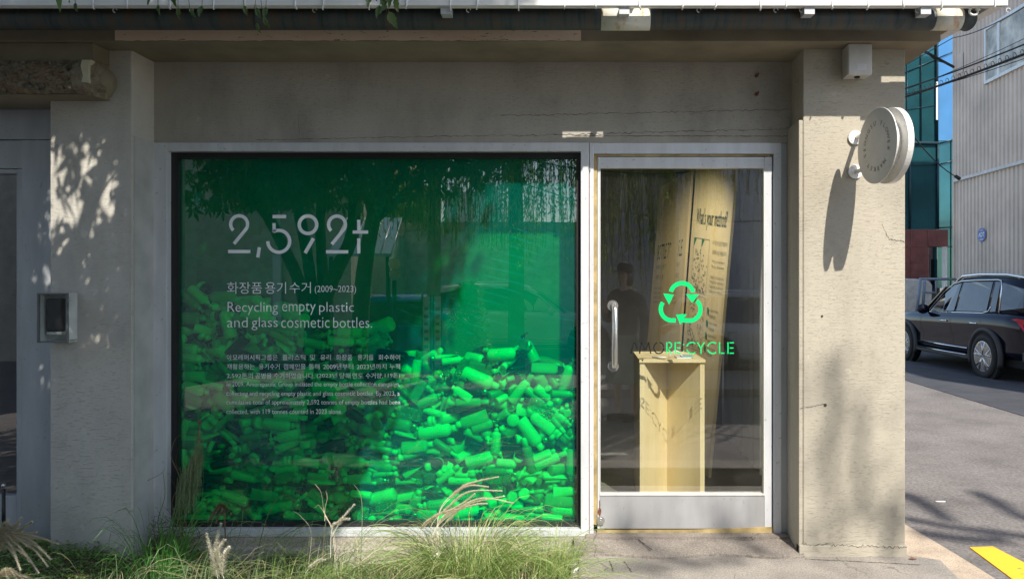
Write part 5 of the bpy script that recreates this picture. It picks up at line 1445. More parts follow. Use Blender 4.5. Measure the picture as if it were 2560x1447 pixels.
4 .75 -791 4206 394 -141 -71 -157
2 .88 -1092 4241 822 111 213 56
3 .79 -1535 4220 850 -75 -302 93
6 .78 -1550 4184 344 -26 22 -130
6 .95 -1788 4214 1072 55 -43 46
1 .89 -1193 4258 1081 220 47 -107
1 .95 -1267 4255 1001 116 5 188
7 .96 -2239 4258 1238 33 -7 -136
5 .79 -104 4260 881 29 269 0
6 .83 -223 4207 161 36 95 231
6 1.08 -1921 4224 337 59 44 -43
2 .72 -1269 4242 646 87 36 17
2 1.02 -1356 4259 786 -128 27 -143
4 .92 -502 4216 873 -82 232 112
0 .81 -2229 4215 947 57 -257 -82
0 .92 -1874 4228 1230 179 57 201
1 .91 -541 4231 306 -157 126 -183
3 .98 -713 4238 433 -180 -41 -173
3 .92 -417 4243 665 74 -257 -47
4 1.07 -2045 4199 772 152 122 112
1 .93 -2032 4233 821 167 36 119
0 .87 -2208 4266 953 -146 94 -148
4 .82 -223 4231 96 -67 108 -52
1 1.02 -2145 4267 208 -106 -58 127
4 .84 -1845 4215 933 -11 133 -82
2 1.02 -1671 4229 735 182 -5 156
0 .88 -282 4251 794 211 -99 151
4 .84 -1711 4204 838 -249 -36 -149
4 .87 -876 4194 620 -176 63 -17
1 .87 -2053 4257 489 -166 -78 -169
1 .78 -1526 4273 648 -28 113 -30
6 .97 -2033 4277 1308 146 -147 11
6 .77 -996 4224 272 -7 201 -150
6 1.01 -1056 4215 86 0 -314 -295
6 .91 -48 4207 217 -168 -258 -308
3 1.03 -893 4265 215 159 299 -313
1 .82 -160 4233 89 -157 190 219
4 1.02 -1201 4279 128 -145 -94 147
1 1.07 -2143 4266 1326 205 -58 129
4 .84 -1317 4191 329 104 196 162
1 .81 -1977 4232 782 62 176 -8
2 .85 -1289 4239 603 -19 192 57
2 1.07 -1959 4220 1194 143 243 72
5 .88 -1876 4271 1314 -149 -113 -162
4 .99 -268 4222 567 258 -9 127
0 .74 -2166 4228 764 232 22 199
6 .85 -1250 4214 478 273 -44 -105
0 .75 -1693 4224 683 -221 -65 -116
5 .95 -1633 4241 508 173 -55 141
0 .90 -775 4259 553 -31 224 -47
6 .88 -1474 4255 628 -61 51 -67
4 .84 -1829 4205 816 203 55 177
3 1.06 -580 4255 845 -12 -31 66
2 1.07 -2158 4244 112 -166 28 182
5 .76 -663 4222 209 159 52 -155
4 1.06 -1877 4198 550 -93 -87 -206
2 1.06 -1916 4255 1087 -187 -78 -141
6 .97 -1686 4208 853 40 49 -242
4 .74 -2280 4211 1001 59 -248 74
0 .83 -1501 4267 544 -158 -27 -157
2 1.05 -1036 4273 875 152 102 156
4 .89 -1274 4180 326 -65 -50 -295
1 1.00 -824 4268 863 -151 168 -151
0 .89 -1488 4265 1044 167 23 159
1 1.06 -339 4267 429 122 -38 171
2 .93 -1724 4221 615 -33 283 -11
6 1.00 -1200 4234 826 -58 240 81
0 1.06 -1347 4259 488 -116 73 185
4 .97 -1812 4215 226 110 108 93
0 .77 -1014 4243 655 37 138 95
7 .75 -1435 4265 984 185 -117 132
2 .87 -1318 4219 145 -170 15 167
0 .73 -445 4233 327 -122 49 -210
6 .78 -1215 4184 85 -157 -251 258
2 .95 -2059 4282 575 -9 84 2
2 .93 -853 4267 85 -159 37 157
3 .93 -1378 4233 104 12 -299 274
4 .88 -1780 4246 359 79 178 102
1 .75 -93 4248 410 193 123 147
1 .83 -2128 4272 314 121 119 123
4 1.00 -860 4279 682 205 13 -151
2 .76 -574 4230 792 134 225 26
4 .79 -70 4214 384 84 70 -180
6 .77 -733 4221 534 144 -64 50
6 .76 -2180 4219 574 -30 306 -124
6 .84 -1879 4233 599 31 250 -39
2 .92 -847 4259 709 -99 36 -120
3 .81 -1150 4207 730 -50 -202 136
6 .91 -2035 4183 646 39 70 301
2 .88 -2166 4282 1254 -7 237 6
1 .82 -409 4272 330 -212 35 -178
4 .93 -2241 4253 1101 -102 260 -91
6 1.06 -1449 4214 530 -204 21 123
2 .87 -1002 4218 360 -170 15 -147
1 1.07 -1382 4266 192 122 12 -161
7 1.03 -962 4256 557 17 129 17
2 .73 -754 4234 874 24 271 -63
2 .79 -1546 4237 461 -124 4 -244
2 .91 -1207 4258 345 -159 -40 -178
4 .79 -2250 4223 169 84 70 134
0 .98 -2163 4244 424 89 198 96
4 .97 -508 4222 441 110 108 -221
3 .97 -1021 4260 705 0 -33 0
4 1.07 -571 4232 761 -37 -238 172
0 .75 -674 4264 321 -133 -61 -156
6 .80 -1905 4228 505 104 265 53
4 .95 -1440 4223 656 39 193 57
6 .74 -2085 4187 237 -121 121 202
3 .79 -468 4251 620 -216 -108 -5
3 .81 -393 4264 718 1 303 24
4 1.03 -1454 4278 1105 233 -118 88
1 .83 -1053 4272 444 126 -121 186
2 .82 -1861 4200 1202 -53 301 -13
1 .98 -260 4268 97 -169 62 150
1 1.00 -436 4254 104 185 54 -126
0 .74 -1169 4257 92 156 63 -196
5 .80 -2177 4232 85 157 0 -139
4 .80 -1213 4201 768 -287 -104 -16
6 .83 -1330 4250 815 -74 112 29
3 1.01 -1773 4250 668 -139 80 226
3 .98 -2021 4242 575 114 64 136
4 .96 -1960 4279 568 -55 259 -73
5 1.05 -1394 4256 934 -164 -11 -156
6 .90 -573 4194 105 -36 -241 -189
7 .75 -1110 4245 634 38 -113 -307
3 .73 -1967 4212 853 -301 43 94
4 .91 -1598 4199 1062 -154 -182 -129
2 .83 -1992 4272 355 -167 65 -163
6 .74 -235 4250 452 -121 121 -112
5 .77 -1663 4270 647 -68 269 -108
5 .91 -1220 4274 716 150 146 150
3 .78 -905 4264 807 -78 215 -98
2 .90 -1429 4237 853 -62 195 -55
6 1.01 -1813 4226 840 -148 -36 258
2 1.06 -1797 4190 211 -147 30 178
6 .77 -897 4217 602 29 -76 -184
0 .86 -676 4248 157 140 81 -156
1 .80 -1566 4272 129 90 1 -158
2 .82 -1854 4271 370 -177 43 -167
5 .94 -668 4243 935 -51 88 5
0 1.01 -2193 4254 354 -142 43 -151
1 .90 -1067 4270 750 -142 62 -148
2 1.02 -1636 4248 1038 88 70 -249
6 1.05 -663 4271 456 2 3 90
3 .88 -469 4256 401 34 -9 -14
6 .77 -1324 4213 487 -7 201 164
3 .93 -89 4261 502 0 269 0
2 .78 -180 4284 308 -4 156 6
0 .84 -1156 4240 477 178 -109 163
3 .98 -514 4251 541 -152 -51 208
3 .81 -771 4265 817 -28 307 -127
6 .88 -778 4253 301 157 189 8
1 1.04 -127 4259 309 157 0 175
2 1.06 -2203 4281 407 -9 143 1
2 .75 -834 4273 418 -65 -56 -226
4 .85 -1017 4183 594 -27 182 -55
3 .89 -1875 4254 405 26 53 -63
3 .85 -1819 4249 1176 -305 -34 110
"""
NAMES = {'pump': ('pump_bottle', 'pump bottle'), 'tall': ('slim_bottle', 'slim round bottle'), 'tube': ('squeeze_tube', 'squeeze tube'), 'jar': ('cream_jar', 'cream jar'), 'vial': ('ampoule_vial', 'tiny vial'), 'flat': ('flat_bottle', 'flattened bottle'), 'cap': ('loose_cap', 'loose cap'), 'big': ('round_bottle', 'large waisted bottle')}
PC = {'pump': 'pump', 'tall': 'cap', 'tube': 'cap', 'jar': 'lid', 'vial': 'cap', 'flat': 'cap', 'big': 'cap'}
rows_ = []
random.seed(77)
for ln in PILE.strip().split('\n'):
    k, s, x, y, z, a, b, c = [float(q) for q in ln.split()]
    k = KN[int(k)]; rows_.append(dict(k=k, s=s * 1.09, p=Vector((x / 1000, y / 1000, z / 1000)), e=Euler((a / 100, b / 100, c / 100)), t=random.choice(BW), c=random.choice([0, 0, 0, 1, 2, 3])))
ORD = ['bottom', 'second', 'third', 'fourth', 'fifth', 'sixth', 'seventh', 'eighth', 'ninth', 'tenth', 'eleventh', 'twelfth', 'thirteenth', 'fourteenth', 'fifteenth']
def nth(n): return '%d%s' % (n, 'th' if 10 < n % 100 < 14 else {1: 'st', 2: 'nd', 3: 'rd'}.get(n % 10, 'th'))
NI = 300
for r in rows_[:NI]: r['row'] = int(max(0, (r['p'].z - .07) / .10))
from collections import defaultdict
rowd = defaultdict(list)
for r in rows_[:NI]: rowd[r['row']].append(r)
for k, L in rowd.items():
    L.sort(key=lambda r: r['p'].x)
    for i, r in enumerate(L): r['n'] = i + 1
MC = {}
def mcopy(k, which, mi):
    key = (k, which, mi)
    if key not in MC:
        me = BP[k][which].mesh(NAMES[k][0] if which == 0 else PC[k], (BT[mi][1] if which == 0 else CAPM[mi])); MC[key] = me
    return MC[key]
for r in rows_[:NI]:
    k = r['k']; ax = r['e'].to_matrix() @ Vector((0, 0, 1))
    if abs(ax.y) > .75: ori = 'seen end on'
    elif abs(ax.z) > .8: ori = 'standing upright'
    elif abs(ax.z) < .2: ori = 'lying level'
    else: ori = 'tilted up ' + ('rightward' if ax.x * ax.z > 0 else 'leftward')
    lab = '%s %s %s, %s from left, %s heap row' % (BT[r['t']][0], NAMES[k][1], ori, nth(r['n']), ORD[min(14, r['row'])])
    if k == 'cap':
        o = bpy.data.objects.new('loose_cap', mcopy(k, 0, r['t'])); col.objects.link(o)
    else:
        o = bpy.data.objects.new(NAMES[k][0], None); o.empty_display_size = .03; col.objects.link(o)
        q = bpy.data.objects.new('body', mcopy(k, 0, r['t'])); col.objects.link(q); q.parent = o
        q = bpy.data.objects.new(PC[k], mcopy(k, 1, r['c'])); col.objects.link(q); q.parent = o
    o.location = r['p']; o.rotation_euler = r['e']; o.scale = (r['s'],) * 3
    tag(o, lab, {'tube': 'tube', 'jar': 'jar', 'cap': 'cap', 'vial': 'vial'}.get(k, 'bottle'), 'empty cosmetic containers heaped behind the green pane')
g = MB(); mats = [b[1] for b in BT] + CAPM
for r in rows_[NI:]:
    T = Matrix.Translation(r['p']) @ r['e'].to_matrix().to_4x4() @ Matrix.Scale(r['s'], 4)
    for w_ in (0, 1):
        s = BP[r['k']][w_]
        if s is None: continue
        mi = r['t'] if w_ == 0 else len(BT) + r['c']; b0_ = len(g.v)
        g.v += [tuple(T @ Vector(v)) for v in s.v]; g.f += [[b0_ + i for i in f] for f in s.f]; g.m += [mi] * len(s.f); g.sm += s.sm
tag(g.build('more_containers', mats, org=(-1.2, 4.22, .07)), 'deeper layer of empty containers showing in the gaps of the heap', 'bottles', kind='stuff')

# ================================================================== plants in the bed
def blade(mb, base, az, h, sp, wd, droop=.5, n=7, mi=0, curl=0):
    d = Vector((math.cos(az), math.sin(az), 0)); pts = []
    for i in range(n + 1):
        t = i / n; pts.append(base + d * (sp * (t ** 1.5)) + Vector((-d.y, d.x, 0)) * curl * t * t + Vector((0, 0, h * (t * (1 + droop) - droop * t * t * t))))
    mb.ribbon(pts, wd, Vector((-d.y, d.x, .0)).cross(Vector((0, 0, 1))) + Vector((random.uniform(-.4, .4), -.8, random.uniform(-.3, .3))), mi, [1 - .9 * (i / n) ** 2 for i in range(n + 1)])
    return pts
def grass_clump(px, py, Y, n, h, sp, label, m='grass', r=.1, wd=.0045, name='fountain_grass', group='clumps of ornamental grass', lean=0, droop=(.4, 1.5)):
    b = P(px, py, Y); t = thing(name, label, 'grass', b, group)
    g = MB()
    for i in range(n):
        a = random.uniform(0, 2 * math.pi); rr = r * math.sqrt(random.random()); a2 = a + random.gauss(0, .5)
        k = random.uniform(.45, 1.1)
        blade(g, b + Vector((math.cos(a) * rr, math.sin(a) * rr * .6, -.10)), a2, (h * k + .07) * random.uniform(.75, 1.1), sp * k * random.uniform(.3, 1.15), wd * random.uniform(.6, 1.3), random.uniform(*droop), 7, 0, random.gauss(lean, .03))
    g.build('blades', M[m], t); return t
def spline(pts, n=18):
    out = []; k = len(pts)
    for i in range(k - 1):
        p0 = pts[max(0, i - 1)]; p1 = pts[i]; p2 = pts[i + 1]; p3 = pts[min(k - 1, i + 2)]
        for j in range(n):
            t = j / n; out.append(.5 * ((2 * p1) + (p2 - p0) * t + (2 * p0 - 5 * p1 + 4 * p2 - p3) * t * t + (3 * p1 - p0 - 3 * p2 + p3) * t ** 3))
    out.append(pts[-1]); return out
def plume(t, pix, Y, m='plume', start=.4, bl=.016, dens=26, stem=.0016, dy=0, spread=.8):
    pts = [P(x, y, Y + dy * i) for i, (x, y) in enumerate(pix)]; sp = spline(pts, 12); g = MB(); g.tube(sp, [stem * (1 - .5 * i / len(sp)) for i in range(len(sp))], 5, 0); 
    k0 = int(len(sp) * start)
    for i in range(k0, len(sp)):
        tg = (sp[min(i + 1, len(sp) - 1)] - sp[i - 1]).normalized(); f = (i - k0) / max(1, len(sp) - k0)
        for j in range(dens):
            a = random.uniform(0, 6.28); o = tg.orthogonal().normalized(); side = (o * math.cos(a) + tg.cross(o) * math.sin(a))
            b = sp[i] + (sp[min(i + 1, len(sp) - 1)] - sp[i]) * random.random(); L = bl * random.uniform(.5, 1.1) * (1 - .55 * f)
            e = b + (tg * random.uniform(.5, 1.2) + side * spread * random.uniform(.3, 1)).normalized() * L
            q = side.cross(tg) * .0013; g.add([b - q, b + q, e], [(0, 1, 2)])
    return g.build('plume', M[m], t)
random.seed(31)
G1 = grass_clump(1165, 1440, 3.52, 1050, .215, .42, 'big sunlit clump of arching green grass with tan plumes before the window', r=.17)
for pix in ([(1120, 1420), (1085, 1335), (1140, 1275), (1205, 1245), (1280, 1256)], [(1110, 1410), (1075, 1325), (1125, 1262), (1175, 1228), (1252, 1226)], [(1115, 1420), (1080, 1345), (1120, 1285), (1180, 1262), (1215, 1258)], [(1100, 1400), (1098, 1280), (1148, 1222), (1190, 1203), (1243, 1192)],
            [(1100, 1400), (1095, 1290), (1140, 1232), (1175, 1213), (1218, 1216)], [(1120, 1420), (1090, 1345), (1130, 1290), (1175, 1258), (1258, 1240)], [(1110, 1420), (1080, 1350), (1110, 1290), (1160, 1255), (1185, 1235)], [(1180, 1420), (1195, 1362), (1240, 1350), (1300, 1362)], [(1120, 1420), (1048, 1350), (1060, 1310), (1090, 1290), (1130, 1272)], [(1120, 1430), (1060, 1340), (1075, 1300), (1110, 1278), (1160, 1270)]):
    plume(G1, pix, 3.62, start=.42, bl=.021, dens=44, spread=.8)
G1b = grass_clump(1300, 1470, 3.42, 360, .16, .42, 'low spreading sunlit grass at the bottom of the photo before the bare sill', r=.22)
G2 = grass_clump(1385, 1405, 3.78, 420, .16, .20, 'small dense green grass tuft beside the door step', r=.11, wd=.003)
G3 = grass_clump(1010, 1450, 3.5, 180, .23, .42, 'thin loose grass left of the big sunlit clump', m='grassdull', r=.16, wd=.0022)
G4 = grass_clump(800, 1460, 3.46, 110, .25, .50, 'sparse dull grass with pale seed heads before the dark window half', m='grassdull', r=.2, wd=.003)
for pix in ([(838, 1440), (835, 1330), (812, 1285), (803, 1232), (788, 1210)], [(838, 1440), (832, 1330), (812, 1285), (818, 1245), (815, 1228)], [(838, 1400), (828, 1320), (800, 1265), (788, 1268)], [(770, 1420), (778, 1330), (752, 1290), (735, 1278)], [(838, 1400), (836, 1340), (815, 1290), (812, 1300)]): plume(G4, pix, 3.4, m='plume', start=.45, bl=.007, dens=12, spread=.45, stem=.0007)
for pix in ([(826, 1395), (830, 1322), (850, 1300), (884, 1262)], [(830, 1340), (852, 1302), (872, 1296)], [(846, 1440), (842, 1405), (856, 1385), (880, 1376)], [(760, 1440), (772, 1420), (795, 1400), (812, 1398)]): plume(G4, pix, 3.38, m='fluff', start=.35, bl=.020, dens=26, spread=1.4)
G5 = grass_clump(395, 1470, 3.5, 200, .33, .30, 'tall blades of bright green grass at the right edge of the left pillar', m='lime', r=.10, wd=.005)
G5b = grass_clump(460, 1480, 3.42, 60, .24, .40, 'pale drooping grass blades below the bare vine', m='grassdull', r=.16, wd=.005)
G6 = grass_clump(600, 1460, 3.5, 80, .24, .34, 'grey green grass around the fluffy seed stalk', m='grassdull', r=.16, wd=.0035)
for pix in ([(560, 1445), (548, 1410), (540, 1380), (545, 1340), (552, 1310)], [(545, 1445), (535, 1410), (525, 1370), (518, 1335)], [(555, 1440), (560, 1390), (572, 1368)], [(548, 1440), (535, 1400), (545, 1375), (560, 1350)], [(545, 1446), (540, 1420), (550, 1395), (540, 1360)]): plume(G6, pix, 3.34, m='fluff', start=.1, bl=.030, dens=20, spread=1.6)
for pix in ([(565, 1400), (560, 1300), (550, 1262), (520, 1300)], [(565, 1400), (562, 1300), (556, 1262), (530, 1295)], [(565, 1400), (563, 1300), (560, 1266), (540, 1305)]): plume(G6, pix, 3.4, m='dry', start=.5, bl=.022, dens=24, spread=1.0)
g = MB(); L_ = []
for pix in ([(485, 1440), (520, 1330), (548, 1264)], [(630, 1440), (665, 1300), (700, 1240), (735, 1250), (760, 1300)], [(560, 1450), (600, 1330), (608, 1262)], [(640, 1450), (700, 1350), (780, 1310), (850, 1330)], [(860, 1440), (900, 1330), (960, 1310), (1010, 1330)], [(900, 1440), (905, 1260), (885, 1210)], [(680, 1440), (740, 1360), (800, 1350)]):
    sp = spline([P(x, y, 3.6) for x, y in pix], 9); g.ribbon(sp, .0045, (.2, -1, .2), 0, [1 - .8 * i / len(sp) for i in range(len(sp))])
g.build('long_blades', M['grassdull'], G6)
G8 = grass_clump(700, 1490, 3.36, 260, .20, .46, 'low grey green grass along the photo bottom left of centre', m='grass', r=.24, wd=.0035)
G9 = grass_clump(900, 1480, 3.38, 240, .18, .42, 'low grass at the photo bottom between seed heads and the big clump', m='grass', r=.22, wd=.003)
G10 = grass_clump(265, 1500, 3.34, 120, .20, .44, 'thin arching blades in front of the mossy left pillar foot', m='grassdull', r=.2, wd=.004)
# dry plumes at the left edge
G7 = thing('plume_grass', 'arching tan feathery plumes hanging in from the left edge', 'grass', P(-20, 1450, 3.4), 'clumps of ornamental grass')
random.seed(9)
for k, tip in enumerate(((142, 1357), (118, 1412), (95, 1428), (52, 1296), (78, 1305), (60, 1318), (88, 1330), (100, 1345), (72, 1400), (40, 1390), (50, 1420), (30, 1350), (66, 1362), (112, 1380), (125, 1395), (20, 1300), (45, 1310))):
    x, y = tip; up = 1290 + (y - 1290) * .35 + random.uniform(-10, 14)
    plume(G7, [(-60, 1450), (-40, 1370 + (y - 1350) * .3), (x * .30 - 8, up + 18), (x * .66, up + 18 + (y - up) * .22), (x, y)], 3.42, start=.22, bl=.026, dens=44, spread=.85)
for tip in ((60, 1436), (90, 1444), (40, 1430), (20, 1432)): plume(G7, [(-40, 1460), (0, 1436), (tip[0] * .6, tip[1] - 5), (tip[0], tip[1] + 12)], 3.35, start=.1, bl=.03, dens=44, spread=1.0)
# bare climbing vine and needle stalk at the left of the window
VN = thing('climbing_vine', 'bare tangled vine with hanging needle stalk against the left edge of the window', 'vine', P(440, 1345, 4.0))
random.seed(12); g = MB()
def twig(pix, r0, Y=4.0): g.tube(spline([P(x, y, Y + random.uniform(-.03, .03)) for x, y in pix], 6), [r0 * (1 - .75 * i / (6 * (len(pix) - 1))) for i in range(6 * (len(pix) - 1) + 1)], 5)
for pix, r in (([(440, 1400), (455, 1330), (430, 1260), (450, 1200), (428, 1140), (440, 1095), (465, 1085)], .004), ([(470, 1400), (455, 1310), (478, 1250), (462, 1190), (440, 1160), (448, 1110)], .0035), ([(450, 1400), (430, 1300), (445, 1240), (425, 1190)], .003), ([(460, 1400), (500, 1340), (478, 1300), (470, 1240)], .003), ([(440, 1400), (405, 1350), (395, 1300), (412, 1240), (408, 1180)], .003), ([(440, 1400), (480, 1350), (520, 1330), (560, 1316)], .0035), ([(430, 1400), (400, 1370), (382, 1320)], .003), ([(330, 1226), (360, 1205), (400, 1185), (412, 1170)], .002), ([(470, 1380), (500, 1330), (530, 1310)], .003)): twig(pix, r, 3.99)
for k in range(240):
    x, y = random.gauss(428, 30), random.gauss(1340, 26); a = random.uniform(0, 6.28); L = random.uniform(12, 40); Y = random.uniform(3.9, 4.03)
    g.tube([P(x, y, Y), P(x + math.cos(a) * L * .5 + random.uniform(-4, 4), y + math.sin(a) * L * .5, Y), P(x + math.cos(a) * L, y + math.sin(a) * L, Y)], .0012, 3, cap=False)
g.build('stems', M['dry'], VN)
g = MB()
for k in range(330):
    u = random.random(); bx = 500 - 44 * u + random.gauss(0, 7); by = 1120 + 90 * u + random.gauss(0, 10); L = random.uniform(40, 130) * (1 - .2 * u); Y = random.uniform(3.95, 4.04)
    g.ribbon([P(bx, by, Y), P(bx - 2 + random.gauss(0, 3), by + L * .5, Y), P(bx - 5 + random.gauss(0, 6), by + L, Y)], .0022, (0, -1, 0))
for k in range(150):
    y = random.uniform(1075, 1150); x = 497 + random.gauss(0, 1); a = random.uniform(-.3, .8) * random.choice((-1, 1)); g.ribbon([P(x, y, 3.97), P(x + 10 * random.choice((-1, 1)), y + 8, 3.97)], .001, (0, -1, 0))
g.build('needles', M['grassdull'], VN)
g = MB(); g.tube(spline([P(x, y, 3.97) for x, y in ((478, 1200), (490, 1140), (497, 1100), (499, 1060))], 6), .002, 5); c = P(499, 1055, 3.97)
for k in range(60):
    d = Vector((random.gauss(0, 1), random.gauss(0, 1), random.gauss(0, 1))).normalized() * .012; q = d.cross(Vector((0, 0, 1))).normalized() * .003; g.add([c + d * .3, c + d - q, c + d + q], [(0, 1, 2)])
g.build('bud', mat('dry_bud', (.30, .2, .11), .9), VN)
# ground cover
random.seed(5); g = MB(); g2 = MB()
for k in range(34000):
    x = random.uniform(-3.3, -.03); y = random.uniform(3.2, 4.03)
    u = (x + 3.3) / 3.27; dens = 1.0 if x < -2.0 else .55 + .3 * math.sin(x * 9 + y * 7)
    if x > -.9 and x < -.25: dens *= .35
    if random.random() > dens: continue
    h = random.random() ** 1.5 * (.085 if x < -2 else .05) * (.6 + .4 * math.sin(x * 6) * math.sin(y * 9)); c = Vector((x, y, soilz(x, y) + h)); a = random.uniform(0, 6.28); r = random.uniform(.008, .017)
    d = Vector((math.cos(a), math.sin(a), random.uniform(-.2, .9))) * r; q = Vector((-math.sin(a), math.cos(a), random.uniform(-.3, .3))) * r * .45
    (g2 if (x > -.35 or (math.sin(x * 5) * math.sin(y * 17 + x) > .75)) else g).add([c, c + d * .5 + q, c + d, c + d * .5 - q], [(0, 1, 2, 3)])
tag(g.build('ground_cover', M['moss'], org=(-1.6, 3.6, 0)), 'dark mossy ground cover carpeting the planting bed', 'ground cover', kind='stuff')
tag(g2.build('ground_cover', M['mosslime'], org=(-.3, 3.6, 0)), 'bright lime ground cover leaves in patches by the step', 'ground cover', kind='stuff')
for (px, py, w_, a, lab) in ((1588, 0, 0, 0, ''),):
    pass
def scrap(px, py, Y, pts, lab):
    c = P(px, py, Y); g = MB(); g.prism([c + Vector((x, y, z)) for x, y, z in pts], (0, .001, .0015)); tag(g.build('paper_scrap', M['white'], org=c), lab, 'litter', 'scraps of litter in the bed')
scrap(1086, 1392, 3.46, [(-.02, 0, -.012), (.012, .01, .008), (.02, .012, .022), (-.004, .004, .004)], 'small white paper scrap caught in the big grass clump')
scrap(1440, 1424, 3.6, [(-.018, 0, -.012), (-.006, 0, -.016), (.016, .01, .008), (.006, .01, .012)], 'torn white paper strip on lime leaves beside the step')
scrap(825, 1364, 3.95, [(-.03, 0, -.004), (.0, 0, -.008), (.025, .0, .006), (.0, .0, .004)], 'crumpled pale scrap lying below the window sill')
# cigarette end and leaf on the road
c = onroad(2338, 1255); g = MB(); g.tube([c + Vector((0, 0, .006)), c + Vector((.07, .0, .006))], .005, 8); tag(g.build('cigarette_butt', M['white'], org=c), 'white cigarette butt on the asphalt beside the pillar', 'cigarette butt')
c = P(2281, 1397, 3.79); g = MB(); g.prism([c + Vector((-.02, 0, 0)), c + Vector((0, -.012, .004)), c + Vector((.022, 0, 0)), c + Vector((0, .01, .006))], (0, 0, .003)); tag(g.build('dry_leaf', mat('brown_leaf', (.2, .1, .06), .8), org=c), 'curled brown leaf on the pavement at the pillar foot', 'leaf')
# ================================================================== trees
def leaf_quad(mb, c, L, wd, mi=0):
    d = Vector((random.gauss(0, 1), random.gauss(0, 1), random.gauss(0, .8))).normalized(); q = d.orthogonal().normalized(); q = (q * math.cos(random.random() * 6) + d.cross(q) * math.sin(random.random() * 6)); h = wd / 2
    mb.add([c, c + d * L * .45 + q * h, c + d * L, c + d * L * .45 - q * h], [(0, 1, 2, 3)], mi)
def maple(mb, c, s, down=True):                      # lobed leaf cluster: five pointed lobes
    ax = Vector((random.gauss(0, .35), random.gauss(0, .5), -1)).normalized(); q = Vector((random.gauss(0, .7), random.gauss(0, 1), .1)); q = (q - ax * q.dot(ax)).normalized()
    for a, L in ((0, 1), (.75, .8), (-.75, .8), (1.5, .5), (-1.5, .5)):
        d = ax * math.cos(a) + q * math.sin(a); e = ax * -math.sin(a) + q * math.cos(a)
        mb.add([c, c + d * s * L * .5 + e * s * .13, c + d * s * L, c + d * s * L * .5 - e * s * .13], [(0, 1, 2, 3)])
T1 = thing('shade_tree', 'dark multi stemmed tree whose forked trunks are mirrored in the green window', 'tree', R(800, 905, 7.0))
g = MB(); random.seed(14)
def limb(pix, r0, r1, Yv=(7.0, 7.0), n=8):
    k = len(pix); pts = [R(x, y, Yv[0] + (Yv[1] - Yv[0]) * i / (k - 1)) for i, (x, y) in enumerate(pix)]; sp = spline(pts, n); m = len(sp); g.tube(sp, [(r0 + (r1 - r0) * i / (m - 1)) * random.uniform(.94, 1.06) for i in range(m)], 10)
limb([(808, 1090), (800, 950), (795, 850), (800, 800)], .15, .12)
limb([(790, 870), (770, 790), (745, 700), (715, 630), (680, 560), (640, 500), (600, 440), (560, 300), (540, 100), (500, -150)], .065, .03, (7.0, 6.6))
limb([(795, 850), (782, 740), (765, 620), (740, 500), (722, 390), (720, 200), (760, -50), (780, -300)], .058, .035, (7.0, 7.2))
limb([(806, 850), (815, 740), (850, 660), (880, 590), (888, 480), (884, 385), (900, 200), (960, -60), (1040, -300)], .075, .04, (7.0, 6.5))
limb([(800, 820), (808, 700), (800, 560), (812, 430), (830, 300), (850, 100), (840, -200)], .055, .03, (7.0, 7.4))
limb([(885, 470), (940, 250), (1040, 50), (1200, -200)], .04, .015, (6.8, 6.0)); limb([(720, 380), (640, 200), (500, 50), (330, -120)], .04, .015, (7.1, 6.2)); limb([(700, 590), (600, 420), (430, 300), (300, 200)], .035, .012, (6.8, 6.0)); limb([(800, 420), (760, 340), (700, 300)], .03, .012, (6.9, 6.6))
g.build('trunk', M['bark'], T1)
def shade_weight(px, py):
    # how much of the facade the crown shades, in photo pixels at the wall
    edge = 1255 - max(0, py - 430) * .42
    if px > edge: return 0
    w_ = min(1, (edge - px) / 150)
    if 118 < px < 335:                                 # dappled patch on the left pillar
        if 430 < py < 700: w_ *= .22 if px < 290 else .5
        elif 700 <= py < 960: w_ *= .62
        else: w_ *= 1.0
    if px < 118: w_ *= .9
    return w_
g = MB(); random.seed(6); n_ = 0
while n_ < 19000:
    px = random.uniform(-500, 1260); py = random.uniform(150, 1560); 
    if random.random() * 1.5 > shade_weight(px, py) * (1.5 if (py > 820 and 330 < px < 900) or (py > 960 and px < 340) else 1): continue
    n_ += 1; c = P(px, py, WF); pil = 60 < px < 360 and 400 < py < 950; t_ = random.uniform(1.9, 4.3) if not pil else random.uniform(1.3, 2.0)
    if pil and random.random() < (.80 if 100 < px < 300 and 430 < py < 720 else .6): continue
    c = c + Vector((-SX * t_, -t_, -SZ * t_))
    if c.z < 2.05 or (c.y > .2 and -90 < VX + c.x / c.y * FP < 2650 and -90 < VY - (c.z - CZ) / c.y * FP): continue
    if abs(c.x) < .5 and abs(c.y) < .6 and c.z < 2.4: continue
    maple(g, c, random.uniform(.13, .2) if pil else random.uniform(.07, .13))
k = 0
while k < 5000:
    c = Vector((random.gauss(0, 1), random.gauss(0, 1), random.gauss(0, 1))); c = c.normalized() * random.random() ** .4; c = Vector((-3.0 + c.x * 2.3, .2 + c.y * 2.2, 4.5 + c.z * 1.3)); k += 1
    if c.y > .2 and -90 < VX + c.x / c.y * FP < 2650 and -90 < VY - (c.z - CZ) / c.y * FP: continue
    wt = (4.05 - c.y); q = c + Vector((SX * wt, wt, SZ * wt)); qx, qy = VX + q.x / 4.05 * FP, VY - (q.z - CZ) / 4.05 * FP
    if (118 < qx < 335 and 400 < qy < 960) or qx > 1255 - max(0, qy - 430) * .42: continue
    maple(g, c, random.uniform(.08, .13))
for k in range(900):                                   # lower left crown seen in the window reflection
    px, py, Yv = random.gauss(690, 90), random.uniform(330, 520), random.uniform(6.4, 7.6); maple(g, R(px, py, Yv), random.uniform(.06, .11))
g.build('crown', M['leaf'], T1)
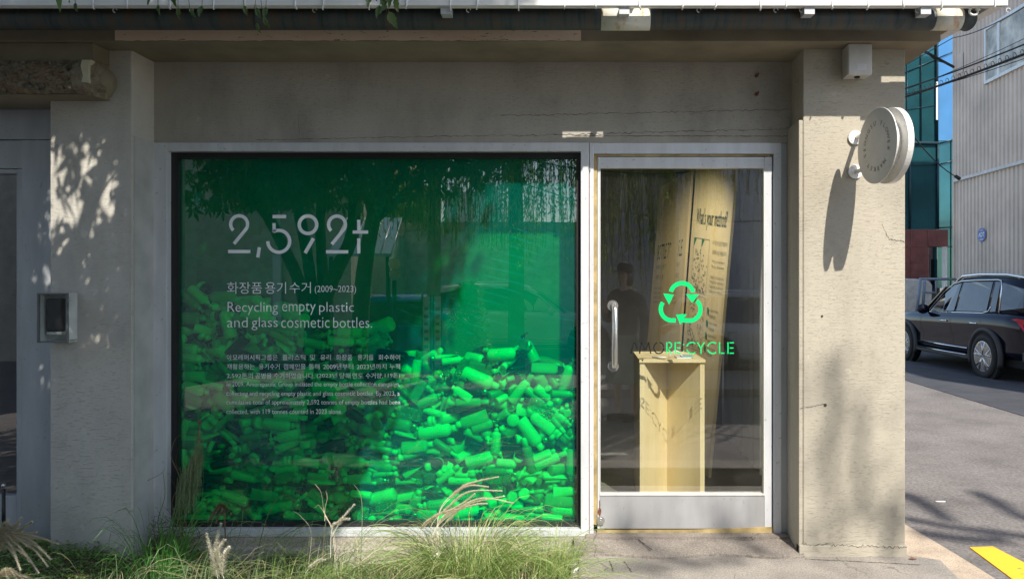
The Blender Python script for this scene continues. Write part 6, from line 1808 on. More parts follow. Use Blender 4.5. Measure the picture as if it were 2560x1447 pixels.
T2 = thing('added_shade_tree', 'dense dark tree added behind the camera to shade the road, mirrored along the window top', 'tree', (-3.6, -3.6, RZ)); g = MB(); g.tube(spline([Vector((-3.6, -3.6, RZ)), Vector((-3.4, -3.5, 2)), Vector((-2.6, -3.2, 5))], 6), [.16 - .08 * i / 12 for i in range(13)], 10)  # tree added to block sky light and shade the ground
for e_ in ((-3.6, -1.6, 4.4), (-.6, -2.8, 4.2), (-1.8, -1.4, 4.6), (-2.2, -4.6, 4.5)): g.tube([Vector((-3.3, -3.5, 2.4)), (Vector((-3.2, -3.4, 3.0)) + Vector(e_)) / 2, Vector(e_)], [.07, .05, .02], 6)
g.build('trunk', M['bark'], T2); g = MB()
for k in range(9000):
    c = Vector((random.gauss(0, 1), random.gauss(0, 1), random.gauss(0, 1))); c = c.normalized() * random.random() ** .38; c = Vector((-2.0 + c.x * 2.9, -2.8 + c.y * 2.4, 4.4 + c.z * 1.2))
    leaf_quad(g, c, random.uniform(.13, .22), .08)
g.build('crown', M['leaf'], T2)
# leaf sprigs hanging in front of the gutter
def sprig(name, lab, items, Y, m):
    t = thing(name, lab, 'leaves', P(items[0][0], items[0][1] - 60, Y)); g = MB()
    g2 = MB()
    for (px, py, s, ang) in items:
        c = P(px, py, Y + random.uniform(-.05, .05)); 
        d = Vector((math.sin(math.radians(ang)), random.uniform(-.3, .3), -math.cos(math.radians(ang)))).normalized(); q = Vector((d.z, random.uniform(-.3, .3), -d.x)).normalized(); L = s / FP * Y
        prof = [(0, .02), (.15, .16), (.3, .24), (.42, .20), (.5, .26), (.68, .14), (.8, .13), (1, 0)]
        vs = []
        for a, b in prof: vs += [c + d * L * a - q * L * b + Vector((0, -.01 * math.sin(a * 3), 0)), c + d * L * a + Vector((0, .006, 0)), c + d * L * a + q * L * b]
        fs = []
        for i in range(len(prof) - 1): fs += [(3 * i, 3 * i + 1, 3 * i + 4, 3 * i + 3), (3 * i + 1, 3 * i + 2, 3 * i + 5, 3 * i + 4)]
        g.add(vs, fs, 0, True); g2.tube([P(px - 12 * math.sin(math.radians(ang)), py - 46, Y), c], .0012, 4)
    build_each(g, 'leaf', M[m], t); g2.build('stem', M['dry'], t)
random.seed(3)
sprig('leaf_sprig', 'green pointed leaves hanging over the gutter left of centre', [(925, -14, 34, -10), (955, -12, 40, 15), (950, 14, 32, -20), (972, 30, 44, 25), (968, 38, 36, 40), (988, -5, 36, 10), (940, -25, 28, 0), (978, -20, 38, -10), (965, 10, 34, -25)], 3.0, 'leafgrey')
sprig('leaf_sprig', 'pale grey green leaves dangling over the pipe at upper left', [(395, 12, 26, 5), (445, 20, 28, 0), (475, 24, 26, 35), (505, 15, 32, -8), (610, 14, 26, 12), (640, 20, 32, 25), (665, 18, 34, -5), (658, 45, 28, 30), (640, 58, 26, 20), (380, -15, 32, -15), (430, -18, 36, 10), (175, -16, 26, 0), (188, 8, 24, 15)], 3.15, 'leafgrey')
# willows across the street
def willow(name, lab, base, crown, strands, seed, m='willow'):
    random.seed(seed); t = thing(name, lab, 'tree', base); g = MB()
    top = Vector(crown[0]); g.tube(spline([base, base.lerp(top, .5) + Vector((.15, .1, 0)), top], 8), [.17 - .09 * i / 16 for i in range(17)], 10)
    g2 = MB()
    for (c, r, zlow, n) in strands:
        c = Vector(c); g.tube(spline([top - Vector((0, 0, .6)), (top + c) / 2 + Vector((0, 0, .5)), c], 6), [.06 - .04 * i / 12 for i in range(13)], 6)
        for k in range(n):
            a = random.uniform(0, 6.28); rr = r * math.sqrt(random.random()); s = c + Vector((math.cos(a) * rr, math.sin(a) * rr, random.uniform(-.3, .2))); e = zlow + (c.z - zlow) * random.random() ** 1.6 * .7; pts = []
            m_ = max(3, int((s.z - e) / .25)); ph = random.random() * 6
            for i in range(m_ + 1):
                u = i / m_; pts.append(Vector((s.x + math.cos(a) * .25 * math.sin(u * 1.5) + .03 * math.sin(ph + u * 5), s.y + math.sin(a) * .25 * math.sin(u * 1.5), s.z + (e - s.z) * u)))
            g.tube(pts, .004, 3, cap=False)
            for i in range(m_):
                for j in range(5):
                    b = pts[i].lerp(pts[i + 1], random.random()); d = Vector((random.gauss(0, .5), random.gauss(0, .5), -1)).normalized(); L = random.uniform(.07, .12); q = d.cross(Vector((random.gauss(0, 1), random.gauss(0, 1), 0))).normalized() * .010
                    g2.add([b, b + d * L * .5 + q, b + d * L, b + d * L * .5 - q], [(0, 1, 2, 3)])
    g.build('trunk', M['bark'], t); g2.build('crown', M[m], t); return t
def Rg(px, Yv, z): p = R(px, 700, Yv); p.z = z; return p
willow('willow_tree', 'willow with long hanging strands mirrored across the top of the green window', Rg(1290, 13.5, RZ), [Rg(1250, 13, 6.5)],
       [(Rg(1020, 12, 5.0), .7, 2.2, 110), (Rg(1160, 11.8, 5.0), .8, 2.0, 130), (Rg(1290, 11.8, 4.8), .9, 2.0, 130), (Rg(1400, 12, 5.0), .7, 1.7, 90), (Rg(1470, 12.4, 5.6), .7, 2.4, 50)], 41)
willow('willow_tree', 'willow with strands drooping into the top of the glazed door reflection', Rg(1660, 15, RZ), [Rg(1640, 14.5, 6.8)],
       [(Rg(1545, 10.4, 4.2), .28, 1.2, 60), (Rg(1570, 11, 4.4), .5, 1.9, 90), (Rg(1660, 11, 4.5), .6, 2.1, 90), (Rg(1740, 11.5, 4.8), .5, 2.4, 60), (Rg(1840, 12, 5.0), .5, 2.7, 40)], 43)
# sparse high limbs to the right that drop soft shadows on pillar, door foot and road
T3 = thing('bare_tree', 'tall sparse tree across the street throwing faint limb shadows on the sunlit pillar', 'tree', (6.2, -7.5, RZ)); random.seed(19); g = MB(); g2 = MB()
top = Vector((5.6, -6.4, 8.0)); g.tube(spline([Vector((6.2, -7.5, RZ)), Vector((6.0, -7.0, 4.0)), top], 8), [.20 - .08 * i / 16 for i in range(17)], 10)
def shadow_limb(pix, Ys, r0, r1, t_):
    pts = []
    for (a, b) in pix:
        p = P(a, b, Ys) if Ys else onroad(a, b); pts.append(p + Vector((-SX * t_, -t_, -SZ * t_)))
    sp = spline(pts, 8); g.tube(sp, [r0 + (r1 - r0) * i / (len(sp) - 1) for i in range(len(sp))], 6); return sp
def leafy(sp, n, r):
    for k in range(n): leaf_quad(g2, random.choice(sp) + Vector((random.gauss(0, r), random.gauss(0, r), random.gauss(0, r))), .12, .04)
for pix, Ys, r in (([(2075, 900), (2085, 1020), (2070, 1200), (2100, 1330)], PF, .04), ([(2160, 1060), (2150, 1180), (2185, 1300)], PF, .035), ([(2235, 1250), (2225, 1340), (2210, 1400)], PF, .06), ([(2040, 1300), (2060, 1400)], PF, .03),
                   ([(2262, 1235), (2320, 1265), (2370, 1300)], None, .05), ([(2262, 1295), (2400, 1320), (2560, 1340), (2700, 1350)], None, .035), ([(2440, 1230), (2500, 1260), (2560, 1295), (2700, 1330)], None, .04), ([(2300, 1330), (2400, 1345), (2520, 1350)], None, .045),
                   ([(1590, 1235), (1600, 1300), (1620, 1380), (1700, 1447)], 3.9, .05), ([(1850, 1235), (1870, 1290), (1890, 1380)], 3.9, .05), ([(1500, 1420), (1700, 1400), (1900, 1360)], 3.7, .04)):
    leafy(shadow_limb(pix, Ys, r * (.8 if Ys else 1.7), r * (.5 if Ys else 1.1), random.uniform(8.5, 10)), 22, .10)
g.build('trunk', M['bark'], T3); g2.build('crown', M['leaf'], T3)

# ================================================================== side street on the right
CX = 9.5
CB = thing('corrugated_building', 'tall grey corrugated metal building at the right behind the dark car', 'building', (CX, 17, RZ))
M['corr'] = mat('corrugated_sheet', (.64, .53, .43), .55, .1, var=.11, vs=.9)
def cy(px): return CX * FP / (px - VX)
ya, yb_ = cy(2385), 2.0
def corr(z0, z1, off, name):
    g = MB(); prof = []; y = ya; k = 0
    while y > yb_: prof.append((CX + off + (.0, .0, .028, .028)[k % 4], y)); y -= (.075, .022, .045, .022)[k % 4]; k += 1
    vs = []
    for x_, y_ in prof: vs += [(x_, y_, z0), (x_, y_, z1)]
    g.add(vs, [(2 * i, 2 * i + 1, 2 * i + 3, 2 * i + 2) for i in range(len(prof) - 1)]); return g.build(name, M['corr'], CB)
zsp = 4.05
g_ = corr(RZ, zsp, .03, 'wall'); corr(zsp, 11, 0, 'wall')
g = MB(); g.box(CX + .07, CX + 6, yb_, ya - .01, RZ, 10.98); g.build('building_core', M['corr'], CB)
g = MB(); g.box(CX - .02, CX + .06, yb_, ya + .02, zsp - .04, zsp + .03); g.build('trim', mat('pale_trim', (.62, .60, .57), .5), CB); g = MB(); g.box(CX - .012, CX + .065, ya - .0, ya + .05, RZ, 11); g.build('corner_trim', M['corr'], CB)
yw0, yw1, zw0, zw1 = cy(2465), 13.9, 6.10, 7.42
Wn = empty('window'); Wn.parent = CB; Wn.location = (0, 0, 0)
g = MB(); f_ = .07; g.box(CX - .05, CX + .05, yw1, yw0, zw0, zw0 + f_); g.box(CX - .05, CX + .05, yw1, yw0, zw1 - f_, zw1); g.box(CX - .051, CX + .05, yw0 - f_, yw0, zw0, zw1); g.box(CX - .051, CX + .05, yw1, yw1 + f_, zw0, zw1); ym = cy(2500); g.box(CX - .045, CX + .05, ym - .05, ym + .05, zw0 + f_, zw1 - f_); g.box(CX - .045, CX + .05, (ym + yw1) / 2 - .05, (ym + yw1) / 2 + .05, zw0 + f_, zw1 - f_)
g.build('window_frame', M['aluw'], Wn); g = MB(); g.quad((CX - .02, yw1 + .05, zw0 + .05), (CX - .02, yw0 - .05, zw0 + .05), (CX - .02, yw0 - .05, zw1 - .05), (CX - .02, yw1 + .05, zw1 - .05)); g.build('pane', mat('curtained_glass', (.50, .48, .40), .08, var=.35, vs=2.5), Wn)
g = MB(); g.box(CX - .012, CX - .004, cy(2408), cy(2393), 6.7, 7.2); g.build('hatch', M['corr'], CB)
SGN = thing('security_sign', 'blue octagonal alarm company sign on the corrugated wall above the car', 'sign', (CX + .02, cy(2453), 2.42)); yc, zc, ro = cy(2453), ZZ(587, cy(2453)), .17
g = MB(); g.prism([(CX + .018, yc + ro * 1.1 * math.cos(math.pi / 8 + i * math.pi / 4), zc + ro * math.sin(math.pi / 8 + i * math.pi / 4)) for i in range(8)], (-.012, 0, 0)); g.build('plate', mat('sign_blue', (.05, .12, .42), .4), SGN)
g = MB(); fit(g, 'ADT', 0, 0, 0, 0, 0, off=.02, mapf=lambda u, v: Vector((CX + .004, yc + .13 - .26 * u, zc - .05 + .11 * v))); g.box(CX + .004, CX + .0045, yc - .08, yc + .08, zc - .115, zc - .10); g.box(CX + .004, CX + .0045, yc - .08, yc + .08, zc + .10, zc + .11); g.build('lettering', M['white'], SGN)
# teal glass building
TB = thing('glass_building', 'teal curtain wall office building with a red stone ground floor beyond the side street', 'building', P(2300, 715, 24))
M['teal'] = mat('teal_glass', (.025, .11, .13), .06, .55, var=.25, vs=.5); M['teal_sky'] = mat('sky_tinted_glass', (.07, .20, .36), .05, .55, var=.15, vs=.4); M['mull'] = mat('dark_mullion', (.02, .05, .06), .4, .3)  # the blue pane has the sky's reflection put into its colour
M['redst'] = mat('red_granite', (.19, .055, .045), .5, var=.18, vs=3)
def pq(mb, pts, d=.3): mb.prism([P(*p) for p in pts], (0, d, 0))
g = MB(); pq(g, [(2180, 360, 25), (2345, 360, 25), (2345, -420, 25), (2180, -420, 25)], 8); g.build('glass_wall', M['teal'], TB)
g = MB(); pq(g, [(2345.5, 352, 25.6), (2400, 352, 25.6), (2400, -420, 25.6), (2345.5, -420, 25.6)], 8); g.build('glass_wall', M['teal_sky'], TB)  # upper panes, sky reflection painted in as blue
g = MB(); pq(g, [(2345.5, 720, 25.6), (2400, 720, 25.6), (2400, 353, 25.6), (2345.5, 353, 25.6)], 8); g.build('glass_wall', M['teal'], TB)
g = MB(); pq(g, [(2180, 573, 24), (2345, 573, 24), (2345, 356, 24), (2180, 356, 24)], .9); g.build('bay_window', M['teal'], TB)
g = MB()
def bar(x0, y0, x1, y1, Y, wpx):
    a, b = P(x0, y0, Y), P(x1, y1, Y); g.tube([a, b], wpx / FP * Y / 2, 4)
for a in ((2275, 356, 2275, 573, 23.97, 5), (2345, 356, 2345, 573, 23.95, 6), (2180, 356, 2346, 358, 23.95, 9), (2180, 412, 2346, 412, 23.97, 3), (2345, 360, 2400, 344, 25.55, 5), (2345, 412, 2400, 398, 25.55, 4), (2303, 356, 2303, -100, 24.95, 3), (2343, 356, 2343, -100, 24.93, 6), (2262, 182, 2343, 147, 24.97, 3), (2345, 146, 2400, 122, 25.55, 3), (2262, 275, 2343, 262, 24.97, 1.5), (2384, 720, 2384, 350, 25.5, 3), (2268, 356, 2268, 150, 24.97, 2), (2345, 570, 2400, 566, 25.55, 4), (2345, 616, 2400, 616, 25.55, 3)): bar(*a)
g.build('mullions', M['mull'], TB)
g = MB(); pq(g, [(2341, 300, 24.9), (2345, 300, 24.9), (2345, 205, 24.9), (2341, 205, 24.9)], .05); pq(g, [(2362, 720, 24.3), (2368, 720, 24.3), (2368, 612, 24.3), (2362, 612, 24.3)], .2); build_each(g, 'pale_strip', M['white'], TB)  # the strip on the mullion paints in its white reflection
g = MB(); pq(g, [(2180, 745, 23.8), (2321, 745, 23.8), (2321, 616, 23.8), (2370, 616, 23.8), (2370, 574, 23.8), (2180, 574, 23.8)], .5); g.build('stone_base', M['redst'], TB)
g = MB()
for a in ((2278, 574, 2278, 745, 23.79, 1.2), (2180, 616, 2321, 616, 23.79, 1.2), (2180, 655, 2321, 655, 23.79, 1.0), (2321, 574, 2321, 616, 23.79, 1.2), (2180, 690, 2321, 690, 23.79, 1.0)): bar(*a)
g.build('stone_joints', mat('joint', (.30, .12, .10), .9), TB)
g = MB(); pq(g, [(2321.5, 760, 26), (2350, 760, 26), (2350, 600, 26), (2321.5, 600, 26)], .1); g.build('porch_wall', mat('pink_render', (.42, .27, .24), .8), TB); g = MB(); pq(g, [(2327, 760, 25.9), (2347, 760, 25.9), (2347, 648, 25.9), (2327, 648, 25.9)], .05); g.build('doorway', M['gasket'], TB)
# covered heap and steel frame beyond the car
g = MB(); pts = [(2240, 790), (2330, 790), (2332, 712), (2322, 701), (2290, 697), (2240, 695)]; g.prism([P(a, b, 18.5) for a, b in pts], (0, 2, 0)); tag(g.build('tarpaulin_cover', mat('cream_tarpaulin', (.55, .53, .48), .7, bump=.5, bs=3, bd=.05), org=P(2290, 790, 18.5), bevel=.04), 'cream tarpaulin covered load beyond the front of the dark car', 'tarpaulin')
g = MB(); Yp = 17.5
for a in (((2292, 780), (2301, 697)), ((2308, 760), (2312, 702))): g.tube([P(*a[0], Yp), P(*a[1], Yp)], .035, 6)
g.tube([P(2299, 697, Yp), P(2390, 698, Yp)], .03, 6); g.tube([P(2306, 730, Yp), P(2340, 732, Yp)], .025, 6); g.tube([P(2340, 700, Yp), P(2340, 735, Yp)], .02, 6)
tag(g.build('steel_frame', mat('blue_grey_paint', (.20, .26, .32), .5), org=P(2300, 800, Yp)), 'blue grey steel frame standing between the tarpaulin and the dark car', 'frame')
# overhead wires
WR = thing('overhead_cables', 'black overhead cable bundle with spiral hooks crossing the side street', 'cables', P(2262, 230, 11)); g = MB(); mw = mat('black_cable', (.012, .012, .012), .6)
def wire(a, b, r, sag=0, mb=None):
    a, b = P(*a), P(*b); pts = [a.lerp(b, i / 14) - Vector((0, 0, sag * 4 * (i / 14) * (1 - i / 14))) for i in range(15)]; (mb or g).tube(pts, r, 5); return pts
w1 = wire((2200, 262, 11), (2640, 104, 8), .016, .03); wire((2200, 240, 11), (2640, 78, 8), .010, .04); wire((2200, 250, 11), (2640, 118, 8), .005, .05); wire((2200, 246, 11), (2640, 58, 8), .004, .05)
g.build('cable', mw, WR); g = MB()
for i in range(1, 14):
    for f in (0, .5):
        c = w1[i].lerp(w1[i - 1], f); g.tube([c + Vector((.02 * math.cos(a * .6) - .01, 0, .02 + .035 * math.sin(a * .55))) for a in range(9)], .004, 4)
build_each(g, 'spiral_hook', mw, WR)
g = MB(); wire((2500, -30, 9), (2200, 190, 14), .010, .1); tag(g.build('overhead_cable', mw, org=P(2500, -30, 9)), 'single black cable rising to the top right above the corrugated wall', 'cable')
g = MB(); wire((2620, -20, 9), (2383, 95, 16), .010, .1); wire((2383, 95, 16), (2200, 200, 20), .010, .0); tag(g.build('overhead_cable', mw, org=P(2620, -20, 9)), 'thin black cable running past the corrugated wall top window', 'cable')
g = MB(); wire((2230, 262, 14), (2398, 446, 17), .012, .2); g.tube([P(2388, 440, 17.4), P(2400, 448, 17.4)], .04, 6); tag(g.build('overhead_cable', mw, org=P(2230, 262, 14)), 'slack black cable anchored at the corner of the corrugated building', 'cable')
g = MB(); g.tube([P(2313, 130, 17.5), P(2384, 168, 18.3)], .035, 6); g.tube([P(2313, 130, 17.5), P(2340, 152, 17.5), P(2381, 163, 18.3)], .012, 5); tag(g.build('cable_bracket', mw, org=P(2313, 130, 17.5)), 'black cable bracket arm at the upper corner of the corrugated building', 'bracket')

# ------------------------------------------------------------------ cars
M['tyre'] = mat('tyre_rubber', (.02, .02, .02), .8); M['rim'] = mat('machined_alloy', (.62, .62, .62), .25, .9, var=.03); M['rimd'] = mat('dark_alloy', (.04, .04, .045), .4, .5)
M['cglass'] = mat('tinted_car_glass', (.10, .10, .10), .03, .5, var=.05, spec=1); M['chrome'] = mat('chrome', (.8, .8, .8), .12, 1, var=.02); M['clad'] = mat('grey_cladding', (.035, .035, .037), .6)
M['red_l'] = mat('red_lens', (.45, .01, .03), .15); M['under'] = mat('underbody', (.01, .01, .01), .9)
def car(name, label, paint, loc, rz, s=1.0, group=None):
    t = thing(name, label, 'car', loc, group, rz); t.scale = (s, s, s)
    def B_(mb, nm, m, par=None, bev=0):
        o = mb.build(nm, m, None, org=(0, 0, 0), bevel=bev); o.parent = par or t; return o
    # y: rear axle 0, front axle 2.9 (front is +y); stations (y, halfwidth, z bottom, z shoulder, z top edge)
    st = [(-1.16, .74, .62, .80, .86), (-1.14, .88, .42, .92, 1.00), (-1.02, .95, .36, .96, 1.06), (-.5, .97, .34, .99, 1.09), (.0, .985, .34, 1.00, 1.09), (.6, .98, .30, .99, 1.07), (1.5, .975, .28, .97, 1.05), (2.2, .975, .30, .95, 1.03), (2.7, .975, .32, .93, 1.02), (3.2, .95, .34, .90, .98), (3.6, .90, .34, .84, .92), (3.8, .80, .38, .74, .84), (3.86, .62, .46, .66, .76)]
    def ring(y, w_, zb, zs, zt2): 
        return [(w_ * .80, zb), (w_ * .94, zb + .03), (w_ * .975, zb + .14), (w_ * .955, zb + (zs - zb) * .45), (w_ * 1.0, zb + (zs - zb) * .78), (w_ * .99, zs - .01), (w_ * .945, zt2 - .01), (w_ * .88, zt2 + .005), (w_ * .4, zt2 + .02)]
    g = MB(); vs = []; n = 0
    for s_ in st:
        r = ring(*s_); full = [(x_, z_) for x_, z_ in r] + [(-x_, z_) for x_, z_ in reversed(r)]; n = len(full); vs += [(x_, s_[0], z_) for x_, z_ in full]
    k = len(st); g.add(vs, [(i * n + j, (i + 1) * n + j, (i + 1) * n + (j + 1) % n, i * n + (j + 1) % n) for i in range(k - 1) for j in range(n)], 0, True); g.add(vs[:n], [tuple(range(n))]); g.add(vs[-n:], [tuple(range(n))[::-1]])
    # greenhouse
    gh = [(-.98, .74, 1.02, 1.04, .70), (-.86, .86, 1.02, 1.50, .70), (-.70, .88, 1.03, 1.66, .70), (-.2, .895, 1.04, 1.715, .715), (.6, .90, 1.03, 1.735, .72), (1.2, .90, 1.02, 1.70, .71), (1.6, .895, 1.01, 1.58, .70), (2.1, .88, 1.0, 1.24, .76), (2.42, .86, .98, 1.03, .80)]
    vs = []
    for y, wb, zb, zt3, wt in gh:
        r = [(wb, zb - .03), (wt + (wb - wt) * .06, zt3 - .06), (wt - .05, zt3 - .01), (wt * .6, zt3 + .012)]; full = r + [(-a, b) for a, b in reversed(r)]; vs += [(a, y, b) for a, b in full]
    n = 8; g.add(vs, [(i * n + j, (i + 1) * n + j, (i + 1) * n + (j + 1) % n, i * n + (j + 1) % n) for i in range(len(gh) - 1) for j in range(n)], 0, True); g.add(vs[:n], [tuple(range(n))])
    body = B_(g, 'body', paint)
    def side(y, z, sgn, o=.008):                     # point on the glasshouse flank
        for i in range(len(gh) - 1):
            if gh[i][0] <= y <= gh[i + 1][0]:
                f = (y - gh[i][0]) / (gh[i + 1][0] - gh[i][0]); wb, zb, zt3, wt = [gh[i][q] + (gh[i + 1][q] - gh[i][q]) * f for q in (1, 2, 3, 4)]; break
        else: wb, zb, zt3, wt = gh[-1][1:]
        u = (z - zb + .03) / max(.02, (zt3 - .06 - zb + .03)); x_ = wb + (wt + (wb - wt) * .06 - wb) * u; return Vector((sgn * (x_ + o), y, z))
    for sgn in (-1, 1):
        for poly in ([(2.12, 1.07), (1.16, 1.09), (1.14, 1.60), (1.42, 1.56), (1.72, 1.42)], [(1.08, 1.09), (.12, 1.11), (.14, 1.62), (1.06, 1.615)], [(.04, 1.11), (-.14, 1.12), (-.08, 1.615), (.06, 1.62)], [(-.25, 1.14), (-.80, 1.20), (-.72, 1.50), (-.12, 1.61)]):
            g = MB(); pts = []
            for a, b in zip(poly, poly[1:] + poly[:1]):
                for q in range(4): pts.append(side(a[0] + (b[0] - a[0]) * q / 4, a[1] + (b[1] - a[1]) * q / 4, sgn))
            g.prism(pts, (-sgn * .01, 0, 0)); B_(g, 'window', M['cglass'])
        g = MB(); g.tube([side(y, z, sgn, .012) for y, z in ((2.22, 1.05), (1.78, 1.44), (1.45, 1.59), (1.14, 1.635), (.6, 1.65), (.0, 1.655), (-.10, 1.64), (-.16, 1.5), (-.26, 1.10))], .011, 6); g.tube([side(y, z, sgn, .014) for y, z in ((2.22, 1.05), (1.1, 1.065), (.2, 1.085), (.05, 1.12), (.02, 1.2))], .010, 6); B_(g, 'chrome_trim', M['chrome'])
        g = MB(); g.tube([side(y, 1.60, sgn, -.05) + Vector((0, 0, z)) for y, z in ((1.45, .03), (1.2, .13), (.6, .155), (-.2, .14), (-.6, .09), (-.72, .03))], .022, 8); B_(g, 'roof_rail', M['chrome'])
        for ay in (0, 2.9):
            g = MB(); X = sgn * .99
            g.tube([(sgn * .965, ay + .455 * math.cos(math.radians(a)), .36 + .455 * math.sin(math.radians(a))) for a in range(-18, 199, 9)], .045, 8); B_(g, 'arch_cladding', M['clad'])
            g = MB(); g.tube([(sgn * .90, ay, .36), (sgn * .982, ay, .36)], .44, 28); B_(g, 'wheel_well', M['under'])
            W_ = empty('wheel', (0, 0, 0)); W_.parent = t; W_.location = (sgn * .90, ay, .36)
            Mx = Matrix.Rotation(math.radians(90) * sgn, 4, 'Y')
            g = MB(); g.lathe([(.24, -.11), (.35, -.11), (.375, -.085), (.378, 0), (.375, .085), (.35, .11), (.262, .112), (.255, .09)], 36, 0, Mx); o = g.build('tyre', M['tyre'], None, org=(0, 0, 0)); o.parent = W_
            g = MB(); g.lathe([(.0001, .03), (.24, .03), (.256, .10), (.262, .108)], 36, 0, Mx); o = g.build('rim_well', M['rimd'], None, org=(0, 0, 0)); o.parent = W_
            g = MB(); g.lathe([(.0001, .108), (.04, .106), (.045, .09)], 16, 0, Mx); g.lathe([(.238, .104), (.256, .112), (.262, .108)], 36, 0, Mx)
            for i in range(5):
                for dd in (-.17, .17):
                    a0_ = i * 2 * math.pi / 5; p = [(r_ * math.cos(a0_ + dd * f), r_ * math.sin(a0_ + dd * f), zz) for r_, f, zz in ((.03, .3, .10), (.12, .45, .102), (.245, 1.3, .106))]; g.tube([Mx @ Vector(q) for q in p], [.020, .014, .019], 5)
            o = g.build('rim', M['rim'], None, org=(0, 0, 0)); o.parent = W_
        g = MB(); g.box(min(sgn * .93, sgn * .99), max(sgn * .93, sgn * .99), .50, 2.40, .27, .35); B_(g, 'sill_cladding', M['clad'], bev=.01); g = MB(); g.tube([(sgn * .992, .55, .335), (sgn * .992, 2.36, .335)], .012, 6); g.tube([(sgn * .965, .55, .45), (sgn * .965, 2.35, .45)], .016, 6); B_(g, 'chrome_sill', M['chrome'])
        for hy_ in (1.22, .22):
            g = MB(); g.tube([(sgn * .975, hy_ + .02, .90), (sgn * 1.005, hy_ + .05, .905), (sgn * 1.005, hy_ + .19, .905), (sgn * .975, hy_ + .22, .90)], .014, 8); B_(g, 'door_handle', M['chrome'])
        g = MB()
        for dy_ in (2.25, 1.12, .12): g.ribbon([(sgn * (.9785 if .3 < z_ < .5 else .965 + .014 * (z_ - .5) / .4), dy_, z_) for z_ in (.42, .55, .7, .85, .97)], .006, (sgn, 0, 0))
        B_(g, 'door_gap', M['under'])
        g = MB(); g.lathe([(.0001, -.07), (.09, -.06), (.12, 0), (.09, .06), (.0001, .07)], 14, 0, Matrix.Translation((sgn * 1.03, 2.02, 1.10)) @ Matrix.Rotation(math.radians(90), 4, 'X'), 1.05, .85); g.tube([(sgn * .90, 2.06, 1.05), (sgn * 1.0, 2.04, 1.07)], .025, 6); B_(g, 'wing_mirror', paint)
        g = MB(); g.prism([(sgn * .945, -1.03, 1.03), (sgn * .97, -.90, 1.04), (sgn * .975, -.76, 1.02), (sgn * .97, -.90, .99), (sgn * .95, -1.05, .84), (sgn * .88, -1.14, .84), (sgn * .88, -1.13, 1.0)], (sgn * .012, 0, 0)); B_(g, 'tail_light', M['red_l'])
        g = MB(); g.prism([(sgn * .88, 3.66, .86), (sgn * .60, 3.84, .78), (sgn * .60, 3.86, .70), (sgn * .90, 3.60, .76)], (0, .01, .01)); B_(g, 'headlight', M['chrome'])
    g = MB(); g.prism([(-.76, 1.70, 1.52), (.76, 1.70, 1.52), (.84, 2.36, 1.06), (-.84, 2.36, 1.06)], (0, .012, .016)); B_(g, 'windscreen', M['cglass'])
    g = MB(); g.prism([(-.70, -.865, 1.56), (.70, -.865, 1.56), (.78, -.965, 1.12), (-.78, -.965, 1.12)], (0, -.012, 0)); B_(g, 'rear_window', M['cglass'])
    g = MB(); g.box(-.93, .93, -1.03, -.95, .36, .52); B_(g, 'bumper', M['clad'], bev=.02); g = MB(); g.box(-.86, .86, -.9, 3.7, .24, .40); B_(g, 'underbody', M['under'])
    return t
M['paint_navy'] = mat('black_blue_car_paint', (.003, .005, .014), .05, 0, var=0, spec=.35)
M['paint_blue'] = mat('blue_car_paint', (.02, .09, .35), .2, .3, var=0, coat=1); M['paint_white'] = mat('white_car_paint', (.70, .70, .70), .25, 0, var=0, coat=1)
car('parked_car', 'large black blue SUV with chrome trim parked along the side street', M['paint_navy'], (XX(2463, 12.3) + .93, 12.3, RZ), math.radians(1.5), .98)

# ================================================================== the other side of the street (what the glass mirrors)
def rbox(g, p0, p1, z0, z1, Yv, depth):              # box behind the camera whose near face shows mirrored at these photo columns
    x0, x1 = XX(p0, Yv), XX(p1, Yv); y1 = 2 * GY - Yv; g.box(x0, x1, y1 - depth, y1, z0, z1)
OB = thing('opposite_building', 'tan rendered building across the street mirrored in the left of the window', 'building', Rg(600, 15, RZ)); g = MB(); x1_ = -4.62
g.box(-16, x1_, 2 * GY - 16.2, 2 * GY - 14.8, RZ, 9.5); g.build('wall', mat('tan_render', (.55, .47, .38), .9, bump=.3), OB)
g = MB(); rbox(g, 600, 650, 2.4, 3.4, 14.79, .04); rbox(g, 700, 760, 2.4, 3.4, 14.79, .04); g.build('window', M['cglass'], OB); g = MB(); rbox(g, 680, 700, .6, 2.0, 14.7, .08); g.build('sign_panel', M['white'], OB)
OB2 = thing('opposite_building', 'grey building wall behind the metal awning mirrored in the window', 'building', Rg(850, 16, RZ)); g = MB(); rbox(g, 780, 966, RZ, 2.6, 16.8, 4); g.build('wall', mat('grey_green_render', (.42, .46, .42), .9), OB2)
AW = thing('awning', 'blue grey standing seam metal awning mirrored in the window', 'awning', Rg(910, 13, 1.9)); tl, tr, br, bl = R(868, 545, 14.2), R(1004, 543, 14.2), R(978, 634, 12.4), R(820, 634, 12.4)
g = MB(); g.prism([tl, tr, br, bl], (0, 0, -.05)); g.build('roof_panel', mat('blue_grey_metal', (.32, .42, .55), .35, .3), AW); g = MB()
for i in range(7): a, b = tl.lerp(tr, i / 6), bl.lerp(br, i / 6); g.tube([a + Vector((0, 0, .004)), b + Vector((0, 0, .004))], .009, 4)
g.build('seam', M['aluw'], AW); g = MB()
for px in (828, 970): a = R(px, 638, 12.5); g.tube([Vector((a.x, a.y, RZ)), a], .04, 8)
g.build('post', M['mull'], AW)
LP = thing('street_lamp', 'slim lamp post with a cream globe mirrored beside the awning', 'lamp', Rg(985, 10, RZ)); a = R(985, 700, 10.4); g = MB(); g.tube([Vector((a.x, a.y, RZ)), a], .03, 8); g.build('pole', M['mull'], LP)
M['globe'] = mat('cream_globe', (.92, .78, .48), .3, var=.03)
